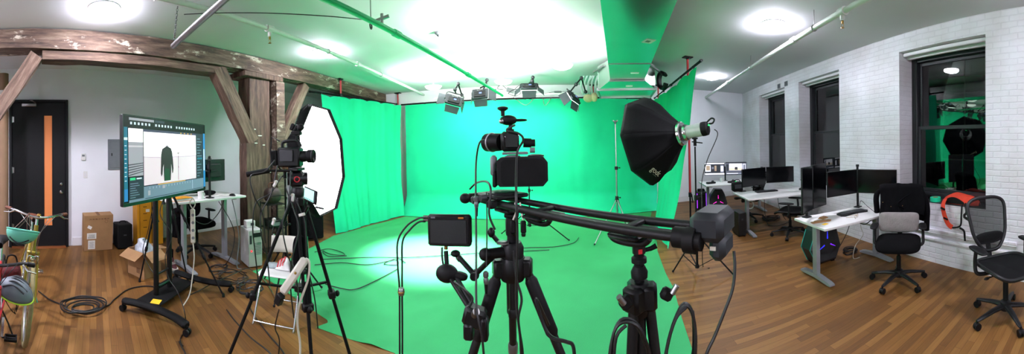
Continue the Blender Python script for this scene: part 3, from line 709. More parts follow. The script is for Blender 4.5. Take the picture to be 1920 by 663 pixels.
pipe('lighting_pipe', (-1.47, 1.3, 2.755), (-.60, 6.93, 2.755), .026, 'long green overhead pipe that runs toward the hanging light panels', couplings=(.27, .62), m='pipe_green')
pipe('lighting_pipe', (-2.15, 6.99, 2.78), (1.75, 6.99, 2.775), .017, 'thin white pipe carrying the light panels in front of the back wall')
def chain_link(a, b, name, label, n=9):
    a, b = V(a), V(b); t = MB(); d = (b - a) / n; x, y, z = basis(d)
    for i in range(n):
        c = a + d * (i + .5); u = x if i % 2 else y
        t.tube([c + z * (d.length * .55 * cos(q)) + u * (.010 * sin(q)) for q in [2 * pi * k / 10 for k in range(10)]], .003, 5, True)
    return single(name, t, K['char'], label, 'chain')
q = fl(333, 12, 3.155); chain_link(q, V((-2.93, 1.448, 2.80)), 'chain', 'short chain hanging the silver pipe end from the ceiling', 14)
p = at(697, 45, 3.05)
t = thing('pipe_hanger', 'clamp and eye bolt holding up the green overhead pipe', 'pipe hanger', V((p.x, p.y, 2.79))); L = loc_of(t)
MB().torus(L((p.x - .02, p.y + .02, 2.84)), (1, .2, 0), .03, .007, 20, 8).build('eye', K['black'], t); MB().cyl(L((p.x - .02, p.y + .02, 2.87)), L((p.x - .02, p.y + .02, 3.159)), .006, n=8).build('rod', K['steel'], t)
MB().bar(L((p.x, p.y, 2.86)), L((p.x + .17, p.y + .03, 2.90)), .025, .025).cyl(L((p.x + .10, p.y + .02, 2.84)), L((p.x + .10, p.y + .02, 2.93)), .016, n=10).build('clamp_arm', K['steel'], t)
w1 = [at(345, 27, 2.9), at(450, 24, 2.75), at(560, 27, 2.6), at(645, 33, 2.6), at(690, 38, 2.95)]
single('hanging_cable', MB().tube(spline(w1, 8), .004, 6), K['cable'], 'thin black wire strung under the ceiling from the chain to the green overhead pipe', 'cable')
t = thing('smoke_detector', 'small dark detector on the blown out white ceiling', 'detector', fl(822, 60, CH)); MB().lathe([(.05, -.001), (.05, -.02), (.03, -.04), (.002, -.042)], n=20).build('housing', K['grey'], t); MB().lathe([(.02, -.0425), (.012, -.06), (.001, -.061)], n=12).build('sensor', K['char'], t)
# duct
da = V((sin(.272), cos(.272), 0)); dx = V((da.y, -da.x, 0))
dc = V((1.635, 5.19, 0))                                    # far end of the narrow duct, centre
DT = M((dx, da, V((0, 0, 1)))).transposed()
t = thing('air_duct', 'wide rectangular metal duct under the ceiling reflecting the green floor', 'duct', (dc.x, dc.y, 2.75), -.272)
def sheet(mb, x0, x1, y0, y1, z0, z1): return mb.box(((x0 + x1) / 2, (y0 + y1) / 2, (z0 + z1) / 2), (x1 - x0, y1 - y0, z1 - z0), b=.004)
for k, (y0, y1) in enumerate(((-5.2, -3.05), (-3.045, -1.02), (-1.015, 0))):
    m = MB(); m.prism([(-.295, 0), (.295, 0), (.295, .38), (-.295, .38)], (0, y0, 0), (0, y1, 0), (1, 0, 0), (0, 0, 1))
    s = m.build('duct_section', K['galv'], t, 0)
    MB().box((0, y1 - .012, -.004), (.60, .02, .008), b=.002).build('seam_flange', K['steel'], s)
K['tag'] = mat('white_sticker', 'e6e6e2', .7, noise=.03)
MB().box((.10, -.45, -.0022), (.13, .09, .002)).build('sticker', K['tag'], t); MB().box((.17, -2.0, -.0022), (.11, .13, .002), r=rot(0, 0, .4)).build('sticker', K['tag'], t); MB().box((.16, -2.0, -.0034), (.05, .06, .0015), r=rot(0, 0, .4)).build('sticker', K['grey'], t)
# wide box on the end of the duct
t = thing('air_handler', 'wide metal air handler box with sloped sides at the far end of the duct', 'air handler', (dc.x + da.x * .04, dc.y + da.y * .04, 2.62), -.272)
def frust(mb, y0, x0, za, y1, x1, zb, zt):
    vs = [(-x0, y0, za), (x0, y0, za), (x0, y0, zt), (-x0, y0, zt), (-x1, y1, zb), (x1, y1, zb), (x1, y1, zt), (-x1, y1, zt)]
    return mb.add(vs, [(0, 1, 2, 3), (7, 6, 5, 4), (0, 4, 5, 1), (1, 5, 6, 2), (2, 6, 7, 3), (3, 7, 4, 0)])
frust(MB(), .02, .30, .12, .42, .52, .04, .48).build('transition', K['galv'], t, 0)
MB().box((0, .005, .11), (.62, .03, .03), b=.004).build('collar', K['steel'], t)
MB().box((0, .92, .26), (1.06, .98, .44), b=.006).build('cabinet', K['galv'], t, 0)
MB().box((0, .445, .035), (1.10, .04, .04), b=.005).box((-.545, .92, .05), (.03, .98, .06), b=.004).box((.545, .92, .05), (.03, .98, .06), b=.004).box((0, 1.40, .03), (1.1, .04, .04), b=.005).build('rim', K['alu'], t)
MB().box((.04, .28, .066), (.12, .07, .003), r=rot(-.2, 0, 0)).build('sticker', K['tag'], t)
hp = MB()
for k in range(3): hp.torus((.66 + .03 * k, .55 + .06 * k, .22 + .005 * k), (.9, .3, .1), .15, .03, 28, 10, 1.0 - 3.6, 2.6)
single('flexible_hose', MB().add(hp.v, hp.f, 0, M.Translation(t.location) @ M.Rotation(-.272, 4, 'Z')), K['rubber'], 'black corrugated hose coiled beside the air handler box', 'hose')
# hanging brackets of the air handler
for s in (-1, 1): MB().bar((s * .40, .18, .42), (s * .62, .5, .38), .03, .03).build('bracket', K['steel'], t)
# pale cable bundle beside it
q = [at(1118, 180, 7.0), at(1112, 160, 7.0), at(1118, 140, 6.9), at(1122, 125, 6.8)]
single('hanging_bundle', MB().ell(at(1103, 184, 6.85), (.11, .08, .09)).ell(at(1114, 182, 6.85), (.08, .07, .1)), mat('tan_plastic', 'd8c79a', .6, noise=.15, scale=9, bump=.5, bscale=14), 'crumpled tan bundle on the thin pipe beside the rightmost light panel', 'bundle')
m = MB()
for k in range(7):
    x = 1098 + k * 4.5; m.tube(spline([at(x - 5, 176, 7.05), at(x - 8 + 2 * (k % 3), 155, 7.05), at(x + 4, 128 + 3 * (k % 4), 7.05)], 6), .02, 7)
single('clear_plastic_wrap', m, mat('clear_wrap', 'c4e0d4', .3, noise=.1), 'pale loose strips of plastic hanging above the tan bundle', 'plastic wrap')

# ================================================================== LED PANELS
K['panelback'] = mat('panel_housing', '1d2428', .5, noise=.1)
K['flap'] = mat('barn_door_grey', '2f383c', .55, noise=.06)
K['flapview'] = mat('barn_door_inner', '3a4246', .6, noise=.05)
K['lcd'] = glow('lcd_blue', '8fa0ff', .9)
def text(body, size, T, m, parent, name='lettering', ext=.0004, align='CENTER'):
    c = bpy.data.curves.new(name, 'FONT'); c.body = body; c.size = size; c.extrude = ext; c.align_x = align; c.align_y = 'CENTER'; c.resolution_u = 3
    tmp = bpy.data.objects.new(name, c); COL.objects.link(tmp); bpy.context.view_layer.update()
    me = bpy.data.meshes.new_from_object(tmp.evaluated_get(bpy.context.evaluated_depsgraph_get())); bpy.data.objects.remove(tmp); bpy.data.curves.remove(c)
    me.materials.clear(); me.materials.append(m)
    o = bpy.data.objects.new(name, me); COL.objects.link(o); o.matrix_local = T
    if parent is not None: o.parent = parent
    return o
def led_panel(p, yaw, pitch, roll, label, arm, logo=True, flaps=(.5, .5, .4, .4), yoke=True):
    """light leaves along local +y; the back with its controls faces -y"""
    t = thing('led_panel_light', label, 'light panel', p, 0, 'four black light panels with barn doors')
    t.rotation_euler = (pitch, roll, yaw)
    W, H, D = .34, .22, .055
    MB().box((0, 0, 0), (W, D, H), b=.01).build('housing', K['panelback'], t)
    MB().box((0, D / 2 + .0015, 0), (W - .03, .003, H - .03)).build('led_face', K['led'], t)
    b = MB().box((0, -D / 2 - .012, -.01), (W * .72, .024, H * .62), b=.008).build('control_box', K['black'], t)
    MB().box((.02, -D / 2 - .0255, .0), (.055, .003, .03)).build('display', K['lcd'], b)
    for k in (-1, 1): MB().cyl((k * .08, -D / 2 - .0245, -.03), (k * .08, -D / 2 - .035, -.03), .009, n=12).build('dial', K['dark'], b)
    if logo:
        text('GVM', .06, M.Translation((0, -D / 2 - .0006, H * .385)) @ M.Rotation(pi / 2, 4, 'X'), K['tag'], t)
    ht = .006
    for nm, s, a in (('left', -1, flaps[0]), ('right', 1, flaps[1])):
        m = MB(); x, y = sin(a), cos(a)
        h0 = V((s * (W / 2 + .004), D / 2 + .004, 0)); d = V((s * x, y, 0)); L = .17
        m.prism([(-H / 2, 0), (H / 2, 0), (H / 2 + .03, L), (-H / 2 - .03, L)], h0 - d.cross(V((0, 0, 1))) * .002, h0 + d.cross(V((0, 0, 1))) * .002, (0, 0, 1), d)
        m.build('barn_door', K['flap'], t, 0)
    for s, a in ((1, flaps[2]), (-1, flaps[3])):
        m = MB(); x, y = sin(a), cos(a)
        h0 = V((0, D / 2 + .004, s * (H / 2 + .004))); d = V((0, y, s * x)); L = .15; n_ = d.cross(V((1, 0, 0))) * .002
        m.prism([(-W / 2 + .02, 0), (W / 2 - .02, 0), (W / 2 - .035, L), (-W / 2 + .035, L)], h0 - n_, h0 + n_, (1, 0, 0), d)
        m.build('barn_door', K['flapview'], t, 0)
    if yoke:
        m = MB(); pts = [(-W / 2 - .012, 0, 0), (-W / 2 - .012, -.01, .13), (-W / 2 + .02, -.012, .165), (W / 2 - .02, -.012, .165), (W / 2 + .012, -.01, .13), (W / 2 + .012, 0, 0)]
        for i in range(len(pts) - 1): m.bar(pts[i], pts[i + 1], .022, .008, up=(0, 1, 0))
        for s in (-1, 1): m.cyl((s * (W / 2 + .003), 0, 0), (s * (W / 2 + .034), 0, 0), .016, n=12)
        m.build('yoke', K['black'], t)
    # articulated arm is drawn in world space, then brought into the tilted frame
    bpy.context.view_layer.update(); I = t.matrix_world.inverted() if False else (M.LocRotScale(t.location, t.rotation_euler, None)).inverted()
    if yoke: st = M.LocRotScale(t.location, t.rotation_euler, None) @ V((0, -.012, .17))
    else: st = M.LocRotScale(t.location, t.rotation_euler, None) @ V((0, -.03, .12))
    pts = [st] + [V(q) for q in arm]
    m = MB()
    for i in range(len(pts) - 1): m.cyl(I @ pts[i], I @ pts[i + 1], .016, n=10)
    m.build('mount_arm', K['black'], t)
    for q in pts[1:]: MB().ell(I @ q, (.04, .04, .04), nu=12, nv=8).build('joint_knob', K['char'], t)
    return t
led_panel(at(851, 188, 6.55), .28, -.42, .28, 'leftmost hanging light panel, tilted down with its barn doors spread', [at(853, 168, 6.5), at(859, 157, 6.5), at(866, 178, 6.75)], flaps=(1.25, .35, .3, .9))
led_panel(at(900, 176, 6.72), -.10, -.30, -.03, 'hanging light panel second from the left beside the green overhead pipe', [at(911, 160, 6.72), at(913, 150, 6.75), at(906, 169, 6.93)], flaps=(.45, 1.1, .3, .95), yoke=False)
led_panel(at(992, 163, 6.6), .0, -1.0, .0, 'hanging light panel third from the left, turned face down', [at(997, 152, 6.6), at(999, 145, 6.65), at(1001, 160, 6.9)], flaps=(.9, .9, .2, .12), logo=False)
led_panel(at(1076, 183, 6.4), .95, -.62, .22, 'rightmost hanging light panel, turned sideways beside the duct box', [at(1080, 158, 6.45), at(1090, 146, 6.5), at(1098, 172, 6.9)], flaps=(.2, .9, .3, .8), logo=False)
# loose cables and a little power brick on the pipe
t = thing('power_brick', 'small grey power brick with looped cables on the thin pipe between two light panels', 'power brick', V((-.42, 6.86, 2.80)))
MB().box((0, 0, .05), (.17, .07, .09), r=rot(0, .3, 0), b=.01).build('brick', K['grey'], t); [MB().tube(spline(q_, 8), .0075, 6).build('cord', K['cable'], t) for q_ in ([(-.08, 0, .08), (-.2, 0, .18), (-.28, 0, .1), (-.15, .0, .07)], [(.08, 0, .05), (.2, .0, .15), (.42, -.0, .1), (.6, -.05, .06)], [(-.05, -.05, -.02), (.1, -.06, .06), (.22, -.05, -.02), (.1, -.05, -.08), (-.05, -.05, -.02)])]
q = at(1046, 172, 6.9)
t = thing('inline_switch', 'small dark switch on a cable above the thin pipe', 'switch', q); MB().box((0, 0, 0), (.16, .03, .04), b=.008).build('switch_body', K['grey'], t); [MB().tube(spline(q_, 6), .005, 6).build('cord', K['cable'], t) for q_ in ([(.08, 0, 0), (.2, 0, .01), (.35, -.01, -.02)], [(-.08, 0, 0), (-.2, 0, -.02), (-.3, .0, -.03)])]
for i, (a, b, c) in enumerate((((962, 182), (985, 197), (1000, 186)), ((1018, 182), (1022, 198), (1034, 183)))):
    single('hanging_cable', MB().tube(spline([at(*a, 6.93), at(*b, 6.93), at(*c, 6.93)], 10), .006, 6), K['cable'], ('slack cable loop drooping below the face-down light panel', 'short cable loop drooping right of the face-down light panel')[i], 'cable')

# ================================================================== SOFTBOXES AND LIGHT STANDS
K['softfab'] = mat('softbox_black_fabric', '060708', .8, noise=.1, scale=8, bump=.15, bscale=60, spec=.15)
K['diff'] = glow('softbox_diffuser', 'ffffff', 7)
def softbox(c, axis, R0, depth, tilt, label, roll=0.0):
    """octagonal softbox: c is the centre of the white front, light leaves along axis"""
    ax = V((axis[0], axis[1], -math.tan(tilt))).normalized(); x = V((ax.y, -ax.x, 0)).normalized() * -1; y = x.cross(ax) * -1
    if y.z < 0: y = -y
    t = thing('octagon_softbox', label, 'softbox', V(c) - ax * depth, 0); L = loc_of(t)
    P = lambda r, a, d: L(V(c) + (x * cos(a) + y * sin(a)) * r + ax * d)
    ang = [roll + pi / 8 + k * pi / 4 for k in range(8)]
    prof = [(R0 * .98, .05), (R0, 0), (R0 * .93, -.10), (R0 * .74, -.24 * depth / .5), (R0 * .45, -.38 * depth / .5), (.14, -depth)]
    for k in range(8):
        a0, a1 = ang[k], ang[k] + pi / 4; m = MB(); vs = []; n = 6
        for r, d in prof:
            for i in range(n + 1):
                q = i / n; p = P(r, a0, d).lerp(P(r, a1, d), q)
                ctr = L(V(c) + ax * d); s = .025 * sin(pi * q) * (1 if 0 < abs(d) < depth * .95 and d < 0 else 0)
                vs.append(p + (ctr - p).normalized() * s)
        m.add(vs, [(j * (n + 1) + i, j * (n + 1) + i + 1, (j + 1) * (n + 1) + i + 1, (j + 1) * (n + 1) + i) for j in range(len(prof) - 1) for i in range(n)])
        solid(m.build('fabric_panel', K['softfab'], t, 60), .004, 0)
    d = MB().add([P(R0 * .972, a, .012) for a in ang] + [P(0.001, 0, .03)], [(k, (k + 1) % 8, 8) for k in range(8)])
    d.build('diffuser', K['diff'], t, 60)
    for k in range(8):
        MB().tube([P(r - .006, ang[k], dd) for r, dd in prof[1:]], .004, 6).build('rib', K['black'], t)
    MB().lathe([(.145, -.02), (.155, -.01), (.155, .02), (.12, .025), (.10, .02), (.10, -.02)], L(V(c) - ax * (depth + .012)), ax, 28).build('speed_ring', K['chrome'], t)
    return t, ax, x, y, (lambda r, a, d: V(c) + (x * cos(a) + y * sin(a)) * r + ax * d), ang, prof
sc = at(603, 299, 3.55)
AX1 = (cos(.24), sin(.24))
softbox(sc, AX1, .64, .36, -.06, 'lit octagon softbox with a glowing white front near the timber post', 0)
sb, ax2, x2, y2, SP_, SANG, SPROF = softbox(at(1216, 263, 4.28), (-.64, .77), .60, .48, .16, 'black octagon softbox seen from behind, facing the green cloths', pi / 8 + .12)
# pale lettering on its lower black panel
def panel_text(sb, body, size, p0, n, right, m):
    n = V(n).normalized(); right = (V(right) - n * V(right).dot(n)).normalized(); up = n.cross(right)
    T = M(((right.x, up.x, n.x, 0), (right.y, up.y, n.y, 0), (right.z, up.z, n.z, 0), (0, 0, 0, 1)))
    text(body, size, M.Translation(loc_of(sb)(p0)) @ T, m, sb)
K['logo'] = mat('pale_print', 'd6d3bc', .7, noise=.05)
r0_, d0_ = SPROF[2]; r1_, d1_ = SPROF[3]; r0_ *= cos(pi / 8); r1_ *= cos(pi / 8)
def facing(k):
    a = SANG[k] + pi / 8; p, q = SP_(r0_, a, d0_), SP_(r1_, a, d1_); u = SP_(r0_, a + .1, d0_) - SP_(r0_, a - .1, d0_)
    n = u.cross(q - p).normalized(); out = p - SP_(0, 0, d0_)
    if n.dot(out) < 0: n = -n
    return n.dot((V((0, 0, EYE)) - p).normalized())
am = min((SP_(.6, SANG[k] + pi / 8, 0).z, SANG[k] + pi / 8) for k in range(8) if facing(k) > .15)[1]
pa, pb = SP_(r0_, am, d0_), SP_(r1_, am, d1_)
tx = SP_(r0_, am + .1, d0_) - SP_(r0_, am - .1, d0_)
if tx.dot(V((cos(.37), -sin(.37), 0))) < 0: tx = -tx
nn = tx.cross(pb - pa)
if nn.dot(V((0, 0, EYE)) - pa) < 0: nn = -nn
pc_ = pa.lerp(pb, .40) + nn.normalized() * -.008
panel_text(sb, 'godox', .11, pc_ + tx.normalized() * .07, nn, tx, K['logo'])
pc_ = pa.lerp(pb, .12) + nn.normalized() * -.004
panel_text(sb, '- - - - -', .03, pc_ + tx.normalized() * .06, nn, tx, K['logo'])
def strobe(ring, ax, label, q=1.0):
    t = thing('studio_strobe', label, 'strobe light', ring, 0); L = loc_of(t); R_ = V(ring)
    Q = lambda d: L(R_ - ax * d * q)
    K['strobe'] = mat('pale_grey_strobe', 'b9c2bb', .4, .3, noise=.06)
    MB().lathe([(.085, 0), (.085, -.24 * q)], L(R_), ax, 28).build('barrel', K['strobe'], t)
    MB().lathe([(.102, .0), (.105, -.02), (.10, -.045), (.086, -.05)], L(R_), ax, 28).build('front_collar', K['chrome'], t)
    MB().lathe([(.088, -.24 * q - .0005), (.09, -.27 * q), (.085, -.31 * q), (.06, -.325 * q), (.002, -.326 * q)], L(R_), ax, 28).build('rear_cap', K['matte'], t)
    if q == 1:
        MB().tube(spline([Q(.30) + V((0, 0, .07)), Q(.36) + V((0, 0, .11)), Q(.40) + V((0, 0, .09)), Q(.38) + V((0, 0, .05)), Q(.33) + V((0, 0, .05))], 5), .011, 8).build('handle', K['black'], t)
        MB().box(Q(.329) + V((0, 0, .035)), (.02, .02, .016)).build('display', glow('green_led', '35ff7a', 2), t)
    MB().box(Q(.14) - V((0, 0, .096)), (.06 * q, .06, .02), r=rot(0, 0, atan2(ax.y, ax.x)), b=.004).cyl(Q(.14) - V((0, 0, .106)), Q(.14) - V((0, 0, .19)), .02, n=14).bar(Q(.10) - V((0, 0, .13)), Q(.24) - V((0, 0, .17)), .016, .014).build('mount_bracket', K['matte'], t)
    return R_ - ax * .14 * q - V((0, 0, .19))
def light_stand(x, y, h, feet, label, m='matte', hub=.62, zc=0.0, group=None, name='light_stand', knobs=(.33, .6), rad=.0155, top=None, brace=.30):
    """centre column with three legs that run from a hub on the column down to the feet"""
    t = thing(name, label, 'light stand', (x, y, zc), 0, group); h -= zc
    z0 = hub - brace - .12
    MB().cyl((0, 0, z0), (0, 0, h * knobs[0]), rad, n=14).build('column', K[m], t)
    s = MB().cyl((0, 0, h * knobs[0]), (0, 0, h * knobs[1]), rad * .82, n=14).build('upper_tube', K[m], t); MB().cyl((0, 0, h * knobs[1]), (0, 0, h - .002), rad * .66, n=14).build('top_tube', K[m], t)
    for k in knobs:
        MB().cyl((0, 0, h * k - .03), (0, 0, h * k + .03), rad * 1.5, n=14).cyl((rad, 0, h * k), (rad + .04, 0, h * k), .007, n=8).ell((rad + .045, 0, h * k), (.01, .022, .014), nu=10, nv=6).build('clamp_knob', K['rubber'], t)
    MB().cyl((0, 0, hub - .025), (0, 0, hub + .02), rad * 1.8, n=14).build('leg_hub', K['rubber'], t); MB().cyl((0, 0, z0 - .02), (0, 0, z0 + .02), rad * 1.7, n=14).build('brace_hub', K['rubber'], t)
    for (fx, fy) in feet:
        f = V((fx - x, fy - y, .012)); d = V((f.x, f.y, 0)).normalized(); a = V((0, 0, hub)) + d * .03
        l = MB().cyl(a, f, .0095, n=10).build('leg', K[m], t)
        MB().ell(f + V((0, 0, .003)), (.015, .015, .015), nu=10, nv=6).build('foot_cap', K['rubber'], l)
        MB().bar(V((0, 0, z0)) + d * .025, a.lerp(f, .52), .016, .006).build('brace', K[m], l)
    return t
ring2 = V(sb.location) - ax2 * .05
mp = strobe(ring2, ax2, 'pale grey studio strobe light plugged into the back of the black softbox')
light_stand(mp.x, mp.y, mp.z - .005, [fl(1262, 510)[:2], fl(1376, 517)[:2], fl(1262, 452)[:2]], 'black light stand carrying the black octagon softbox, three legs on the wood floor', hub=.47, brace=.25, zc=0)
ax1 = V((AX1[0], AX1[1], -math.tan(-.06))).normalized()
mp1 = strobe(V(sc) - ax1 * .425, ax1, 'short lamp head behind the glowing softbox, half hidden by the camera tripod', .35)
light_stand(mp1.x, mp1.y, mp1.z - .005, [(mp1.x + .28, mp1.y + .3), (mp1.x + .18, mp1.y - .38), (mp1.x - .42, mp1.y + .02)], 'black light stand under the glowing octagon softbox', zc=.016, hub=.55, brace=.2)
c = fl(1158, 440); light_stand(c.x, c.y, at(1159, 232, hypot(c.x, c.y)).z, [fl(1115, 461)[:2], fl(1195, 467)[:2], fl(1178, 442)[:2]], 'tall thin silver light stand with a bare top on the green cloth', zc=.016, m='steel', hub=.62, brace=.18, rad=.02)
t = thing('stand_head', 'small black and silver bracket on top of the tall thin silver stand', 'bracket', (c.x, c.y, at(1159, 232, hypot(c.x, c.y)).z)); MB().cyl((0, 0, 0), (0, 0, .03), .018, n=12).box((0, 0, .045), (.07, .03, .026), b=.005).build('bracket_body', K['char'], t); MB().cyl((-.045, 0, .06), (-.02, 0, .05), .014, n=10).build('grip_knob', K['steel'], t); MB().cyl((.045, 0, .06), (.02, 0, .05), .014, n=10).build('grip_knob', K['steel'], t)
c = fl(994, 442); light_stand(c.x, c.y, .98, [fl(941, 440)[:2], fl(1067, 453)[:2], fl(990, 425)[:2]], 'low black light stand on the green cloth behind the camera slider', zc=.016, hub=.46, brace=.16, knobs=(.6, .85))
# strobe power cord
P0 = ring2 - ax2 * .40 + V((0, 0, -.03))
single('hanging_cable', MB().tube(spline([P0, P0 + V((.03, -.02, -.08)), at(1326, 300, 3.95), at(1316, 340, 3.85), at(1316, 380, 3.75), at(1317, 440, 3.65), fl(1318, 498, .012), fl(1330, 502, .012)], 8), .006, 6), K['cable'], 'black power cord hanging from the back of the strobe by the desks', 'cable')
# ================================================================== cables lying on the green cloth
def fcable(pts, label, z=.020, r=.006, n=8):
    single('cable', MB().tube(spline([fl(x, y, z + (q if q else 0)) for x, y, *rest in pts for q in (rest or [0])], n), r, 6), K['cable'], label, 'cable')
fcable([(600, 486), (640, 484), (700, 482), (770, 482), (840, 478), (930, 472), (1030, 468)], 'long straight black cable lying across the green floor cloth')
fcable([(590, 496), (640, 492), (690, 496), (740, 487), (745, 496), (720, 494), (745, 484), (760, 492)], 'tangled black cable bunched on the green floor cloth')
fcable([(610, 532), (640, 540), (665, 542), (700, 528), (745, 504)], 'bent black cable slanting across the green floor cloth')
fcable([(590, 472), (615, 466), (640, 472), (645, 478), (620, 476), (605, 470), (616, 480), (650, 479)], 'looped thin black cable near the left edge of the green floor cloth')
fcable([(952, 468), (990, 464), (1040, 462), (1075, 455), (1085, 445)], 'thin black cable running to the low light stand on the green cloth')
# ================================================================== CAMERA SUPPORTS IN THE MIDDLE
K['carbon'] = mat('carbon_tube', '0b0c0d', .5, noise=.15, scale=60, spec=.35)
K['motor'] = mat('motor_housing', '202427', .55, noise=.06, scale=30, spec=.3)
K['redmark'] = mat('red_mark', 'd02028', .5, noise=.03)
K['ring'] = mat('grey_lock_ring', '6f7476', .35, .7, noise=.05)
def tripod(apex, feet, label, r0=.016, secs=2, twin=False, foam=None, name='tripod', group=None, spreader=None, m='matte', column=.25, lock='rubber', hubr=.045, spread0=.05):
    A = V(apex); t = thing(name, label, 'tripod', (A.x, A.y, 0), 0, group); L = loc_of(t); A = L(A)
    MB().lathe([(hubr * .8, -.05), (hubr, -.03), (hubr, .015), (hubr * .85, .03)], A, n=24).build('crown', K['black'], t)
    if column: MB().cyl(A - V((0, 0, column)), A - V((0, 0, .05)), .014, n=14).lathe([(.018, -column - .02), (.018, -column), (.012, -column + .01)], A, n=14).build('centre_column', K['carbon'], t)
    for f in feet:
        f = L(f); d = V((f.x - A.x, f.y - A.y, 0)).normalized(); a = A + d * spread0 - V((0, 0, .015)); b = f + V((0, 0, .014)); s = V((-d.y, d.x, 0)); ax = (b - a)
        l = MB()
        if twin:
            for q in (-1, 1): l.cyl(a + s * .024 * q, a.lerp(b, .52) + s * .018 * q, r0 * .62, n=10)
            l.cyl(a.lerp(b, .40), b, r0 * .62, n=10)
        else:
            for k in range(secs + 1): l.cyl(a.lerp(b, k / (secs + 1)), a.lerp(b, (k + 1) / (secs + 1)), r0 * (1 - .17 * k), n=14)
        lo = l.build('leg', K[m], t)
        if not twin:
            for k in range(1, secs + 1):
                q = a.lerp(b, k / (secs + 1)); u = ax.normalized(); MB().lathe([(r0 * 1.05, -.03), (r0 * 1.32, -.022), (r0 * 1.32, .022), (r0 * 1.05, .03)], q, u, 18).build('leg_lock', K[lock], lo)
            if foam: MB().lathe([(r0 * 1.1, 0), (r0 * 1.45, .012), (r0 * 1.45, foam), (r0 * 1.1, foam + .012)], a + ax.normalized() * .03, ax, 18).build('foam_grip', K['rubber'], lo)
        else:
            q = a.lerp(b, .52); MB().box(q, (.075, .05, .05), r=rot(0, 0, atan2(s.y, s.x)), b=.008).ell(q + d * .04, (.018, .018, .022), nu=10, nv=6).build('leg_lock', K['rubber'], lo)
        MB().lathe([(r0 * .5, .03), (r0 * 1.1, .015), (r0 * 1.15, -.013), (.002, -.0135)], b, n=14).build('rubber_foot', K['rubber'], lo)
        MB().box(a + V((0, 0, .01)), (.05, .04, .06), r=rot(0, 0, atan2(s.y, s.x)), b=.008).build('leg_joint', K['black'], lo)
        if spreader:
            q = a.lerp(b, spreader); c = V((A.x, A.y, q.z - .03)); MB().bar(c, q, .02, .012).build('spreader_arm', K['matte'], t)
    if spreader:
        q = (A - V((0, 0, 0))).z; MB().cyl(V((A.x, A.y, c.z - .02)), V((A.x, A.y, c.z + .02)), .035, n=16).build('spreader_hub', K['black'], t)
    return t
# slider geometry: two rails from the far left end to the near right end
S0, S1 = V((-.195, 1.265, 1.452)), V((.352, .612, 1.452))
sd = (S1 - S0).normalized(); sn = V((sd.y, -sd.x, 0)); sn = sn if sn.y > 0 else -sn        # sn points away from the viewer
sy = atan2(sd.y, sd.x)
SL = (S1 - S0).length
t = thing('camera_slider', 'long black motorised camera slider with two rails across two tripods', 'camera slider', (S0 + S1) / 2 - V((0, 0, .06)), 0); L = loc_of(t)
SLD = t
sp = lambda s, n=0.0, z=0.0: L(S0 + sd * (SL * s) + sn * n + V((0, 0, z)))
for n in (-.05, .05): MB().cyl(sp(.02, n), sp(.985, n), .0108, n=20).build('rail', K['carbon'], t)
MB().box(sp(.0, 0), (.045, .15, .035), r=rot(0, 0, sy), b=.014).build('end_block', K['black'], t)
MB().cyl(sp(.0, .076, .0), sp(.0, .095, 0), .017, n=18).build('end_knob', K['rubber'], t); MB().ell(sp(-.005, -.08, 0), (.022, .022, .02), nu=14, nv=10).build('end_knob', K['rubber'], t)
MB().cyl(sp(.955, -.05), sp(.995, -.05), .022, n=22).build('rail_collar', K['rubber'], t); MB().cyl(sp(.965, .05), sp(.99, .05), .018, n=22).build('rail_collar', K['rubber'], t)
MB().box(sp(.985, 0, -.002), (.03, .13, .03), r=rot(0, 0, sy), b=.008).build('end_bracket', K['black'], t)
# belt between the rails and hand grips under them
MB().bar(sp(.03, 0, -.004), sp(.97, 0, -.004), .012, .004).build('drive_belt', K['rubber'], t)
for s, nm in ((.42, 'foot_plate'), (.80, 'foot_plate')):
    m = MB().box(sp(s, 0, -.0185), (.08, .12, .010), r=rot(0, 0, sy), b=.005)
    m.tube(spline([sp(s - .06, -.03, -.018), sp(s - .045, -.03, -.032), sp(s, -.03, -.036), sp(s + .05, -.03, -.032), sp(s + .07, -.03, -.018)], 5), .008, 10)
    m.build(nm, K['black'], t)
    MB().box(sp(s, 0, .0), (.02, .085, .012), r=rot(0, 0, sy), b=.003).build('cross_tie', K['rubber'], t)
# motor box at the near end
mr = rot(0, 0, sy)
MB().box(sp(1.035, .004, .022), (.075, .115, .062), r=mr, b=.014).box(sp(1.057, .004, -.024), (.036, .085, .052), r=mr, b=.012).build('motor_housing', K['motor'], t)
MB().cyl(sp(.985, -.05, -.004), sp(1.012, -.05, -.004), .027, n=24).cyl(sp(1.010, -.05, -.004), sp(1.026, -.05, -.004), .020, n=24).build('drive_pulley', K['rubber'], t)
MB().box(sp(1.05, -.040, -.02), (.012, .004, .008), r=mr).build('status_window', K['cream'], t)
MB().cyl(sp(.22, 0, -.0), sp(.22, 0, -.03), .02, n=16).box(sp(.225, 0, -.022), (.08, .10, .012), r=mr, b=.004).build('mounting_plate', K['black'], t)
# carriage with its pan head
cs = .16
cpos = S0 + sd * (SL * cs)
t = thing('slider_carriage', 'black carriage plate with knobs riding at the left end of the camera slider', 'slider carriage', cpos + V((0, 0, .013)), 0); L = loc_of(t); cp = lambda s, n=0.0, z=0.0: L(cpos + sd * s + sn * n + V((0, 0, z)))
MB().box(cp(0, 0, .022), (.135, .14, .014), r=mr, b=.005).build('plate', K['black'], t)
for q in (-.055, .055): MB().box(cp(q, -.083, .005), (.03, .03, .028), r=mr, b=.006).build('roller_block', K['dark'], t)
MB().cyl(cp(-.0, -.073, .020), cp(-.0, -.095, .020), .012, n=16).build('lock_knob', K['char'], t)
MB().lathe([(.055, .0295), (.055, .034), (.045, .036)], cp(0, 0, 0), n=28).build('pan_base', K['black'], t)
q = cpos + V((0, 0, .0497))
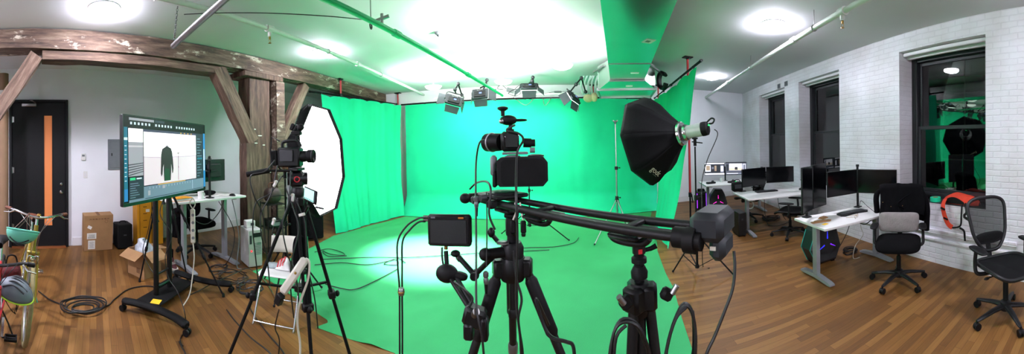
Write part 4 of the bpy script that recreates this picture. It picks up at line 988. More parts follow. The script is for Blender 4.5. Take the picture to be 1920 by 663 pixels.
# motorised pan head: the wide rounded box below the camera
vx = V((cos(.12), sin(-.12), 0)); vyaw = -.12 + .12
t = thing('pan_head', 'wide black box shaped motorised pan head under the slider camera', 'pan head', q + V((.068, .02, 0)), -.02)
oct_ = [(-.085, .012), (-.075, 0), (.08, 0), (.098, .02), (.098, .085), (.082, .105), (-.07, .105), (-.085, .093)]
MB().prism(oct_, (0, -.045, .004), (0, .045, .004), (1, 0, 0), (0, 0, 1)).build('housing', K['black'], t, 25)
MB().prism([(p * .86, .0525 + (q_ - .0525) * .86) for p, q_ in oct_], (0.004, -.052, .004), (.004, -.0455, .004), (1, 0, 0), (0, 0, 1)).build('face_plate', K['matte'], t, 25)
MB().lathe([(.03, 0), (.03, .004), (.02, .007), (.012, .008)], (.056, 0, .1095), n=24).build('dial', K['rubber'], t)
MB().lathe([(.028, 0), (.028, .003), (.018, .006)], (-.03, 0, .1095), n=24).build('mount_disc', K['grey'], t)
MB().box((-.101, 0, .078), (.020, .06, .076), b=.008).build('side_arm', K['grey'], t); MB().box((-.096, 0, .03), (.015, .06, .06), b=.004).build('arm_foot', K['black'], t)
HB = V(q) + V((.052, .02, .1175))
# camera on top
t = thing('video_camera', 'black camera on the motorised pan head of the slider, seen from behind', 'camera', HB, .05); t.scale = (.9, .9, .86)
MB().box((-.005, 0, .006), (.105, .06, .011), b=.003).build('quick_release_plate', K['grey'], t)
MB().box((-.025, .0, .056), (.075, .07, .085), b=.012).build('body', K['black'], t)
MB().box((-.018, -.042, .062), (.058, .014, .068), b=.005).build('rear_screen', K['screen_off'], t)
l = MB().lathe([(.035, 0), (.038, .01), (.040, .05), (.041, .085), (.036, .09), (.034, .075), (.002, .07)], (-.058, .01, .055), (-.75, .65, 0), 28); l.build('lens', K['rubber'], t)
MB().torus((-.10, .045, .055), (-.75, .65, 0), .041, .003, 28, 6).build('lens_ring', K['alu'], t)
MB().cyl((.03, 0, .05), (.062, 0, .048), .02, n=18).cyl((.062, 0, .048), (.078, -.0, .048), .016, n=18).build('side_handle', K['rubber'], t); MB().cyl((.055, -.02, .018), (.075, -.02, .018), .012, n=14).build('plate_knob', K['grey'], t)
MB().cyl((-.022, 0, .0985), (-.022, 0, .128), .008, n=12).box((-.022, 0, .104), (.03, .02, .012), b=.003).build('hot_shoe_post', K['black'], t)
MB().ell((-.03, 0, .148), (.036, .03, .022), nu=20, nv=12).add(pad(.07, .03, .012, .012, 0, .147).v, pad(.07, .03, .012, .012, 0, .147).f).build('top_mount', K['rubber'], t)
MB().ell((-.056, -.012, .143), (.012, .016, .012)).build('mount_glint_cap', K['steel'], t)
MB().cyl((-.052, 0, .166), (-.052, 0, .188), .008, n=12).lathe([(.010, .188), (.022, .196), (.022, .203), (.012, .207)], (-.052, 0, 0), n=18).build('top_knob', K['rubber'], t)
# cables of the camera
cam_c = HB
def cb(pts, label, r=.0035, m='cable', n=8): return single('hanging_cable' if min(V(q).z for q in pts) > .05 else 'cable', MB().tube(spline(pts, n), r, 7), K[m], label, 'cable')
cb([HB + V((-.115, -.03, .055)), at(899, 268, 1.12), at(893, 300, 1.16), at(892, 355, 1.13), at(893, 450, 1.06), at(893, 560, .97), at(897, 600, .93), at(905, 640, .92), at(908, 700, .92), at(906, 780, .92)], 'long black video cable hanging straight down left of the slider camera')
for px, py, r_, lab in ((893, 378, 1.115, 'silver plug on the upper part of the long hanging video cable'), (911, 520, 1.02, 'silver plug beside the left leg of the middle tripod')):
    p = at(px, py, r_); t = thing('cable_plug', lab, 'plug', p - V((0, 0, .02))); MB().lathe([(.006, 0), (.008, .006), (.008, .016), (.006, .02), (.009, .024), (.009, .036), (.005, .04)], n=14).build('plug_shell', K['ring'], t); MB().lathe([(.004, -.03), (.006, -.001)], n=10).build('strain_relief', K['rubber'], t)
cb([HB + V((.0, -.062, .105)), at(950, 244, 1.10), at(972, 250, 1.09), at(981, 262, 1.09), at(970, 285, 1.10), at(968, 330, 1.03), at(968, 372, .96), at(970, 450, .96), at(968, 560, .96), at(976, 640, .95), at(978, 720, .95)], 'black cable arching over the slider camera and down its right side', .004)
cb([at(881, 354, 1.24), at(893, 343, 1.2), at(911, 340, 1.06), at(920, 355, .99), at(917, 400, .98), at(928, 430, .98)], 'short black cable curling around the left end of the slider', .0035)
cb([at(912, 360, 1.14), at(913, 420, 1.08), at(912, 500, 1.04)], 'thin black cable hanging between the slider and the silver plug', .0025)
for px, c_ in ((966, 'cream'), (975, 'cream')):
    cb([at(px, 380, 1.05), at(px + 2, 395, 1.03), at(px + (6 if px > 970 else -4), 412, 1.02)], 'short pale cable end below the slider, %s of a pair' % ('left' if px < 970 else 'right'), .003, 'cream', 5)
    q = at(px + (6 if px > 970 else -4), 412, 1.02); t = thing('cable_plug', 'black plug hanging below the slider on the %s pale cable' % ('left' if px < 970 else 'right'), 'plug', q - V((0, 0, .052))); MB().box((0, 0, .03), (.018, .014, .04), b=.004).build('plug_body', K['rubber'], t); MB().lathe([(.006, 0), (.008, .009)], n=10).build('plug_collar', K['black'], t)
# middle tripod
TA = V((-.075, 1.12, 1.235)); Tp = lambda px, py, r: at(px, py, r)
f1 = fl(812, 1040) ; f2 = fl(940, 1000); f3 = fl(1130, 1045)
f1, f2, f3 = V((-.52, .98, 0)), V((-.12, 1.62, 0)), V((.44, 1.06, 0))
tripod(TA, [f1, f2, f3], 'black tripod under the left half of the camera slider, legs spread over the green cloth', r0=.0155, secs=2, foam=.2, lock='ring', column=.16, hubr=.05, m='carbon')
t = thing('ball_head', 'black ball head with a levelling knob joining the middle tripod to the slider', 'tripod head', TA + V((0, 0, .031)))
sz = S0.z - .0325 - (TA.z + .031)
hx = S0 + sd * (SL * .222) - (TA + V((0, 0, .031)))
MB().lathe([(.04, 0), (.042, .03), (.032, .05)], n=22).build('head_base', K['black'], t)
MB().cyl((0, 0, .05), (hx.x, hx.y, sz - .012), .017, n=16).lathe([(.021, sz - .08), (.023, sz - .07), (.023, sz - .03), (.021, sz - .02)], (hx.x, hx.y, 0), n=18).build('grip_post', K['rubber'], t)
MB().box((hx.x, hx.y, sz - .008), (.05, .05, .014), b=.003).build('head_plate', K['black'], t)
MB().cyl((-.03, -.02, .02), (-.085, -.045, .02), .018, n=16).ell((-.088, -.047, .02), (.022, .022, .022)).build('pan_lock_knob', K['rubber'], t); MB().cyl((-.045, .0, .045), (-.07, .0, .075), .008, n=10).ell((-.072, 0, .082), (.013, .013, .018)).build('lever', K['black'], t); MB().lathe([(.022, .0505), (.022, .056), (.018, .058)], (-.03, -.02, 0), n=18).build('bubble_level', K['steel'], t)
# diagonal strut from the slider to the tripod
cb([TA + V((.12, -.06, -.18)), at(1005, 560, 1.0), at(1020, 610, .98), at(1035, 632, .96), at(1062, 640, .92), at(1075, 650, .9), at(1078, 700, .9)], 'black cable along the right leg of the middle tripod, curving off to the right', .0055)
cb([at(962, 470, 1.04), at(968, 520, 1.02), at(978, 560, 1.0), at(972, 600, .98), at(980, 660, .97), at(980, 720, .97)], 'black cable dangling in front of the middle tripod', .004)
# right tripod (folded narrow) under the near end of the slider
RA = S0 + sd * (SL * .815); RA = V((RA.x, RA.y, 1.285))
rt = tripod(RA, [RA + V((-.13, -.08, 0)) - V((0, 0, RA.z)), RA + V((.14, -.05, 0)) - V((0, 0, RA.z)), RA + V((.02, .16, 0)) - V((0, 0, RA.z))], 'black narrow tripod with coiled cables under the motor end of the slider', r0=.013, secs=2, column=.2, hubr=.026, spread0=.022, m='carbon')
t = thing('column_head', 'black post with collars and a red mark on top of the narrow tripod', 'tripod head', RA + V((0, 0, .031)))
hz = S0.z - .0285 - (RA.z + .031)
MB().cyl((0, 0, 0), (0, 0, hz - .02), .0125, n=16).build('post', K['matte'], t)
MB().lathe([(.014, .006), (.02, .010), (.021, .024), (.016, .034), (.014, .038)], n=18).build('lower_collar', K['rubber'], t); MB().lathe([(.014, .044), (.019, .047), (.019, .058), (.014, .062)], n=18).build('middle_collar', K['rubber'], t)
MB().lathe([(.014, hz - .040), (.0165, hz - .038), (.0165, hz - .020), (.008, hz - .014), (.006, hz - .010)], n=18).build('top_socket', K['black'], t); MB().box((-.002, -.0172, hz - .030), (.009, .003, .011)).build('red_mark', K['redmark'], t)
MB().lathe([(.025, hz - .012), (.025, hz - .006), (.012, hz - .0055)], n=20).build('head_plate', K['black'], t)
MB().tube([(.012, 0, hz - .034), (.03, -.005, hz - .030), (.043, -.008, hz - .024)], [.005, .006, .007], 8).build('lever', K['rubber'], t)
for s, q in ((-1, 'left'), (1, 'right')):
    p = RA + V((s * .05, -.05, .0)); t = thing('cable_clip', 'silver and black cable clip on the %s side of the narrow tripod' % q, 'clip', p - V((0, 0, .0))); MB().box((0, 0, .012), (.03, .022, .028), r=rot(0, s * .6, 0), b=.006).build('clip_body', K['rubber'], t); MB().cyl((s * .008, -.012, .016), (s * .02, -.014, .034), .007, n=12).build('clip_screw', K['steel'], t)
def hang_coil(c, w, h, label, n=4, r=.005, seed=0, tilt=0.0):
    rnd = random.Random(seed); pts = []
    for k in range(n * 10):
        a = 2 * pi * k / 10 + pi / 2; q = 1 + rnd.uniform(-.08, .08)
        pts.append(V(c) + V((cos(a) * w * q + tilt * sin(a) * h, -.012 + .006 * (k // 10) + rnd.uniform(-.003, .003), sin(a) * h * q)))
    return single('hanging_coil', MB().tube(spline(pts, 4), r, 6), K['cable'], label, 'cable')
hang_coil(RA + V((-.045, -.075, -.15)), .045, .14, 'black cable coil hanging on the left of the narrow tripod', 4, .0036, 4, -.12)
hang_coil(RA + V((.045, -.115, -.10)), .036, .11, 'black cable coil hanging on the right of the narrow tripod', 3, .0036, 5, .15)
cb([RA + V((-.055, -.07, -.30)), RA + V((-.06, -.07, -.24)), RA + V((-.055, -.07, -.2))], 'pale cable end sticking out of the left coil on the narrow tripod', .005, 'cream', 5)
cb([at(1376, 470, .70), at(1378, 500, .69), at(1374, 540, .68), at(1360, 580, .67), at(1340, 630, .66), at(1325, 663, .65), at(1310, 720, .65), at(1300, 800, .66)], 'twisted black cable hanging from the motor box of the slider', .0035)
# ------------------------------------------------------------------ field monitor on its arm
MC = at(843, 431, 1.20)
t = thing('field_monitor', 'small black field monitor on a jointed arm left of the middle tripod', 'monitor', MC - V((0, 0, .06)), .10)
MB().box((0, 0, .06), (.163, .026, .118), b=.007).build('housing', K['black'], t); MB().box((-.003, -.0142, .058), (.134, .003, .086)).build('screen', mat('grey_matte_screen', '1c2022', .35, noise=.04), t)
MB().box((.075, .002, .06), (.016, .034, .10), b=.005).build('side_grip', K['matte'], t); MB().box((.045, -.0146, .109), (.02, .002, .006)).build('orange_badge', mat('orange_badge', 'd07818', .5, noise=.03), t); MB().box((-.06, -.0146, .109), (.016, .002, .005)).build('white_badge', K['grey'], t)
for z in (.108, .096): MB().cyl((-.082, 0, z), (-.10, 0, z), .006, n=12).build('connector', K['steel'], t)
MB().cyl((-.015, 0, .0), (-.015, 0, -.012), .007, n=12).build('mount_screw', K['brass'], t)
t = thing('articulated_arm', 'black articulated arm with a fat ball joint holding the field monitor on a tripod leg', 'monitor arm', at(895, 600, 1.005), 0); L = loc_of(t)
pA, pB, pC, pD = at(836, 470, 1.19), at(838, 497, 1.18), at(848, 518, 1.16), at(893, 598, 1.005)
MB().cyl(L(pA), L(pB), .0085, n=14).build('neck', K['black'], t)
MB().ell(L(at(838, 512, 1.17)), (.042, .03, .034), nu=20, nv=12).add(pad(.075, .035, .03, 0, 0, 0).v, pad(.075, .035, .03, 0, 0, 0).f, 0, M.Translation(L(at(858, 516, 1.16))) @ M.Rotation(.12, 4, 'Y')).build('ball_joint', K['rubber'], t)
for d in (-.012, .014):
    o_ = V((d, 0, -.0)); MB().cyl(L(pC + o_), L(pD + o_ * .6 + V((-.005, 0, .02))), .0085, n=14).build('lower_arm', K['carbon'], t)
m = MB(); c_ = L(pD)
m.box(c_ + V((-.005, 0, .01)), (.07, .05, .06), r=rot(0, .25, 0), b=.01).box(c_ + V((-.022, -.01, -.03)), (.03, .04, .05), b=.006).box(c_ + V((.028, -.01, -.02)), (.022, .04, .07), b=.006); m.build('clamp', K['black'], t)
MB().cyl(c_ + V((.0, -.03, .03)), c_ + V((.01, -.05, .05)), .011, n=14).build('clamp_knob', K['steel'], t)
t = thing('friction_arm', 'short black friction arm with a silver joint right of the field monitor', 'monitor arm', at(891, 516, 1.12), 0); L = loc_of(t)
a_, b_, c2 = at(857, 478, 1.17), at(890, 515, 1.13), at(922, 483, 1.09)
MB().cyl(L(a_), L(b_), .0095, n=14).build('upper_arm', K['black'], t); MB().cyl(L(b_), L(c2), .0095, n=14).build('lower_arm', K['black'], t)
MB().ell(L(b_), (.017, .02, .017)).cyl(L(b_ + V((0, -.02, 0))), L(b_ + V((0, .02, 0))), .014, n=16).build('elbow_knob', K['rubber'], t); MB().cyl(L(a_ + V((.003, 0, -.004))), L(a_ + V((.014, 0, -.017))), .0115, n=14).build('silver_joint', K['steel'], t); MB().ell(L(a_ + V((-.006, 0, .006))), (.018, .018, .012)).build('ball', K['rubber'], t)
for i, (py, b1, lab) in enumerate(((408, 757, 'upper black cable arching from the left side of the field monitor'), (415, 763, 'lower black cable arching from the left side of the field monitor'))):
    cb([at(797, py, 1.20), at(785, py + 1, 1.19 - .01 * i), at(763 + 6 * i, py + 15, 1.18), at(746 + 9 * i, 452, 1.17), at(746 + 8 * i, 500, 1.17), at(749 + 5 * i, 541, 1.17), at(749.5 + i * 5, 620, 1.17), at(749.5 + i * 5, 720, 1.17), at(749.5 + i * 5, 840, 1.17)], lab, .0035)
q = at(752.5, 546, 1.10); t = thing('cable_clip', 'small silver ferrule joining the two cables left of the field monitor', 'clip', q - V((0, 0, .012))); MB().lathe([(.009, 0), (.011, .003), (.011, .021), (.009, .024)], n=16).build('ferrule', K['steel'], t); MB().lathe([(.0115, .009), (.0125, .011), (.0115, .014)], n=16).build('band', K['brass'], t)
cb([at(829, 463, 1.20), at(829, 480, 1.19), at(832, 500, 1.18)], 'short black lead under the field monitor beside its neck', .004)
cb([at(852, 528, 1.10), at(874, 545, 1.02), at(886, 560, 1.0), at(880, 575, .98)], 'black lead looping along the articulated arm', .004)
# ================================================================== VIDEO TRIPOD ON THE LEFT
VA = V((-1.52, 1.69, 1.30))
tripod(VA, [fl(412, 712), fl(668, 708), fl(592, 780)], 'black twin-tube video tripod left of centre in front of the glowing softbox', r0=.020, twin=True, column=.0, hubr=.06, spreader=.45, name='tripod')
t = thing('fluid_head', 'black fluid head with a long pan handle on the left video tripod', 'tripod head', VA + V((0, 0, .031))); L = loc_of(t)
MB().lathe([(.05, 0), (.055, .03), (.04, .06)], n=24).build('head_base', K['black'], t); MB().box((0, 0, .12), (.10, .08, .11), r=rot(0, 0, .7), b=.016).cyl((-.05, -.05, .12), (.05, .05, .12), .045, n=20).build('head_body', K['black'], t)
MB().torus((.036, -.044, .12), (.63, -.78, 0), .018, .004, 20, 6).build('red_dial', K['red'], t)
h0, h1 = at(541, 312, 2.22), at(462, 327, 2.22)
MB().cyl(L(h0 + V((.02, .02, -.03))), L(h0.lerp(h1, .5)), .009, n=12).cyl(L(h0.lerp(h1, .45)), L(h1), .019, n=16).build('pan_handle', K['rubber'], t)
MB().box((0, 0, .187), (.07, .13, .02), r=rot(0, 0, .3), b=.004).build('sliding_plate', K['dark'], t)
cc = VA + V((0, 0, .031 + .198))
lx = V((.93, .36, 0)).normalized()
t = thing('cinema_camera', 'black cinema camera with a big lens pointing right, on the left video tripod', 'camera', cc, atan2(lx.y, lx.x))   # lens along local +x
MB().box((-.05, 0, .075), (.17, .10, .14), b=.012).build('body', K['black'], t)
MB().lathe([(.038, 0), (.040, .02), (.038, .04), (.046, .05), (.046, .09), (.042, .095), (.038, .088), (.002, .07)], (.036, 0, .08), (1, 0, 0), 30).build('lens', K['rubber'], t)
MB().torus((.12, 0, .08), (1, 0, 0), .045, .003, 30, 6).build('lens_ring', K['char'], t)
MB().tube(spline([(-.11, 0, .145), (-.10, 0, .185), (0, 0, .19), (.03, 0, .147)], 5), .012, 10).build('top_handle', K['black'], t)
MB().box((-.165, 0, .07), (.055, .085, .11), b=.008).build('battery', K['matte'], t)
MB().box((-.06, -.056, .085), (.10, .01, .08), b=.003).build('side_panel', K['char'], t)
m = MB().cyl((.0, 0, .19), (.0, 0, .235), .01, n=12).box((.0, 0, .245), (.07, .05, .03), b=.006).cyl((-.02, 0, .26), (.01, 0, .30), .014, n=14).ell((.03, .0, .285), (.028, .022, .024)).box((-.03, 0, .29), (.03, .03, .05), r=rot(0, .4, 0), b=.006); m.build('top_accessory', K['rubber'], t)
MB().tube([(-.17, -.05, .0), (-.18, -.06, .12), (-.17, -.05, .22), (-.11, -.04, .19)], .005, 8).build('cage_bar', K['dark'], t)
# phone monitor on the tripod
pm = at(582, 366, 2.0); t = thing('phone', 'black phone showing a pale teal picture, clamped to the left video tripod', 'phone', pm, -.62 + .55); t.rotation_euler = (0, .16, -.62 + .35)
MB().box((0, 0, 0), (.142, .011, .088), b=.005).build('phone_body', K['black'], t); MB().box((-.008, -.0064, .002), (.105, .0012, .07)).build('screen', glow('teal_screen', 'a9d8d0', .9), t)
mb = MB()
for k in range(6): mb.box((-.05 + k * .017, -.0074, -.027), (.012, .0006, .009))
mb.build('screen_icons', glow('teal_icon', '5f9a94', .6), t); MB().box((.055, -.0072, .004), (.014, .0006, .06)).build('screen_sidebar', glow('dark_sidebar', '1c2a2c', .3), t)
t = thing('phone_clamp', 'small black clamp arm joining the phone to the left video tripod', 'clamp', at(575, 392, 2.04)); L = loc_of(t); MB().cyl(L(at(578, 386, 2.02)), L(at(570, 402, 2.1)), .009, n=12).build('clamp_arm', K['black'], t); MB().cyl(L(at(592, 388, 2.0)), L(at(607, 391, 1.98)), .006, n=10).build('clamp_screw', K['char'], t)
# white power strip strapped to the tripod, at a slant
a_, b_ = at(573, 484, 1.93), at(529, 549, 1.90)
t = thing('power_strip', 'white power strip strapped at a slant to the left video tripod', 'power strip', (a_ + b_) / 2); L = loc_of(t)
m = MB().bar(L(a_), L(b_), .052, .032, up=(.5, -.8, .3), bev=.012); m.build('strip_housing', K['cream'], t)
dd = (b_ - a_).normalized(); up_ = V((.5, -.8, .3)); up_ = (up_ - dd * up_.dot(dd)).normalized()
MB().ell(L(a_.lerp(b_, .42) + up_ * .0165), (.008, .008, .008)).build('switch', K['brass'], t)
MB().tube([L(q) for q in spline([a_ + V((0, 0, .0)), at(580, 492, 1.92), at(577, 525, 1.92), at(560, 575, 1.93), at(558, 610, 1.95), at(563, 650, 1.97), at(560, 720, 1.97)], 7)], .007, 8).build('cord', K['cream'], t)
q = at(524, 560, 1.90); MB().box(L(q), (.045, .04, .07), r=rot(0, .5, 0), b=.006).build('black_plug', K['rubber'], t)
cb([at(523, 580, 1.86), at(520, 592, 1.92), at(516, 615, 1.95), at(524, 640, 1.95), at(520, 700, 1.97), at(530, 760, 1.99)], 'thin black lead hanging from the plug on the slanting power strip', .004)
t = thing('equipment_pouch', 'black pouch hanging from the centre of the left video tripod', 'bag', VA + V((.02, -.01, -.50))); pad(.09, .09, .26, 0, 0, .13).build('pouch_body', K['fabric'], t); MB().tube([(0, 0, .25), (0, 0, .40)], .006, 8).build('hanging_strap', K['matte'], t)
t = thing('tripod_accessory', 'black clamp block on the right leg of the left video tripod', 'clamp', at(566, 505, 2.02)); MB().box((0, 0, 0), (.06, .045, .03), b=.008).build('clamp_body', K['rubber'], t); MB().cyl((.02, -.02, 0), (.05, -.025, 0), .011, n=12).build('clamp_knob', K['black'], t)
rnd = random.Random(5)
for i, (x0, y0, x1, y1, x2, y2, rr) in enumerate(((520, 310, 490, 400, 500, 480, 2.2), (528, 330, 480, 380, 478, 470, 2.25), (535, 350, 560, 430, 545, 540, 2.1), (548, 360, 572, 420, 590, 560, 2.25), (515, 300, 470, 330, 492, 400, 2.12), (545, 320, 530, 420, 555, 520, 2.1))):
    cb([at(x0, y0, rr - .06), at((x0 + x1) / 2 + 4, (y0 + y1) / 2 + 6, rr - .1), at(x1, y1, rr - .12), at((x1 + x2) / 2 - 5, (y1 + y2) / 2, rr - .13), at(x2, y2, rr - .1), at(x2 + 6, y2 + 55, rr - .08)], ['black cable hanging off the back of the cinema camera, longest on the left', 'black cable bowing out left of the left video tripod', 'black cable running down beside the slanting power strip', 'black cable hanging past the phone on the left video tripod', 'black cable looping below the pan handle of the fluid head', 'black cable dropping down the middle of the left video tripod'][i], .0045)
for i, (px, py, ang) in enumerate(((516, 344, .9), (513, 415, 1.1), (549, 370, 1.4), (566, 402, .3))):
    q = at(px, py, 2.02); t = thing('cable_tie', ['white cable tie on the cables left of the fluid head', 'white tape on the left leg of the left video tripod', 'white connector block hanging below the fluid head', 'white tag beside the phone clamp'][i], 'cable tie', q); MB().box((0, 0, 0), (.05, .014, .018), r=rot(0, -ang, 0), b=.003).build('strap', K['white'], t); MB().box((.018 * cos(ang), -.009, .018 * sin(ang)), (.014, .006, .014), r=rot(0, -ang, 0)).build('buckle', K['cream'], t)
# ------------------------------------------------------------------ folding chair behind the tripod
fc = V((-2.28, 2.27, 0)); fyaw = -.15
t = thing('folding_chair', 'white folding chair with chrome legs behind the left video tripod, piled with things', 'folding chair', fc, fyaw + .55)
MB().add(pad(.40, .36, .03, 0, 0, .455, e=5).v, pad(.40, .36, .03, 0, 0, .455, e=5).f).build('seat', K['white'], t)
MB().grid(lambda u, v: V((-.2 + .4 * u, .245 + .05 * (2 * u - 1) ** 2 * -1 + .03 * v, .60 + .15 * v)), 14, 4)
bk = MB().grid(lambda u, v: V((-.2 + .4 * u, .25 - .05 * (2 * u - 1) ** 2 + .03 * v, .56 + .17 * v)), 14, 4); solid(bk.build('backrest', K['cream'], t), .014)
for s in (-1, 1):
    MB().tube(spline([(s * .19, .265, .74), (s * .205, .22, .56), (s * .205, .0, .40), (s * .205, -.22, .02), (s * .205, -.235, .012)], 5), .011, 10).build('front_leg', K['chrome'], t)
    MB().tube(spline([(s * .18, -.12, .43), (s * .18, .10, .22), (s * .18, .27, .012)], 4), .011, 10).build('rear_leg', K['chrome'], t)
MB().cyl((-.205, -.225, .03), (.205, -.225, .03), .009, n=10).build('front_crossbar', K['chrome'], t); MB().cyl((-.18, .25, .04), (.18, .25, .04), .009, n=10).build('rear_crossbar', K['chrome'], t)
TT = M.Translation(t.location) @ M.Rotation(t.rotation_euler.z, 4, 'Z')
zz = .4715
def onseat(x, y): q = TT @ V((x, y, zz)); return q
p = onseat(-.125, .06); t2 = thing('plastic_packet', 'grey plastic packet on the left of the folding chair seat', 'packet', p, .1 + fyaw + .55); MB().grid(lambda u, v: V((-.06 + .12 * u, -.08 + .16 * v, .004 + .02 * sin(pi * u) * sin(pi * v) + .008 * nz(u * 4, v * 4, 2))), 14, 12).build('packet_top', mat('grey_plastic_film', '8f9a9c', .3, noise=.2, scale=14), t2); MB().box((0, 0, .0015), (.12, .16, .002)).build('packet_base', K['grey'], t2)
p = onseat(.025, .05); t2 = thing('folded_cloth', 'crumpled white cloth with red stripes on the folding chair seat', 'cloth', p, fyaw + .55); MB().grid(lambda u, v: V((-.08 + .16 * u, -.09 + .18 * v, .004 + .11 * (sin(pi * u) * sin(pi * v)) ** .7 * (.8 + .4 * nz(u * 3, v * 3, 4)))), 20, 20).build('cloth_body', K['white'], t2)
for k in range(3): MB().grid(lambda u, v, k=k: V((-.062 + .0267 * k + .016 * u, -.08 + .16 * v, .010 + .112 * (sin(pi * ((.02 + .03 * k + .018 * u) / .18 if False else (.11 + .167 * k + .1 * u))) * sin(pi * (.055 + .89 * v))) ** .7 * (.8 + .4 * nz((.11 + .167 * k + .1 * u) * 3, (.055 + .89 * v) * 3, 4)))), 4, 16).build('red_stripe', K['red'], t2)
p = onseat(.148, .0); t2 = thing('dark_box', 'dark grey flat box leaning on the striped cloth on the folding chair', 'box', p + V((0, 0, .002)), fyaw + .55); MB().box((0, .0, .055), (.045, .14, .10), r=rot(0, -.2, 0), b=.006).build('box_body', K['char'], t2); MB().box((-.01, 0, .1075), (.03, .09, .003), r=rot(0, -.2, 0)).build('label_plate', K['grey'], t2)
# black case behind the softbox
t = thing('equipment_case', 'black upright equipment case on the floor behind the left video tripod', 'case', (-3.86, 4.50, 0), .9); MB().box((0, 0, .34), (.62, .26, .60), b=.02).build('case_body', K['fabric'], t); MB().tube(spline([(-.1, 0, .64), (-.09, 0, .69), (.09, 0, .69), (.1, 0, .64)], 4), .011, 8).build('handle', K['rubber'], t)
for s in (-1, 1): MB().cyl((s * .25, .08, .03), (s * .21, .08, .03), .03, n=14).build('wheel', K['rubber'], t)
# ================================================================== BIG SCREEN ON ITS ROLLING STAND
TL, TR = V((-2.84, .86, 0)), V((-3.65, 2.24, 0))
td = (TR - TL).normalized(); tn = V((td.y, -td.x, 0))           # tn points to the viewer
tyaw = atan2(td.y, td.x); TW = (TR - TL).length
tc = (TL + TR) / 2; Z0, Z1 = 1.145, 2.012; TH = Z1 - Z0
t = thing('television', 'large flat screen on a black rolling stand showing a headless figure in editing software', 'television', (tc.x, tc.y, Z0), tyaw)   # local -y faces the viewer
K['teal_edge'] = mat('dark_green_black_bezel', '0c120f', .3, noise=.05)
MB().box((0, .022, TH / 2), (TW, .045, TH), b=.008).build('housing', K['black'], t)
MB().box((0, .06, TH * .42), (TW * .62, .05, TH * .55), b=.015).build('rear_cover', K['dark'], t)
fr = MB()
for s in (-1, 1): fr.box((s * (TW / 2 - .006), -.002, TH / 2), (.012, .006, TH - .004))
fr.box((0, -.002, TH - .006), (TW - .024, .006, .012)).box((0, -.002, .016), (TW - .024, .006, .032)); fr.build('bezel', K['teal_edge'], t)
C = lambda n, h, s: glow('tv_' + n, h, s)
TVM = dict(dark=C('dark_panel', '242a38', .8), purple=C('toolbar_purple', '3a3450', .75), teal=C('teal_strip', '1f5f78', .9), blue=C('blue_block', '2a6ea8', .9), grey=C('timeline_grey', '66768a', .8), lgrey=C('photo_grey', 'a29aa8', .6), white=C('studio_white', 'fbf6fb', .80), floor=C('studio_floor', 'e6cfdc', .62), shade=C('wall_line', 'c9bcc8', .6), fig=C('figure_dark', '2a1e26', .8), figg=C('figure_greenish', '1c3a2a', .7), pale=C('icon_pale', 'c8d0dc', .9), green=C('green_button', '2fae74', .9), orange=C('orange_line', 'd89a30', .9), stripe=C('rail_stripe', '4a4450', .8))
W_, H_ = TW - .024, TH - .044
mb = MB(); ms = list(TVM); mats = [TVM[k] for k in ms]; lay = [0]
def R4(n, x0, x1, z0, z1, P=None):
    y = -.0003 - .00012 * lay[0]; lay[0] += 1
    pts = P or [(x0, z0), (x1, z0), (x1, z1), (x0, z1)]
    mb.add([((p - .5) * W_, y, .032 + q * H_) for p, q in pts], [tuple(range(len(pts)))], ms.index(n))
R4('dark', 0, 1, 0, 1)
R4('purple', .0, 1, .885, 1); R4('lgrey', .05, .30, .955, .985); R4('dark', .31, .42, .955, .985)
for k in range(22):
    if k in (6, 13): continue
    R4('pale', .06 + k * .036, .078 + k * .036, .905, .935)
R4('teal', 0, .034, .02, .87); R4('blue', 0, .034, .02, .16); R4('pale', .0, .034, .72, .75)
for k in range(9): R4('pale', .006, .024, .25 + k * .05, .258 + k * .05)
R4('lgrey', .04, .18, .30, .86); R4('white', .04, .18, .70, .86); R4('shade', .04, .18, .64, .66)
for k in range(5): R4('stripe', 0, 0, 0, 0, [(.04, .44 - k * .03), (.18, .455 - k * .025), (.18, .445 - k * .025), (.04, .425 - k * .03)])
R4('purple', .18, .865, .83, .86)
for k in range(4): R4('orange', .62 + k * .05, .635 + k * .05, .838, .852)
R4('white', .185, .85, .52, .83); R4('floor', .185, .85, .175, .52); R4('shade', 0, 0, 0, 0, [(.185, .53), (.36, .515), (.36, .505), (.185, .515)]); R4('shade', 0, 0, 0, 0, [(.50, .515), (.85, .53), (.85, .515), (.50, .505)])
R4('fig', 0, 0, 0, 0, [(.405, .20), (.40, .34), (.402, .42), (.392, .38), (.386, .29), (.374, .26), (.366, .30), (.368, .42), (.372, .55), (.385, .62), (.42, .645), (.432, .66), (.455, .66), (.463, .645), (.49, .63), (.505, .58), (.515, .48), (.522, .36), (.516, .30), (.505, .29), (.500, .36), (.492, .42), (.492, .34), (.485, .20)])
R4('figg', 0, 0, 0, 0, [(.412, .20), (.41, .33), (.425, .38), (.44, .35), (.45, .37), (.47, .34), (.475, .20)])
R4('lgrey', 0, 0, 0, 0, [(.432, .655), (.436, .672), (.452, .674), (.456, .655)])
R4('fig', .585, .590, .19, .56); R4('fig', 0, 0, 0, 0, [(.572, .555), (.603, .56), (.60, .575), (.585, .565), (.575, .58)]); R4('fig', .583, .592, .36, .38)
R4('dark', .855, .965, .17, .86)
for k in range(14): R4('grey', .865, .865 + .04 + .05 * ((k * 7) % 5) / 5, .20 + k * .044, .212 + k * .044)
R4('teal', .87, .95, .46, .49); R4('blue', .968, 1, .02, .87); R4('pale', .972, .99, .28, .62)
R4('grey', .04, .965, .0, .165); R4('orange', .33, .68, .163, .171); R4('dark', .04, .18, .03, .29); R4('green', .05, .10, .255, .285); R4('pale', .11, .16, .262, .278)
for k in range(7): R4('grey', .05, .10 + .05 * ((k * 3) % 4) / 4, .05 + k * .027, .058 + k * .027)
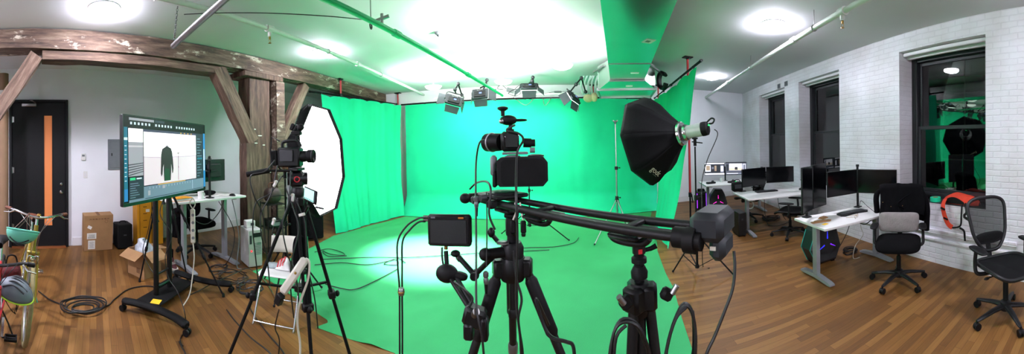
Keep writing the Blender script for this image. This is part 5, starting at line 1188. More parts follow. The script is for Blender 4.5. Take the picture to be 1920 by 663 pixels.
for k in range(16): R4('pale', .24 + k * .036, .242 + k * .036, .125, .150)
R4('lgrey', .38, .41, .11, .15); R4('pale', .78, .783, .03, .16); R4('lgrey', .22, .245, .05, .11); R4('dark', .19, .96, .015, .022)
mb.build('screen_picture', mats, t, 0)
text('o', .012, M.Translation((TW * .17, -.0055, .016)) @ M.Rotation(pi / 2, 4, 'X'), K['grey'], t, 'maker_mark')
# the stand
sc0 = tc - tn * .13
st = thing('screen_stand', 'black rolling stand with two upright posts and curved feet on casters under the large screen', 'screen stand', (sc0.x, sc0.y, 0), tyaw)
for s, nm in ((-1, 'post'), (1, 'post')): MB().cyl((s * .13, .0, .085), (s * .13, .0, 1.80), .031, n=20).build('post', K['black'], st)
MB().box((0, .0, 1.55), (.62, .03, .09), b=.006).box((0, .0, 1.30), (.62, .03, .06), b=.006).build('mount_rail', K['black'], st)
MB().cyl((-.10, .0, .30), (.10, .0, .30), .012, n=12).build('cross_tube', K['dark'], st)
MB().cyl((-.1, 0, .16), (.1, 0, .16), .024, n=14).build('lower_tube', K['teal_edge'], st)
MB().prism([(-.40, -.18), (.40, -.18), (.40, .10), (-.40, .10)], (0, 0, .070), (0, 0, .084), (1, 0, 0), (0, 1, 0)).build('base_plate', K['matte'], st)
for s in (-1, 1):
    pts = [(s * .50, .16, .105), (s * .455, -.02, .110), (s * .43, -.25, .105), (s * .45, -.46, .098), (s * .50, -.62, .09)]
    mbf = MB(); pp = spline(pts, 6)
    mbf.tube(pp, [.032] + [.045] * (len(pp) - 2) + [.03], 12, flat=.72); mbf.build('curved_foot', K['matte'], st)
    for p in (pts[0], pts[-1]):
        c = V((p[0], p[1], .032)); mw = MB().cyl(c + V((0, 0, .03)), c + V((0, 0, .055)), .012, n=10)
        for q in (-.018, .018): mw.cyl(c + V((q - .010, 0, 0)), c + V((q + .010, 0, 0)), .031, n=18)
        mw.cyl(c + V((-.03, 0, 0)), c + V((.03, 0, 0)), .008, n=8).build('caster', K['rubber'], st)
q = M.Translation(st.location) @ M.Rotation(tyaw, 4, 'Z') @ V((-.27, -.10, .0845))
n_ = tag(MB().box((0, 0, .0015), (.10, .10, .002), r=rot(0, 0, .3)).build('sticky_note', K['yellow']), 'yellow square note stuck on the base of the rolling stand', 'note'); n_.location = q; n_.rotation_euler.z = tyaw
def cbl(pts, label, r=.006, m='cable', n=8, nm='cable'): return single(nm, MB().tube(spline(pts, n), r, 7), K[m], label, 'cable')
cbl([V((sc0.x, sc0.y, 1.2)) + tn * .06, at(300, 400, 3.42), at(322, 440, 3.40), at(310, 480, 3.40), at(316, 520, 3.4), at(332, 545, 3.3), at(345, 580, 3.05), fl(348, 612, .012), fl(338, 636, .012), fl(343, 648, .012)], 'thin black cable winding from the rolling stand down over its base', .005)
cbl([V((sc0.x, sc0.y, 1.25)) - tn * .08, at(278, 430, 3.95), at(268, 470, 3.95), at(280, 500, 3.9), at(295, 520, 3.85), fl(300, 530, .012), fl(330, 527, .012)], 'black cable looping behind the rolling stand', .005)
cbl([fl(120, 572, .010), fl(95, 562, .010), fl(85, 555, .010), fl(72, 545, .010)], 'end of the black floor cable running under the gold bicycle', .007)
# coil on the floor with its long tail
c0 = fl(157, 578); rnd = random.Random(2); pts = []
for k in range(6 * 12):
    a = 2 * pi * k / 12; q = .10 + .024 * (k // 12) + rnd.uniform(-.012, .012)
    pts.append(V((c0.x + cos(a) * q * .9 + .02 * sin(k * .4), c0.y + sin(a) * q * 1.15, .008 + .0085 * (k // 12))))
tail = [fl(198, 574, .012), fl(215, 560, .010), fl(240, 542, .010), fl(268, 536, .010), fl(290, 537, .010), fl(305, 541, .010)]
single('cable_coil', MB().tube(spline(pts + tail, 5), .0075, 7), K['cable'], 'coil of thick black cable on the floor, its tail running to the rolling stand', 'cable')

# ================================================================== BICYCLES
K['gold'] = mat('olive_gold_paint', 'a08a2c', .35, .2, noise=.05); K['tyre'] = mat('cream_tyre', '7d744c', .8, noise=.1, scale=30, bump=.4, bscale=160); K['btyre'] = mat('black_tyre', '0c0c0d', .8, noise=.1, bump=.3, bscale=160)
K['leather'] = mat('brown_leather', '5e3320', .5, noise=.12, scale=20); K['redp'] = mat('bike_red_paint', '9c1c26', .35, noise=.05); K['bblack'] = mat('bike_black_paint', '121214', .35, noise=.05)
K['mint'] = mat('mint_helmet', '5fb8a0', .4, noise=.04); K['helm'] = mat('grey_helmet', '5a626a', .5, noise=.06); K['lime'] = mat('lime_trim', 'a8d020', .5, noise=.03)
def bike(wheelbase, loc, yaw, lean, label, paint, tyre, Rw=.345, bar_z=1.07, bar_w=.58, city=True, saddle_z=.92):
    """local +x forward, origin on the floor midway between the wheels"""
    t = thing('bicycle', label, 'bicycle', loc, 0, 'bicycles at the door'); t.rotation_euler = (lean, 0, yaw)
    h = wheelbase / 2
    for x, nm in ((h, 'front_wheel'), (-h, 'rear_wheel')):
        w = MB().torus((x, 0, Rw), (0, 1, 0), Rw - .02, .02, 48, 10).build(nm, tyre, t)
        MB().torus((x, 0, Rw), (0, 1, 0), Rw - .046, .010, 48, 8).build('rim', K['alu'], w)
        s = MB()
        for k in range(24):
            a = 2 * pi * k / 24; s.cyl((x + .02 * cos(a + 1.2), (.025 if k % 2 else -.025), Rw + .02 * sin(a + 1.2)), (x + (Rw - .05) * cos(a), 0, Rw + (Rw - .05) * sin(a)), .0012, n=4)
        s.build('spokes', K['steel'], w)
        MB().cyl((x, -.05, Rw), (x, .05, Rw), .018, n=14).cyl((x, -.065, Rw), (x, .065, Rw), .006, n=8).build('hub', K['chrome'], w)
    bb = V((-.08, 0, .28)); hd = V((h - .16, 0, bar_z - .16)); hb = V((h - .125, 0, Rw * 2 + .06)); stt = V((-.22, 0, saddle_z - .16))
    f = MB(); f.tube(spline([hd, V((.1, 0, .62)) if city else (hd + bb) / 2 + V((0, 0, .12)), bb + V((.02, 0, .04))], 6), .017, 12); f.cyl(hb, bb, .019, n=14); f.cyl(bb, stt, .016, n=12); f.cyl(hd + V((0, 0, .05)) - (hb - hd) * .1, hb - V((0, 0, .02)), .021, n=14)
    if not city: f.cyl(hd, stt, .016, n=12)
    for s in (-1, 1): f.cyl(bb + V((0, s * .03, 0)), V((-h, s * .06, Rw)), .009, n=10); f.cyl(stt + V((0, s * .012, -.05)), V((-h, s * .06, Rw)), .008, n=10)
    f.cyl(bb - V((0, .038, 0)), bb + V((0, .038, 0)), .022, n=14); f.build('frame', paint, t)
    g = MB()
    for s in (-1, 1): g.tube(spline([hb + V((.005, s * .045, 0)), V((h - .07, s * .05, Rw + .22)), V((h, s * .055, Rw))], 5), .0125, 10)
    g.box(hb + V((.0, 0, -.005)), (.05, .12, .03), b=.01).build('fork', paint, t)
    bz = bar_z; hx = hd.x - .02
    MB().cyl(hd, V((hx, 0, bz - .03)), .014, n=12).tube([V((hx, 0, bz - .03)), V((hx + .05, 0, bz - .01))], .016, 10).build('stem', K['chrome'], t)
    b = spline([V((hx - .20 if city else hx + .03, -bar_w / 2, bz + (.0 if city else 0))), V((hx - .06 if city else hx + .04, -bar_w * .36, bz + .01)), V((hx + .05, -.06, bz - .01)), V((hx + .05, .06, bz - .01)), V((hx - .06 if city else hx + .04, bar_w * .36, bz + .01)), V((hx - .20 if city else hx + .03, bar_w / 2, bz))], 6)
    MB().tube(b, .0115, 10).build('handlebar', K['chrome'] if city else K['bblack'], t)
    for s in (0, -1):
        p = b[s]; q = b[5] if s == 0 else b[-6]; MB().cyl(p + (p - q).normalized() * .01, p.lerp(q, .75), .0165, n=14).build('grip', K['leather'] if city else K['rubber'], t)
        q2 = p.lerp(q, 1.2); e = p + V((.06, 0, -.035)); MB().tube([q2 + V((.02, 0, -.005)), q2.lerp(e, .5) + V((.045, 0, -.005)), e + V((0, .02 if s else -.02, 0))], [.008, .007, .006], 8).build('brake_lever', K['chrome'], t)
    for k, (y, y2) in enumerate(((-.16, -.02), (.16, .02), (.10, .03), (-.11, -.03))):
        MB().tube(spline([V((hx + .03, y, bz)), V((hx + .14, y * .8, bz - .02 + .02 * (k % 2))), V((hx + .13, y2, bz - .16)), V((h - .10, y2, Rw * 2 + .05))], 6), .003, 6).build('brake_cable', K['steel'] if city else K['cable'], t)
    m = MB().box(hb + V((.05, 0, -.05)), (.03, .05, .03), b=.006)
    for s in (-1, 1): m.tube(spline([hb + V((.055, 0, -.03)), hb + V((.07, s * .045, -.02)), hb + V((.06, s * .045, -.09))], 4), .007, 8)
    m.build('front_brake', K['chrome'], t)
    MB().cyl(stt, stt + V((-.035, 0, .14)), .012, n=12).build('seat_post', K['chrome'], t)
    sx = stt.x - .045; sz_ = stt.z + .155
    MB().grid(lambda u, v: V((sx + .14 - .27 * v, (.018 + .075 * max(0, v - .25) ** .8) * cos(2 * pi * u), sz_ + .02 + (.03 if sin(2 * pi * u) > 0 else .02) * sin(2 * pi * u) - .03 * (v - .5) ** 2)), 20, 12).build('saddle', K['leather'] if city else K['rubber'], t)
    cr = bb; c = MB().torus(cr + V((0, .045 * -1, 0)), (0, 1, 0), .085, .006, 36, 6)
    for k in range(5): c.bar(cr + V((0, -.045, 0)), cr + V((cos(k * 1.2566) * .085, -.045, sin(k * 1.2566) * .085)), .012, .004, up=(0, 1, 0))
    c.build('chainring', K['chrome'], t)
    for s, a in ((-1, -.5), (1, pi - .5)) if city else ((1, -.5), (-1, pi - .5)):
        e = cr + V((.165 * cos(a), s * .065, .165 * sin(a))); k = MB().bar(cr + V((0, s * .06, 0)), e, .014, .022, up=(0, 1, 0)).build('crank_arm', K['chrome'], t)
        m = MB(); pc = e + V((0, s * .07, 0))
        for q in (-.035, .035): m.box(pc + V((q, 0, 0)), (.012, .10, .022), b=.003)
        for q in (-.045, .045): m.box(pc + V((0, q, 0)), (.07, .012, .018), b=.003)
        m.cyl(e, pc + V((0, s * .045, 0)), .007, n=8).build('pedal', K['chrome'] if city else K['rubber'], k)
    MB().tube([(-.20, .03, .30), (-.21, .10, .17), (-.215, .17, .012 + .17 * math.tan(-lean) * -1 * 0)], .008, 8).build('kickstand', K['mint'] if city else K['bblack'], t)
    if city: MB().lathe([(.022, 0), (.022, .006), (.016, .018), (.004, .022)], b[12] + V((.0, .07, .012)), (0, 0, 1), 18).build('bell', K['brass'], t)
    return t
bike(1.04, V((-3.36, -.065, 0)), .03, -.13, 'olive gold city bicycle facing the room with cream tyres and brown grips', K['gold'], K['tyre'], Rw=.345, bar_z=1.08, bar_w=.60)
bike(1.0, V((-2.62, -.29, 0)), .0, -.06, 'black and red bicycle cut off by the left edge, nearer than the gold one', K['redp'], K['btyre'], Rw=.33, bar_z=.88, bar_w=.54, city=False, saddle_z=.85)
def helmet(c, yaw, pitch, roll, label, m, trim, straps):
    t = thing('bicycle_helmet', label, 'helmet', c, 0, 'bicycle helmets'); t.rotation_euler = (roll, pitch, yaw)
    def fn(u, v):
        a = 2 * pi * u; b = pi / 2 * v; r = cos(b)
        return V((.135 * r * cos(a), .10 * r * sin(a), .115 * sin(b) - .02 * cos(a) * r))
    sh = MB().grid(fn, 32, 10); solid(sh.build('shell', m, t, 60), .022, -1)
    MB().tube([fn(k / 32, 0) + V((0, 0, -.004)) for k in range(32)], .0055, 8, True).build('rim_trim', trim, t)
    for k in range(-2, 3):
        y = k * .03
        MB().tube(spline([V((.10 * sqrt(max(.1, 1 - (y / .1) ** 2)), y, .055)), V((.0, y * 1.05, .120 * sqrt(1 - (y / .115) ** 2))), V((-.10 * sqrt(max(.1, 1 - (y / .1) ** 2)), y, .075))], 6), .006, 6).build('vent_rib', K['char'], t)
    sm = K[straps]
    for s in (-1, 1): MB().tube(spline([V((.05, s * .085, 0)), V((.02, s * .06, -.09)), V((.01, s * .01, -.15))], 5), .006, 6, flat=.4).build('strap', sm, t); MB().tube(spline([V((-.06, s * .08, 0)), V((-.01, s * .06, -.09)), V((.01, s * .01, -.15))], 5), .006, 6, flat=.4).build('strap', sm, t)
    return t
p = at(43, 434, 2.66); helmet(p + V((0, 0, .01)), 1.35, .25, pi - .25, 'mint green bicycle helmet hanging upside down from the gold bicycle handlebar', K['mint'], K['mint'], 'leather')
p = at(29, 545, 2.36); helmet(p - V((0, 0, .02)), 1.3, .1, .15, 'grey bicycle helmet with lime trim hanging on the black and red bicycle', K['helm'], K['lime'], 'rubber')
p = at(22, 512, 2.66); t = thing('red_bag', 'dark red and black mesh bag behind the grey helmet on the black and red bicycle', 'bag', p - V((0, 0, .06))); pad(.14, .16, .15, 0, 0, .06).build('bag_body', mat('dark_red_fabric', '5a1016', .85, noise=.4, scale=30, bump=.4), t); MB().tube(spline([(0, -.05, .12), (0, -.03, .2), (0, .03, .2), (0, .05, .12)], 5), .007, 6).build('handle', K['matte'], t)

# ================================================================== BOXES BY THE WALL
t = thing('cardboard_box', 'closed brown cardboard box with white labels leaning on the wall by the black door', 'box', (-5.42, 1.17, 0), -pi / 2 + .05); t.rotation_euler = (0, 0, pi / 2)
bxh = .61; bw_ = .50
T = M.Rotation(.10, 4, 'X')
m = MB().box((0, 0, bxh / 2), (bw_, .20, bxh), b=.006); m.v = [tuple(T @ V(q)) for q in m.v]; m.v = [(a, b, c + .010) for a, b, c in m.v]; m.build('carton', K['card'], t)
def onface(m): m.v = [tuple(T @ V(q)) for q in m.v]; m.v = [(a, b, c + .010) for a, b, c in m.v]; return m
fy = -.1012
onface(MB().box((-.12, fy, .26), (.16, .002, .10))).build('shipping_label', K['paper'], t); onface(MB().box((-.12, fy, .11), (.12, .002, .15))).build('barcode_label', K['paper'], t); onface(MB().box((-.155, fy, .41), (.07, .002, .05), r=rot(0, .5, 0))).build('round_label', K['paper'], t)
K['print'] = mat('brown_print', '6b4a2c', .8, noise=.1)
m = MB()
for k in range(7): m.box((-.14 + k * .05, fy, .545), (.035, .0015, .012 + .004 * (k % 3)))
m.torus((.13, fy, .50), (0, 1, 0), .025, .003, 20, 5); onface(m).build('box_print', K['print'], t)
for x, z in ((-.12, .27), (-.12, .25), (-.12, .235), (-.12, .12), (-.12, .09), (-.12, .06)): pass
m = MB()
for k in range(9): m.box((-.18 + k * .014, fy - .0014, .235), (.004 + .003 * (k % 2), .0008, .03))
onface(m).build('barcode', K['char'], t); m = MB()
for k in range(4): m.box((-.12, fy - .0014, .285 - k * .01), (.12 - .02 * (k % 2), .0008, .003))
onface(m).build('label_print', K['char'], t); m = MB()
for k in range(8): m.box((-.12, fy - .0014, .06 + k * .014), (.09 - .015 * (k % 3), .0008, .003))
onface(m).build('label_print', K['char'], t)
onface(MB().box((0, 0, bxh + .0012), (.05, .2, .002))).build('packing_tape', K['print'], t)
t = thing('black_case', 'black square case on the floor between the brown box and the yellow carton', 'case', (-5.42, 1.63, 0), pi / 2); MB().box((0, 0, .215), (.27, .3, .41), b=.015).build('case_body', K['matte'], t); MB().box((0, -.152, .24), (.05, .008, .02), b=.002).build('latch', K['char'], t); MB().tube(spline([(-.05, 0, .418), (-.045, 0, .45), (.045, 0, .45), (.05, 0, .418)], 4), .008, 8).build('handle', K['rubber'], t)
for x, y in ((-.1, -.1), (.1, -.1), (-.1, .1), (.1, .1)): MB().cyl((x, y, 0), (x, y, .012), .014, n=10).build('foot', K['rubber'], t)
t = thing('yellow_carton', 'tall yellow-orange carton with black print standing against the wall behind the rolling stand', 'box', (-5.45, 2.12, 0), pi / 2)
MB().box((0, 0, .58), (.50, .24, 1.16), b=.006).build('carton', K['orange'], t)
m = MB().box((.03, -.1215, .58), (.014, .002, 1.14)).box((-.2, -.1215, .58), (.006, .002, 1.1))
for k in range(5): m.box((.10, -.1215, .25 + k * .1), (.05, .0015, .006)).box((-.1, -.1215, .33 + k * .12), (.07, .0015, .01))
m.prism([(-.03, 0), (.03, 0), (0, .05)], (.15, -.1215, .40), (.15, -.1225, .40), (1, 0, 0), (0, 0, 1)).build('black_print', K['matte'], t)
MB().box((-.05, -.122, .62), (.07, .002, .05)).build('label', K['paper'], t); MB().box((0, 0, 1.161), (.06, .24, .002)).build('packing_tape', K['paper'], t)
# open cardboard box
t = thing('open_cardboard_box', 'open brown cardboard box stuffed with clear plastic behind the rolling stand', 'box', (-4.13, 1.55, 0), .35); s_ = .34; d_ = .30; h_ = .34; k_ = .004
m = MB(); m.box((0, 0, .003), (s_, d_, .006)); m.box((0, -d_ / 2, h_ / 2 + .003), (s_, k_, h_ - .006)).box((0, d_ / 2, h_ / 2 + .003), (s_, k_, h_ - .006)).box((-s_ / 2, 0, h_ / 2 + .003), (k_, d_ - .01, h_ - .006)).box((s_ / 2, 0, h_ / 2 + .003), (k_, d_ - .01, h_ - .006)); m.build('carton', K['card'], t)
for ax_, an in ((0, .6), (1, .5), (2, .9), (3, .35)):
    w_ = (s_ if ax_ % 2 == 0 else d_) - .01; L_ = .17
    Tm = M.Rotation(ax_ * pi / 2, 4, 'Z') @ M.Translation((0, -(d_ if ax_ % 2 == 0 else s_) / 2 - .004, h_ + .002)) @ M.Rotation(pi / 2 - an - .5, 4, 'X')
    m = MB().box((0, -L_ / 2, 0), (w_, L_, .004)); m.v = [tuple(Tm @ V(q)) for q in m.v]; m.build('flap', K['card'], t)
MB().box((.05, -d_ / 2 - .0032, .09), (.07, .0015, .07)).build('printed_symbol', K['print'], t)
mp_ = mat('clear_grey_plastic', 'a3a9ae', .25, noise=.25, scale=16, bump=.8, bscale=12)
tt = thing('plastic_wrap', 'crumpled grey plastic wrap sticking out of the open cardboard box', 'plastic wrap', (-4.13, 1.55, .05), .35)
m = MB().ell((0, 0, .25), (.14, .12, .15), nu=28, nv=20); m.v = [tuple(V(q) + V(q).normalized() * (.045 * nz(q[0] * 14, q[1] * 14, q[2] * 14 + 3))) for q in m.v]; m.v = [(max(-.155, min(.155, a)), max(-.135, min(.135, b)), c) for a, b, c in m.v]; m.build('wrap_heap', mp_, tt, 60)
m = MB().ell((-.03, -.02, .38), (.06, .06, .05), nu=18, nv=12); m.v = [tuple(V(q) + V((1, .4, .3)) * (.03 * nz(q[0] * 22, q[1] * 22, q[2] * 22))) for q in m.v]; m.build('wrap_tuft', mp_, tt, 60)
# shoe and grey slab on the floor
t = thing('sneaker', 'dark maroon high-top sneaker with a white sole on the floor under the left desk', 'shoe', (-4.16, 1.99, 0), -.1)
K['shoe'] = mat('maroon_shoe', '4a1820', .7, noise=.1); K['sole'] = mat('white_sole', 'cfc8be', .6, noise=.05)
MB().prism([(-.13, -.04), (-.1, -.048), (.0, -.04), (.09, -.05), (.14, -.035), (.155, 0), (.14, .035), (.09, .048), (0, .04), (-.1, .045), (-.13, .035)], (0, 0, 0), (0, 0, .028), (1, 0, 0), (0, 1, 0)).build('sole', K['sole'], t)
def shoe(u, v):
    a = 2 * pi * u; hgt = .028 + v * .11; q = v ** 1.3; xc = -.005 - .07 * q; rx = .14 * (1 - q) + .055 * q; ry = .044 * (1 - q) + .036 * q
    return V((xc + rx * cos(a), ry * sin(a), hgt - .03 * max(0, cos(a)) * (1 - v) * v * 3))
MB().grid(shoe, 28, 12).build('upper', K['shoe'], t); MB().grid(lambda u, v: V((-.075 + (.052 + .004 * v) * cos(2 * pi * u), (.034 + .004 * v) * sin(2 * pi * u), .137 + .10 * v)), 24, 4).build('dark_collar', K['fabric'], t)
m = MB()
for k in range(5): m.cyl((.055 - .022 * k, -.03, .075 + .012 * k), (.055 - .022 * k, .03, .075 + .012 * k), .004, n=6)
m.build('laces', K['sole'], t)
t = thing('grey_slab', 'small pale grey rounded slab on the floor in front of the maroon sneaker', 'slab', (-3.88, 1.93, 0), 0); MB().box((0, 0, .02), (.20, .09, .04), b=.015).build('slab_body', K['grey'], t); MB().box((0, 0, .0415), (.16, .06, .003), b=.001).build('top_panel', K['alu'], t)

# ================================================================== DESK BEHIND THE BIG SCREEN
t = desk((-3.70, 1.80), (0, 1), (-1, 0), 1.18, .70, 1.0, 'white raised desk behind the big screen, with monitors seen from the back', (.32, 1.02), group='white sit-stand desks')
mI = monitor((-3.98, 2.78), (-3.92, 2.32), 1.22, 1.54, 'dark monitor seen from behind on the raised desk, webcam on top', group='monitors on the raised desk')
mJ = monitor((-4.05, 2.26), (-4.10, 1.80), 1.22, 1.54, 'monitor seen from behind on the raised desk, half hidden by the big screen', group='monitors on the raised desk')
mon_arm((-3.82, 2.42), 1.001, 1.50, [mI, mJ], 'black post with arms on the raised desk holding its two monitors', 'monitor posts')
t = thing('webcam', 'small black webcam on top of the monitor on the raised desk', 'webcam', (-3.945, 2.50, 1.541), 0); MB().box((0, 0, .008), (.04, .05, .016), b=.004).build('clip', K['black'], t); MB().ell((0, 0, .032), (.022, .022, .02)).cyl((-.02, 0, .032), (-.028, 0, .032), .01, n=12).build('camera_ball', K['rubber'], t)
def dk(px, py): return fl(px, py, 1.0)
q = V((-3.86, 2.15, 0)); t = thing('mug', 'white mug on the raised desk beside the edge of the big screen', 'mug', (-3.80, 2.26, 1.001), 1.9); MB().lathe([(.036, 0), (.042, .004), (.044, .11), (.040, .11), (.038, .01), (.002, .008)], n=24, caps=False).build('cup', K['white'], t); MB().torus((.056, 0, .057), (0, 1, 0), .028, .006, 20, 6).build('handle', K['white'], t)
t = thing('paper_stack', 'loose white papers spread on the right half of the raised desk', 'papers', (-4.0, 2.72, 1.001), .2)
for k, (x, y, a) in enumerate(((0, 0, 0), (.03, .05, .4), (-.06, -.08, -.3))): MB().box((x, y, .002 + k * .0025), (.21, .29, .002), r=rot(0, 0, a)).build('sheet', K['paper'], t)
t = thing('dark_pouch', 'crumpled black pouch on the raised desk beside the papers', 'pouch', (-4.08, 2.55, 1.010), .5); pad(.2, .26, .06, 0, 0, .031).build('pouch_body', K['fabric'], t); MB().tube(spline([(-.08, -.02, .055), (0, .02, .066), (.07, .05, .055)], 4), .004, 5).build('zipper', K['char'], t)
t = thing('computer_mouse', 'black mouse on the right end of the raised desk', 'mouse', (-3.80, 2.80, 1.001), .3); MB().grid(lambda u, v: V((.055 * cos(2 * pi * u) * cos(pi / 2 * v), .032 * sin(2 * pi * u) * cos(pi / 2 * v), .034 * sin(pi / 2 * v))), 20, 8).build('mouse_body', K['rubber'], t); MB().cyl((.03, -.004, .028), (.03, .004, .028), .009, n=12).build('scroll_wheel', K['grey'], t)
t = thing('book', 'orange-edged paper book lying on the raised desk behind the big screen', 'book', (-3.86, 1.98, 1.001), .1); MB().box((0, 0, .02), (.2, .26, .03), b=.002).build('pages', K['paper'], t); MB().box((0, 0, .0372), (.205, .265, .004)).box((0, 0, .0022), (.205, .265, .004)).build('cover', K['orange'], t)
office_chair((-4.55, 2.62, 0), (1, 0), 'black office chair tucked behind the raised desk with a dark jacket on it', 'pad', a0=.5, zs=.47)
t = thing('jacket', 'dark jacket hanging over the arm of the chair behind the raised desk', 'jacket', (-4.55, 2.34, .295), 0)
def jk(u, v):
    L = v * .60; x = -.19 + .38 * u + .02 * nz(u * 3, v * 4, 1)
    if L < .42: p = V((x, -.062 + .03 * nz(u * 5, v * 3, 7) * (1 - L / .42) - .012, .0 + L - .05 * abs(u - .5) * (1 - L / .42)))
    else: q_ = (L - .42) / .18; p = V((x, -.062 + .15 * q_, .42 + .012 * sin(pi * q_) + .006 - .10 * max(0, q_ - .8)))
    return p
m = MB().grid(jk, 24, 24); solid(m.build('jacket_body', K['fabric'], t, 60), .010, 0)
MB().tube(spline([(.12, -.10, .36), (.16, -.11, .22), (.14, -.105, .05), (.15, -.10, -.04)], 6), .038, 10, flat=.6).build('sleeve', K['fabric'], t)
K['ptower'] = mat('pale_tower', 'b9bab6', .45, noise=.04, scale=12)
t = thing('computer_tower', 'pale grey computer tower with a red light on the floor by the timber post', 'computer tower', (-3.67, 3.02, 0), 1.25)
MB().box((0, -.03, .275), (.21, .34, .52), b=.008).build('case', K['ptower'], t)
MB().box((.03, -.203, .46), (.12, .006, .06), b=.002).build('drive_bay', K['dark'], t); MB().box((-.07, -.203, .40), (.03, .006, .12)).build('side_slot', K['char'], t)
v_ = MB()
for k in range(8): v_.box((.04, -.2025, .19 + k * .022), (.10, .004, .008))
v_.build('vent_slots', K['grey'], t); MB().cyl((-.06, -.2005, .24), (-.06, -.206, .24), .012, n=14).build('power_light', glow('red_led', 'ff2030', 3), t); MB().box((.06, -.202, .34), (.06, .005, .03)).build('panel_plate', K['steel'], t)
for x, y in ((-.08, -.15), (.08, -.15), (-.08, .09), (.08, .09)): MB().cyl((x, y, 0), (x, y, .016), .016, n=12).build('foot', K['rubber'], t)
t = thing('small_white_box', 'small white device box on top of the pale grey computer tower', 'box', (-3.67, 3.01, .536), 1.25); MB().box((0, 0, .05), (.14, .12, .10), b=.008).build('box_body', K['white'], t); MB().box((.02, -.062, .05), (.05, .004, .04)).build('port_plate', K['char'], t)
t = thing('wire_cart', 'small black wire cart full of cables in front of the timber post', 'cart', (-3.60, 3.42, 0), 1.2)
for x in (-.14, .14):
    for y in (-.16, .16): MB().cyl((x, y, .05), (x, y, .86), .009, n=10).build('cart_leg', K['matte'], t); MB().cyl((x - .012, y, .026), (x + .012, y, .026), .025, n=14).cyl((x, y, .035), (x, y, .06), .007, n=8).build('caster', K['rubber'], t)
for z in (.12, .48, .84):
    m = MB()
    for x in (-.14, .14): m.cyl((x, -.16, z), (x, .16, z), .006, n=8)
    for k in range(9): m.cyl((-.14, -.16 + k * .04, z), (.14, -.16 + k * .04, z), .0035, n=6)
    m.build('wire_shelf', K['matte'], t)
MB().tube(spline([(-.14, -.16, .86), (-.14, -.18, .97), (.14, -.18, .97), (.14, -.16, .86)], 3), .009, 8).build('push_handle', K['matte'], t)
t = thing('leather_bag', 'dark brown leather bag on top of the black wire cart against the timber post', 'bag', (-3.60, 3.42, .851), 1.2); pad(.26, .24, .24, 0, 0, .12).build('bag_body', mat('dark_brown_leather', '2e2018', .6, noise=.25, scale=10, bump=.4, bscale=20), t); MB().tube(spline([(-.06, 0, .235), (-.05, 0, .30), (.05, 0, .30), (.06, 0, .235)], 4), .009, 8).build('handle', K['leather'], t)
t = thing('dark_device', 'black device with a pale front on the middle shelf of the wire cart', 'device', (-3.60, 3.42, .489), 1.2); MB().box((0, 0, .06), (.22, .26, .11), b=.008).build('device_body', K['black'], t); MB().box((0, -.132, .06), (.12, .004, .05)).build('front_panel', K['grey'], t)
# tripod behind the screen and a hanging cream power strip
tripod(V((-3.62, 1.62, 1.28)), [fl(262, 528), fl(419, 556), fl(352, 527)], 'black tripod standing between the big screen and the raised desk', r0=.015, secs=2, column=.25)
t = thing('tripod_plate', 'small black head on the tripod hidden behind the big screen', 'tripod head', (-3.62, 1.62, 1.311)); MB().lathe([(.035, 0), (.03, .04), (.02, .05), (.02, .09)], n=18).build('head_base', K['black'], t); MB().box((0, 0, .10), (.07, .05, .018), b=.004).build('plate', K['dark'], t)
p = at(362, 455, 3.62); t = thing('power_strip', 'cream power strip hanging by its loop beside the black tripod legs', 'power strip', p, 1.1)
MB().box((0, 0, .19), (.055, .035, .38), b=.010).build('strip_housing', K['cream'], t)
for k in range(4): MB().cyl((0, -.0172, .06 + k * .085), (0, -.0195, .06 + k * .085), .017, n=16).build('socket', K['grey'], t)
MB().tube(spline([(0, 0, .38), (-.03, 0, .44), (0, 0, .50), (.03, 0, .44), (0.004, 0, .38)], 6), .006, 8).build('hanging_loop', K['cream'], t)
MB().tube(spline([(0, 0, 0), (.01, -.02, -.15), (-.01, -.04, -.34), (-.05, -.12, -.52), (-.12, -.2, -.60)], 6), .0065, 8).build('cord', K['cream'], t)
# one long cable lying in loose loops between the screen, the desk and the tripod
rn = random.Random(11); pts = []; lv = 0
for (px, py, rx, ry, n) in ((412, 503, .12, .14, 2), (435, 520, .19, .18, 3), (470, 538, .12, .12, 2), (468, 546, .15, .15, 2.6)):
    c = fl(px, py)
    for k in range(int(n * 10)):
        a = 2 * pi * k / 10 + px; q = 1 + rn.uniform(-.2, .2)
        pts.append(V((c.x + cos(a) * rx * q + rn.uniform(-.03, .03), c.y + sin(a) * ry * q + rn.uniform(-.03, .03), .009 + .0035 * (len(pts) // 10) + rn.uniform(0, .012))))
pts += [fl(468, 574, .02), fl(500, 622, .012), fl(530, 658, .012), fl(548, 700, .012)]
single('cable_coil', MB().tube(spline(pts, 5), .0062, 6), K['cable'], 'long black cable heaped in loose loops on the floor behind the rolling stand', 'cable')
for i, (pp, lab) in enumerate((([(352, 553), (366, 548), (400, 530), (440, 512), (462, 503), (474, 507)], 'black cable running over the heap from the rolling stand toward the folding chair'), ([(425, 580), (440, 600), (470, 632), (505, 660), (540, 700)], 'black cable trailing across the floor past the folding chair'), ([(352, 522), (358, 517), (366, 520), (360, 530), (345, 530)], 'thin black cable curling by the rolling stand'), ([(336, 640), (342, 652), (347, 661), (350, 680)], 'thin black cable trailing off the near foot of the rolling stand'))):
    cbl([fl(x, y, .011 if k_ in (0, len(pp) - 1) else (.055 if i in (0, 1) else .02)) for k_, (x, y) in enumerate(pp)], lab, .006)
cbl([V((-3.72, 2.5, .96)), V((-3.62, 2.62, .7)), V((-3.68, 2.74, .45)), V((-3.66, 2.66, .2)), V((-3.80, 2.62, .012)), V((-3.84, 2.5, .012))], 'black cable drooping from the raised desk edge to the floor')
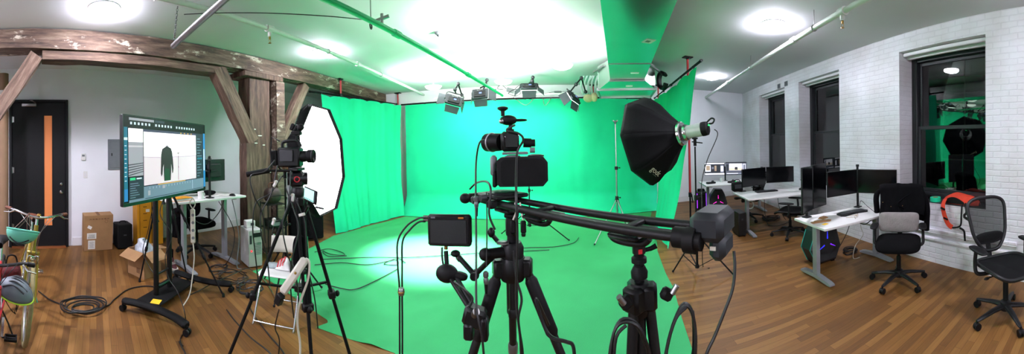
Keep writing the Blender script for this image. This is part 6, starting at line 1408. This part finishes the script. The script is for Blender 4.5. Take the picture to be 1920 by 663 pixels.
cbl([V((-3.74, 2.75, .955)), V((-3.66, 2.76, .7)), V((-3.60, 2.76, .4)), V((-3.60, 2.72, .15)), V((-3.60, 2.72, .03)), V((-3.58, 2.74, .012)), V((-3.56, 2.76, .012))], 'grey cable hanging beside the right leg of the raised desk', .007, 'grey')
cbl([V((-3.72, 2.0, .965)), V((-3.68, 2.1, .75)), V((-3.70, 2.3, .68)), V((-3.72, 2.5, .8)), V((-3.73, 2.6, .965))], 'black cable swagged below the front of the raised desk')
cbl([V((-3.40, 3.24, .55)), V((-3.37, 3.18, .45)), V((-3.40, 3.2, .25)), V((-3.37, 3.15, .07)), V((-3.32, 3.05, .03))], 'black cable spilling out of the wire cart')
# ================================================================== DESK SIDE OF THE ROOM
# ---------------- desk nearest the camera
wv, dv = (.966, -.26), (.26, .966)
DZc = .68
desk((2.763, 2.13), wv, dv, 1.27, .63, DZc, 'white desk nearest the camera with four black monitors and cardboard scraps', (.11, 1.14))
mz0, mz1 = .81, 1.345
mA = monitor(scr(1504, 3.62), scr(1523, 3.85), mz0, mz1, 'black portrait monitor at the left end of the nearest desk, outermost of the four', group='black monitors on the nearest desk')
mB = monitor(scr(1523.8, 3.86), scr(1549, 4.13), mz0 + .01, mz1 + .01, 'black portrait monitor second from the left on the nearest desk', group='black monitors on the nearest desk')
a, b, c = scr(1551, 4.20), scr(1606.5, 4.56), scr(1681, 4.43)
mC = monitor(a, b, .895, 1.235, 'black landscape monitor left of the post on the nearest desk, tilting inward', group='black monitors on the nearest desk')
mD = monitor(scr(1607.5, 4.57), c, .895, 1.235, 'black landscape monitor behind the jacket-draped chair', group='black monitors on the nearest desk')
mon_arm((3.935, 2.425), DZc + .001, 1.27, [mC, mD], 'black post between the two landscape monitors on the nearest desk', 'monitor posts')
mon_arm((3.06, 2.645), DZc + .001, 1.15, [mA, mB], 'black post behind the two portrait monitors on the nearest desk', 'monitor posts')
# things on it
def on(px, py, z): return fl(px, py, z)
q = V((2.985, 2.36, 0)); t = thing('cardboard_scrap', 'long flat cardboard scrap lying at the left end of the nearest desk', 'cardboard', (q.x, q.y, DZc + .001), -.35)
MB().prism([(-.13, -.03), (.11, -.045), (.15, .0), (.12, .035), (-.02, .03), (-.12, .04)], (0, 0, 0), (0, 0, .008), (1, 0, 0), (0, 1, 0)).build('bottom_sheet', K['card'], t); MB().prism([(-.10, -.02), (.06, -.03), (.08, .02), (-.08, .03)], (0, 0, .0085), (0, 0, .016), (1, 0, 0), (0, 1, 0)).build('top_sheet', K['card'], t)
q = on(1543, 409, DZc); t = thing('cardboard_scrap', 'small square cardboard scrap on the nearest desk, right of the long scrap', 'cardboard', (q.x, q.y, DZc + .001), .1)
MB().prism([(-.06, -.035), (.06, -.04), (.065, .03), (-.055, .035)], (0, 0, 0), (0, 0, .01), (1, 0, 0), (0, 1, 0)).build('sheet', K['card'], t); MB().prism([(-.05, -.03), (.04, -.03), (.05, .02), (-.04, .03)], (0, 0, .0105), (0, 0, .02), (1, 0, 0), (0, 1, 0)).build('folded_flap', K['card'], t)
q = on(1547, 420, DZc); single('sticky_note', MB().box((q.x, q.y, DZc + .0022), (.075, .05, .002)), K['yellow'], 'pale yellow note near the front corner of the nearest desk', 'note')
q = on(1597, 399, DZc); t = thing('keyboard', 'curved black split keyboard on the nearest desk', 'keyboard', (q.x, q.y, DZc + .001), -.27)
kb = [(-.24, -.06), (-.20, -.10), (-.06, -.075), (.06, -.075), (.20, -.10), (.24, -.06), (.22, .05), (.12, .085), (0, .075), (-.12, .085), (-.22, .05)]
MB().prism(kb, (0, 0, 0), (0, 0, .018), (1, 0, 0), (0, 1, 0)).build('keyboard_body', K['black'], t)
kk = MB()
for r_ in range(4):
    for c_ in range(12): kk.box((-.187 + c_ * .034, -.045 + r_ * .027 + .0006 * (c_ - 5.5) ** 2 * -.4, .0215), (.027, .021, .006), b=.002)
kk.build('keys', K['char'], t)
q = on(1606, 408, DZc); t = thing('glasses', 'pair of thin-framed glasses folded in front of the black keyboard', 'glasses', (q.x, q.y, DZc + .001), .2)
g = MB()
for s in (-1, 1): g.torus((s * .034, 0, .022), (0, 1, 0), .024, .0018, 20, 5).tube([(s * .058, 0, .022), (s * .06, .06, .012), (s * .05, .12, .004)], .0018, 5)
g.tube([(-.01, 0, .024), (0, -.002, .027), (.01, 0, .024)], .0018, 5).build('frame', K['brass'], t)
single('cable', MB().tube(spline([V((3.86, 2.36, DZc + .008)), V((3.85, 2.34, DZc + .07)), at(1615, 376, 4.3), on(1626, 386, DZc + .10), on(1640, 397, DZc + .012)], 8), .004, 6), K['cable'], 'thin black cable looping from the monitor post on the nearest desk', 'cable')
# hexagonal gaming tower
K['tower'] = mat('grey_tower_panel', '2b2d2f', .55, noise=.1, scale=20); K['towerdark'] = mat('tower_black', '0c0d0e', .4, noise=.1)
def hextower(o, w, label, leds, s=1.0, side=None, depth=.27):
    w = V((w[0], w[1], 0)).normalized(); t = thing('computer_tower', label, 'computer tower', (o[0], o[1], 0), atan2(w.y, w.x), 'hexagonal computer towers')
    P = [(.06, .02), (.38, .02), (.47, .20), (.40, .44), (.34, .56), (.14, .58), (.04, .44), (-.04, .22)]; P = [(p * s, q * s) for p, q in P]
    cx = sum(p for p, q in P) / 8; cz = sum(q for p, q in P) / 8
    sh = lambda k: [(cx + (p - cx) * k, cz + (q - cz) * k) for p, q in P]
    MB().prism(P, (0, .022, 0), (0, depth - .022, 0), (1, 0, 0), (0, 0, 1)).build('chassis', K['towerdark'], t, 0)
    for y0, y1 in ((0, .0215), (depth - .0215, depth)):
        a_, b_ = (sh(.9), sh(1.0)) if y0 == 0 else (sh(1.0), sh(.9)); n = 8
        m = MB().add([(p, y0, q) for p, q in a_] + [(p, y1, q) for p, q in b_], [tuple(range(n))[::-1], tuple(range(n, 2 * n))] + [(i, (i + 1) % n, n + (i + 1) % n, n + i) for i in range(n)])
        m.build('side_panel', K['tower'], t, 0)
    for a, m_ in zip((pi / 2, pi / 2 + 2.05, pi / 2 - 2.05), leds):
        d = V((cos(a), 0, sin(a))); c = V((cx, -.0012, cz - .03 * s)); n_ = V((-d.z, 0, d.x))
        MB().prism([(.055 * s, .007 * s), (.055 * s, -.007 * s), (.15 * s, -.002), (.15 * s, .002)], c - V((0, .001, 0)), c + V((0, .001, 0)), d, n_).build('led_bar', m_, t, 0)
    MB().torus((cx, -.0, cz - .03 * s), (0, 1, 0), .16 * s, .003, 30, 6, pi + .5, 2 * pi - .5).build('panel_groove', K['towerdark'], t)
    if side:
        for i in (6, 7):
            a_, b_ = V((P[i][0], 0, P[i][1])), V((P[(i + 1) % 8][0], 0, P[(i + 1) % 8][1]))
            for y in (.03, depth - .03): MB().tube([a_ + V((-.004, y, 0)), b_ + V((-.004, y, 0))], .005, 6).build('edge_light', side, t)
    for x in (.10 * s, .34 * s): MB().box((x, depth / 2, .009), (.05, depth * .8, .018)).build('foot', K['rubber'], t)
    return t
K['ledblue'] = glow('led_blue', '2a2cff', 2.2); K['ledviolet'] = glow('led_violet', '6a20e8', 2.2); K['ledpink'] = glow('led_pink', 'ff20c0', 2.4); K['ledpurple'] = glow('led_purple', 'a030ff', 2.4); K['ledgreen'] = glow('led_green', '20a090', .05)
q = fl(1511, 503); hextower((3.19, 2.64), wv, 'grey hexagonal tower with blue light bars under the nearest desk', (K['ledblue'], K['ledblue'], K['ledviolet']), side=K['ledgreen'])
t = thing('backpack', 'grey fabric bag slumped behind the blue-lit tower under the nearest desk', 'bag', (3.80, 2.93, 0), -.2)
m = pad(.30, .22, .40, 0, 0, .205); m.build('bag_body', K['grey'], t); MB().tube(spline([(-.06, 0, .39), (-.03, 0, .44), (.03, 0, .44), (.06, 0, .39)], 5), .008, 6).build('carry_loop', K['matte'], t)
q = fl(1594, 474); tangle((q.x, q.y), 'coil of black cables on the wood floor under the nearest desk', 6, .10, 3)
single('cable', MB().tube(spline([V((3.95, 2.52, .60)), at(1590, 430, 4.62), at(1578, 455, 4.6), fl(1570, 468, .012), fl(1562, 472, .012)], 8), .006, 6), K['cable'], 'black cable dropping from under the nearest desk to the coil', 'cable')
single('cable', MB().tube(spline([V((4.0, 2.42, .60)), at(1614, 425, 4.66), at(1618, 440, 4.6), at(1604, 460, 4.55), fl(1600, 483, .01), fl(1612, 482, .01)], 8), .005, 6), K['cream'], 'pale cable hanging below the nearest desk down to the floor', 'cable')
single('cable', MB().tube(spline([V((3.80, 2.42, .60)), V((3.86, 2.40, .5)), V((4.02, 2.36, .42)), V((4.06, 2.25, .5)), V((4.07, 2.1, .60))], 8), .007, 6), K['cable'], 'black cable swagged under the nearest desk behind the chair', 'cable')
# ---------------- chair with jacket and cushion
chd = V((-.93, -.36, 0)).normalized(); cloc = V((3.345, 1.515, 0))
ch = office_chair(cloc, chd, 'black padded office chair with a jacket over its back by the nearest desk', 'pad', a0=1.05, zs=.44)
T = M.Translation(cloc) @ M.Rotation(yaw_of(chd), 4, 'Z')
cu = pad(.48, .23, .09, 0, 0, 0, e=7, wave=.012); cu2 = MB().add(cu.v, cu.f, 0, T @ M.Translation((0, -.118, .672)) @ M.Rotation(pi / 2 - .14 + .28, 4, 'X'))
single('cushion', cu2, K['cushion'], 'grey-beige cushion propped against the black padded chair back', 'cushion')
def jfn(u, v):                                      # jacket: up the front of the back rest, over its top and down behind
    s = u * 2 - 1; L = v * .93; fr = lambda z: -.275 - (z - .77) * .158
    x = s * (.245 if s > 0 else .30) + .012 * sin(v * 9 + s * 3); b = abs(nz(u * 6, v * 5, 6)) * .014
    if L < .30: z = .745 + L; y = fr(z) + .062 + b
    elif L < .52: a = (L - .30) / .22 * pi; y = fr(1.045) + .0 + (.062 + b) * cos(a) - .014 * (1 - cos(a)); z = 1.045 + (.05 + b) * sin(a)
    else: z = 1.045 - (L - .52); y = fr(z) - .09 - b - .03 * max(0, min(1, (.88 - z) / .12))
    if abs(s) > .8: z -= .10 * (abs(s) - .8)
    return T @ V((x, y, z))
jt = thing('jacket', 'black jacket draped over the padded office chair by the nearest desk', 'jacket', (cloc.x, cloc.y, .46), 0); Lj = loc_of(jt)
m = MB().grid(lambda u, v: Lj(jfn(u, v)), 30, 44); solid(m.build('jacket_body', K['fabric'], jt, 60), .010)
for s, pts in ((-1, [(-.27, -.32, 1.02), (-.325, -.31, .91), (-.345, -.30, .78), (-.34, -.31, .66), (-.335, -.32, .52)]), (1, [(.245, -.32, 1.02), (.285, -.315, .97), (.295, -.31, .90), (.29, -.315, .82), (.285, -.32, .74)])):
    pp = spline(pts, 6); m = MB().tube([Lj(T @ V(q)) for q in pp], [.03 + .018 * min(1, i / 6) for i in range(len(pp))], 12, flat=.75); m.build('sleeve', K['fabric'], jt, 60)
m = MB().tube([Lj(T @ V(q)) for q in spline([(-.15, -.225, 1.0), (-.05, -.215, .94), (.02, -.20, .87), (-.06, -.19, .82)], 6)], .014, 8, flat=.5); m.build('lapel_fold', K['fabric'], jt, 60)
for q in ((-.04, -.20, .85), (.10, -.20, .84), (.20, -.205, .89)): MB().ell(Lj(T @ V(q)), (.005, .005, .005), nu=8, nv=6).build('stud', K['brass'], jt)
# ---------------- Aeron style chair at the right edge
office_chair((2.93, .26, 0), (-.77, -.64), 'black mesh office chair nearest the camera at the right edge, below the brick wall', 'mesh', a0=2.62, zs=.46, zb=1.04)
# ---------------- sill things
def sillp(px, py, z=None): return fl(px, py, WZ0 + .015)
q = bwp(1.40, .10, WZ0 + .022)
t = thing('backpack', 'red-orange and black backpack lying on the big window sill with its straps hanging down', 'backpack', V(bwp(1.02, .115, WZ0 + .016)), 1.5 * pi - ba)
K['redfab'] = mat('orange_red_fabric', 'c8381c', .8, noise=.1, scale=10, bump=.3, bscale=90)
def bp(u, v):
    a = pi * u; x = -.27 + .54 * v; e = sin(pi * min(1, max(0, v * .96 + .02))) ** .45
    return V((x, .0 + (.10 * cos(a)) * e, .135 * sin(a) * e * (1 + .12 * nz(u * 3, v * 4, 1)) + .002))
MB().grid(bp, 24, 24).build('bag_body', K['redfab'], t)
MB().grid(lambda u, v: V((-.20 + .30 * v, -.108 - .012 * sin(pi * v), .012 + .085 * u * sin(pi * (.1 + .8 * v)))), 8, 16).build('front_panel', K['matte'], t)
def strap(pts, w, m, nm, par=None):
    pp = [V(q) for q in spline(pts, 6)]; mb = MB()
    for i in range(len(pp) - 1): mb.bar(pp[i], pp[i + 1] + (pp[i + 1] - pp[i]) * .12, w, .008, up=(0, -1, .15))
    return mb.build(nm, m, par or t)
st = strap([(-.17, -.13, .06), (-.15, -.21, .0), (-.12, -.235, -.10), (-.06, -.235, -.22), (-.0, -.23, -.26)], .06, K['redfab'], 'shoulder_strap')
for z in (-.04, -.16): MB().box((-.135 if z > -.1 else -.09, -.238, z), (.066, .012, .022), r=rot(0, .3, 0)).build('webbing', K['matte'], st)
strap([(.14, -.15, .04), (.20, -.22, -.05), (.17, -.23, -.10), (.24, -.23, -.14), (.27, -.23, -.19)], .03, K['matte'], 'loose_strap')
strap([(.10, -.16, .02), (.13, -.225, -.10), (.12, -.23, -.22), (.03, -.23, -.26), (-.02, -.23, -.26)], .02, K['matte'], 'loose_strap'); strap([(.11, -.23, -.25), (.17, -.23, -.28), (.18, -.23, -.36), (.185, -.23, -.40)], .024, K['matte'], 'loose_strap')
q = bwp(1.40, .06, WZ0 + .016)
t = thing('tape_roll', 'roll of bright green tape on the big window sill beside the backpack', 'tape roll', q)
MB().lathe([(.04, 0), (.072, 0), (.072, .055), (.04, .055), (.04, 0)], n=32, caps=False).build('tape', K['green'], t); MB().lathe([(.0395, .001), (.0395, .054), (.0365, .054), (.0365, .001), (.0395, .001)], n=32, caps=False).build('cardboard_core', K['card'], t)
t = thing('pouch', 'flat black pouch on the big window sill left of the green tape', 'pouch', bwp(1.66, .12, WZ0 + .016), 1.5 * pi - ba); pad(.26, .13, .07, 0, 0, .036).build('pouch_body', K['fabric'], t); MB().tube(spline([(-.1, -.066, .04), (0, -.072, .045), (.1, -.066, .04)], 5), .003, 5).build('zipper', K['char'], t)
t = thing('soft_bag', 'dark maroon soft bag against the window glass behind the orange backpack', 'bag', bwp(.80, .272, WZ0 + .016), 1.5 * pi - ba); pad(.36, .09, .13, 0, 0, .066).build('bag_body', mat('maroon_fabric', '2e1518', .85, noise=.2, scale=12, bump=.2), t); MB().tube(spline([(-.1, -.058, .06), (0, -.062, .09), (.1, -.058, .06)], 5), .005, 5).build('handle', K['matte'], t)
# ---------------- middle desk
wB, dB = (.951, -.309), (.309, .951)
desk((3.36, 4.20), wB, dB, 1.55, .80, .68, 'white desk in the middle of the row with two dark monitors side by side', (.13, 1.42))
mE = monitor(scr(1391, 5.72), scr(1435.5, 6.16), .825, 1.155, 'dark monitor on the middle desk, left of its pair', group='dark twin monitors on the middle desk')
mF = monitor(scr(1436.5, 6.17), scr(1488, 6.32), .845, 1.155, 'dark monitor on the middle desk, right of its pair', group='dark twin monitors on the middle desk')
mon_arm((4.15, 4.74), .681, 1.12, [mE, mF], 'black post carrying the dark twin monitors on the middle desk', 'monitor posts')
q = on(1437, 359, .68); t = thing('keyboard', 'black keyboard lying below the dark twin monitors on the middle desk', 'keyboard', (q.x, q.y, .681), -.3)
MB().box((0, 0, .01), (.44, .14, .02), b=.004).build('keyboard_body', K['black'], t); kk = MB()
for r_ in range(4):
    for c_ in range(14): kk.box((-.195 + c_ * .03, -.045 + r_ * .03, .0225), (.024, .024, .005))
kk.build('keys', K['char'], t)
q = on(1388, 359, .68); t = thing('camera_bag', 'black boxy bag on the left end of the middle desk', 'bag', (q.x, q.y + .1, .681), -.3)
MB().box((0, 0, .09), (.20, .16, .18), b=.02).build('bag_body', K['matte'], t); MB().tube(spline([(-.07, 0, .178), (-.04, 0, .22), (.04, 0, .22), (.07, 0, .178)], 5), .008, 6).build('handle', K['black'], t); MB().box((.0, -.084, .10), (.15, .008, .08), b=.003).build('front_pocket', K['char'], t)
q = fl(1386, 444); t = thing('computer_tower', 'narrow black computer tower on the floor beside the leg of the middle desk', 'computer tower', (3.43, 4.56, 0), -.30)
MB().box((0, 0, .215), (.14, .36, .40), b=.006).build('case', K['black'], t); MB().box((0, -.184, .215), (.13, .008, .39), b=.003).build('front_panel', K['towerdark'], t); MB().box((0, -.19, .30), (.03, .004, .03)).build('power_button', K['char'], t)
for s in (-1, 1): MB().box((s * .05, 0, .008), (.02, .3, .014)).build('foot', K['rubber'], t)
office_chair((4.02, 3.86, 0), (-.45, .89), 'black mesh office chair between the middle desk and the nearest desk', 'mesh', a0=.75, zs=.40, zb=1.0)
office_chair((4.22, 5.27, 0), (-.25, .97), 'black office chair behind the middle desk facing the lit twin monitors', 'mesh', a0=.5, zs=.44, zb=1.0)
q = fl(1452, 425); tangle((4.55, 4.9), 'tangled black cables on the floor under the middle desk', 6, .17, 9)
single('cable', MB().tube(spline([V((4.3, 4.85, .63)), V((4.35, 4.9, .35)), V((4.33, 4.85, .1)), V((4.25, 4.7, .012)), V((4.2, 4.6, .012)), V((4.3, 4.45, .012)), V((4.7, 4.5, .012))], 8), .006, 6), K['cable'], 'black cable falling from the middle desk and trailing across the floor', 'cable')
single('cable', MB().tube(spline([V((4.55, 4.72, .63)), V((4.62, 4.75, .3)), V((4.75, 4.7, .012)), V((4.9, 4.75, .012)), V((4.95, 4.9, .012))], 8), .006, 6), K['cable'], 'black cable hanging at the wall end of the middle desk', 'cable')
t = thing('headphones', 'pale round headphones hanging low under the middle desk', 'headphones', (4.10, 5.06, .30)); MB().torus((0, 0, .06), (.5, .8, 0), .075, .012, 24, 8).build('headband', K['white'], t); MB().ell((-.06, .04, .0), (.03, .03, .04)).build('ear_cup', K['cream'], t)
# ---------------- far desk with the lit twin monitors
desk((3.62, 5.98), wB, dB, 1.55, .80, .70, 'white desk farthest back with the lit twin monitors', (.13, 1.42))
K['uibg'] = glow('screen_dark_ui', '2a2c33', .9); K['uilight'] = glow('screen_pale_ui', 'e9e6f2', 1.3); K['uiwarm'] = glow('screen_warm_image', 'd8c9b4', 1.1); K['uimid'] = glow('screen_grey_ui', '6d6f80', 1.0); K['uitan'] = glow('screen_tan_face', 'a58c78', .9)
p = [scr(1320.5, 7.62), scr(1358.5, 7.62), scr(1359.8, 7.62), scr(1399.5, 7.60)]
zb_ = .86; zt_ = 1.165
t = mG = monitor(p[0], p[1], zb_, zt_, 'lit monitor on the farthest desk, left of the twin pair with a dark window open', screen=K['uibg'], group='lit twin monitors on the farthest desk')
W = (V((*p[1], 0)) - V((*p[0], 0))).length - .02; Hh = zt_ - zb_
mb, ms = ui(t, W, Hh, [(K['uilight'], .0, 1, .05, .17), (K['uilight'], .0, 1, .88, .97), (K['uilight'], .02, .30, .30, .82), (K['uitan'], .07, .26, .40, .76), (K['uimid'], .80, .97, .22, .8), (K['uilight'], .82, .95, .3, .72), (K['uitan'], .50, .60, .34, .76), (K['uimid'], .36, .46, .5, .66)]); mb.build('screen_picture', ms, t, 0)
t = mH = monitor(p[2], p[3], zb_ + .005, zt_ + .005, 'lit monitor on the farthest desk, right of the twin pair showing a pale room image', screen=K['uimid'], group='lit twin monitors on the farthest desk')
W = (V((*p[3], 0)) - V((*p[2], 0))).length - .02
mb, ms = ui(t, W, Hh, [(K['uibg'], 0, 1, .9, .98), (K['uibg'], .02, .14, .3, .85), (K['uilight'], .17, .80, .36, .88), (K['uiwarm'], .17, .80, .36, .55), (K['uibg'], .44, .58, .40, .62), (K['uilight'], .84, .98, .3, .85), (K['uimid'], .86, .96, .35, .8), (K['uilight'], .05, .6, .1, .14), (K['uibg'], 0, 1, .2, .26)]); mb.build('screen_picture', ms, t, 0)
c = at(1361, 330, 7.75); mon_arm((c.x + .05, c.y + .10), .701, 1.02, [mG, mH], 'black post carrying the lit twin monitors on the farthest desk', 'monitor posts')
q = on(1353, 341, .70); t = thing('mug', 'white mug standing between the lit twin monitors on the farthest desk', 'mug', (q.x, q.y, .701)); MB().lathe([(.032, 0), (.038, .004), (.04, .1), (.036, .1), (.034, .01), (.002, .008)], n=24, caps=False).build('cup', K['white'], t); MB().torus((.05, 0, .052), (0, 1, 0), .026, .005, 20, 6).build('handle', K['white'], t)
for i, (px, py, lab) in enumerate(((1333, 344, 'black desk gadget on the farthest desk left of the mug'), (1372, 342, 'black desk gadget on the farthest desk right of the mug, by the green glow'))):
    q = on(px, py, .70); t = thing('desk_gadget', lab, 'gadget', (q.x, q.y, .701), .3 * i); MB().box((0, 0, .02), (.22, .10, .04), b=.012).build('gadget_body', K['black'], t); MB().ell((.05, 0, .05), (.035, .03, .022)).build('knob', K['char'], t)
    if i: MB().box((.09, -.052, .02), (.06, .004, .008)).build('status_light', glow('green_status', '20e070', 2), t)
hextower((3.98, 6.42), (.92, -.39), 'grey hexagonal tower with pink light bars under the farthest desk', (K['ledpink'], K['ledpink'], K['ledpink']), s=.92, depth=.25)
q = fl(1317, 392); t = thing('computer_tower', 'small black computer with purple light strips left of the pink-lit tower', 'computer tower', (3.98, 6.80, 0), -.40)
MB().box((0, .15, .22), (.25, .34, .42), b=.006).build('case', K['tower'], t); MB().box((0, -.025, .22), (.24, .008, .41), b=.003).build('front_panel', K['towerdark'], t)
for s in (-1, 1): MB().box((s * .112, -.031, .22), (.012, .005, .36)).build('light_strip', K['ledpurple'], t)
MB().box((0, -.031, .385), (.16, .004, .01)).build('badge_strip', K['grey'], t); MB().box((0, .15, .005), (.2, .3, .01)).build('base', K['rubber'], t)
t = thing('storage_box', 'small black box on top of the purple-lit computer', 'box', (3.98, 6.80, .431), -.40); MB().box((0, .10, .03), (.17, .14, .06), b=.006).build('box_body', K['matte'], t); MB().box((0, .028, .03), (.10, .004, .03)).build('front_vent', K['char'], t)
# ================================================================== LIGHT
w = bpy.data.worlds.new('night'); SC.world = w; w.use_nodes = True
bg = w.node_tree.nodes['Background']; bg.inputs[0].default_value = lin('1a2630'); bg.inputs[1].default_value = .03
K['lampstrong'] = glow('strong_lamp_diffuser', 'f2eeff', 400); K['added_lamp_rear'] = glow('added_rear_lamp_diffuser', 'f2eeff', 700); K['added_lamp_near'] = glow('added_near_lamp_diffuser', 'f2eeff', 340); K['lampsoft'] = glow('soft_lamp_diffuser', 'f2eeff', 170)
def ceiling_lamp(px, py, label, m='lampwhite', xyz=None):
    p = V(xyz) if xyz else fl(px, py, CH)
    t = thing('ceiling_light', label, 'ceiling light', (p.x, p.y, CH), 0, 'round flush ceiling lights')
    MB().lathe([(.17, -.001), (.17, -.012)], n=32).build('lamp_ring', K['trim'], t)
    MB().lathe([(.155, -.0125), (.16, -.025), (.15, -.045), (.12, -.065), (.07, -.077), (.001, -.08)], n=32).build('diffuser', K[m], t)
    return t
ceiling_lamp(195, 15, 'bright round ceiling light above the black door end of the room')
ceiling_lamp(605, 97, 'bright round ceiling light beside the beam above the white octagon softbox')
ceiling_lamp(1450, 45, 'bright round ceiling light nearest the big window, above the desks')
ceiling_lamp(1335, 143, 'bright round ceiling light farthest back, above the lit twin monitors', m='lampsoft')
# can downlight and spot added to make the hot patch on the green floor
t = thing('added_can_downlight', 'added white can downlight hidden in the glare, brightening a patch of green floor', 'ceiling light', (-1.5, 4.75, CH))
MB().lathe([(.085, -.001), (.085, -.15), (.078, -.15), (.076, -.03)], n=28, caps=False).build('can', K['trim'], t); MB().lathe([(.075, -.03), (.002, -.029)], n=28, caps=False).build('lamp_face', K['lampwhite'], t)
sl = bpy.data.lights.new('added_downlight_beam', 'SPOT'); sl.energy = 7500; sl.spot_size = R(48); sl.spot_blend = 1.0; sl.shadow_soft_size = .05; sl.color = (.95, .97, 1)
so = bpy.data.objects.new('added_downlight_beam', sl); COL.objects.link(so); so.parent = t; so.location = (0, 0, -.10)
K['added_uplight'] = glow('added_uplight_inner', 'ffffff', 600); K['bowl'] = glow('added_frosted_bowl', 'ffffff', 3)
def added_uplight(x, y, label, h=.30):  # invented bowl lamps, put in only to blow the ceiling out to white
    t = thing('added_bowl_uplight', label, 'ceiling light', (x, y, CH - h), 0, 'frosted bowl uplights added to whiten the ceiling')
    MB().lathe([(.002, -.05), (.08, -.045), (.14, -.02), (.17, .02), (.165, .02)], n=32).build('added_frosted_bowl', K['bowl'], t)
    MB().lathe([(.14, .0205), (.06, .0215), (.012, .022)], n=32, caps=False).build('lamp_disc', K['added_uplight'], t)
    MB().cyl((0, 0, .0), (0, 0, h - .021), .007, n=10).build('stem', K['trim'], t); MB().lathe([(.05, h - .001), (.05, h - .012), (.02, h - .02)], n=20).build('canopy', K['trim'], t)
added_uplight(-.55, 3.9, 'added white bowl lamp whitening the ceiling, nearest the viewpoint')
added_uplight(.5, 4.9, 'added white bowl lamp whitening the ceiling beside the metal duct')
added_uplight(-.5, 6.0, 'added white bowl lamp whitening the ceiling above the hanging light panels')
added_uplight(-1.9, 6.1, 'added white bowl lamp whitening the ceiling near the far end of the timber beam')
ceiling_lamp(0, 0, 'added unseen ceiling light behind the viewpoint, brightening the brick wall', m='added_lamp_near', xyz=(1.9, -.6, 0))  # out-of-view lamp added to lift the near brick wall
ceiling_lamp(0, 0, 'added unseen ceiling light behind the viewpoint, brightening the wall by the bicycles', m='added_lamp_rear', xyz=(-3.3, -1.5, 0))  # out-of-view lamp added to lift the left wall
# ================================================================== CAMERA
cam = bpy.data.cameras.new('camera'); co = bpy.data.objects.new('camera', cam); COL.objects.link(co)
co.matrix_world = M(((Rc.x, Uc.x, -Fw.x, 0), (Rc.y, Uc.y, -Fw.y, 0), (Rc.z, Uc.z, -Fw.z, EYE), (0, 0, 0, 1)))
cam.type = 'PANO'; cam.panorama_type = 'CENTRAL_CYLINDRICAL'
cam.central_cylindrical_range_u_min = -960 / FPX; cam.central_cylindrical_range_u_max = 960 / FPX
cam.central_cylindrical_range_v_min = (HZ - 663) / FPX; cam.central_cylindrical_range_v_max = HZ / FPX
cam.central_cylindrical_radius = 1.0
cam.clip_start = .02; cam.clip_end = 100
SC.camera = co
SC.view_settings.view_transform = 'Standard'; SC.view_settings.look = 'None'; SC.view_settings.gamma = 1; SC.view_settings.use_curve_mapping = False
SC.view_settings.exposure = 0.0
SC.cycles.use_denoising = True
SC.cycles.max_bounces = 8; SC.cycles.diffuse_bounces = 4; SC.cycles.sample_clamp_indirect = 6
SC.cycles.use_light_tree = True; SC.cycles.caustics_reflective = False; SC.cycles.caustics_refractive = False
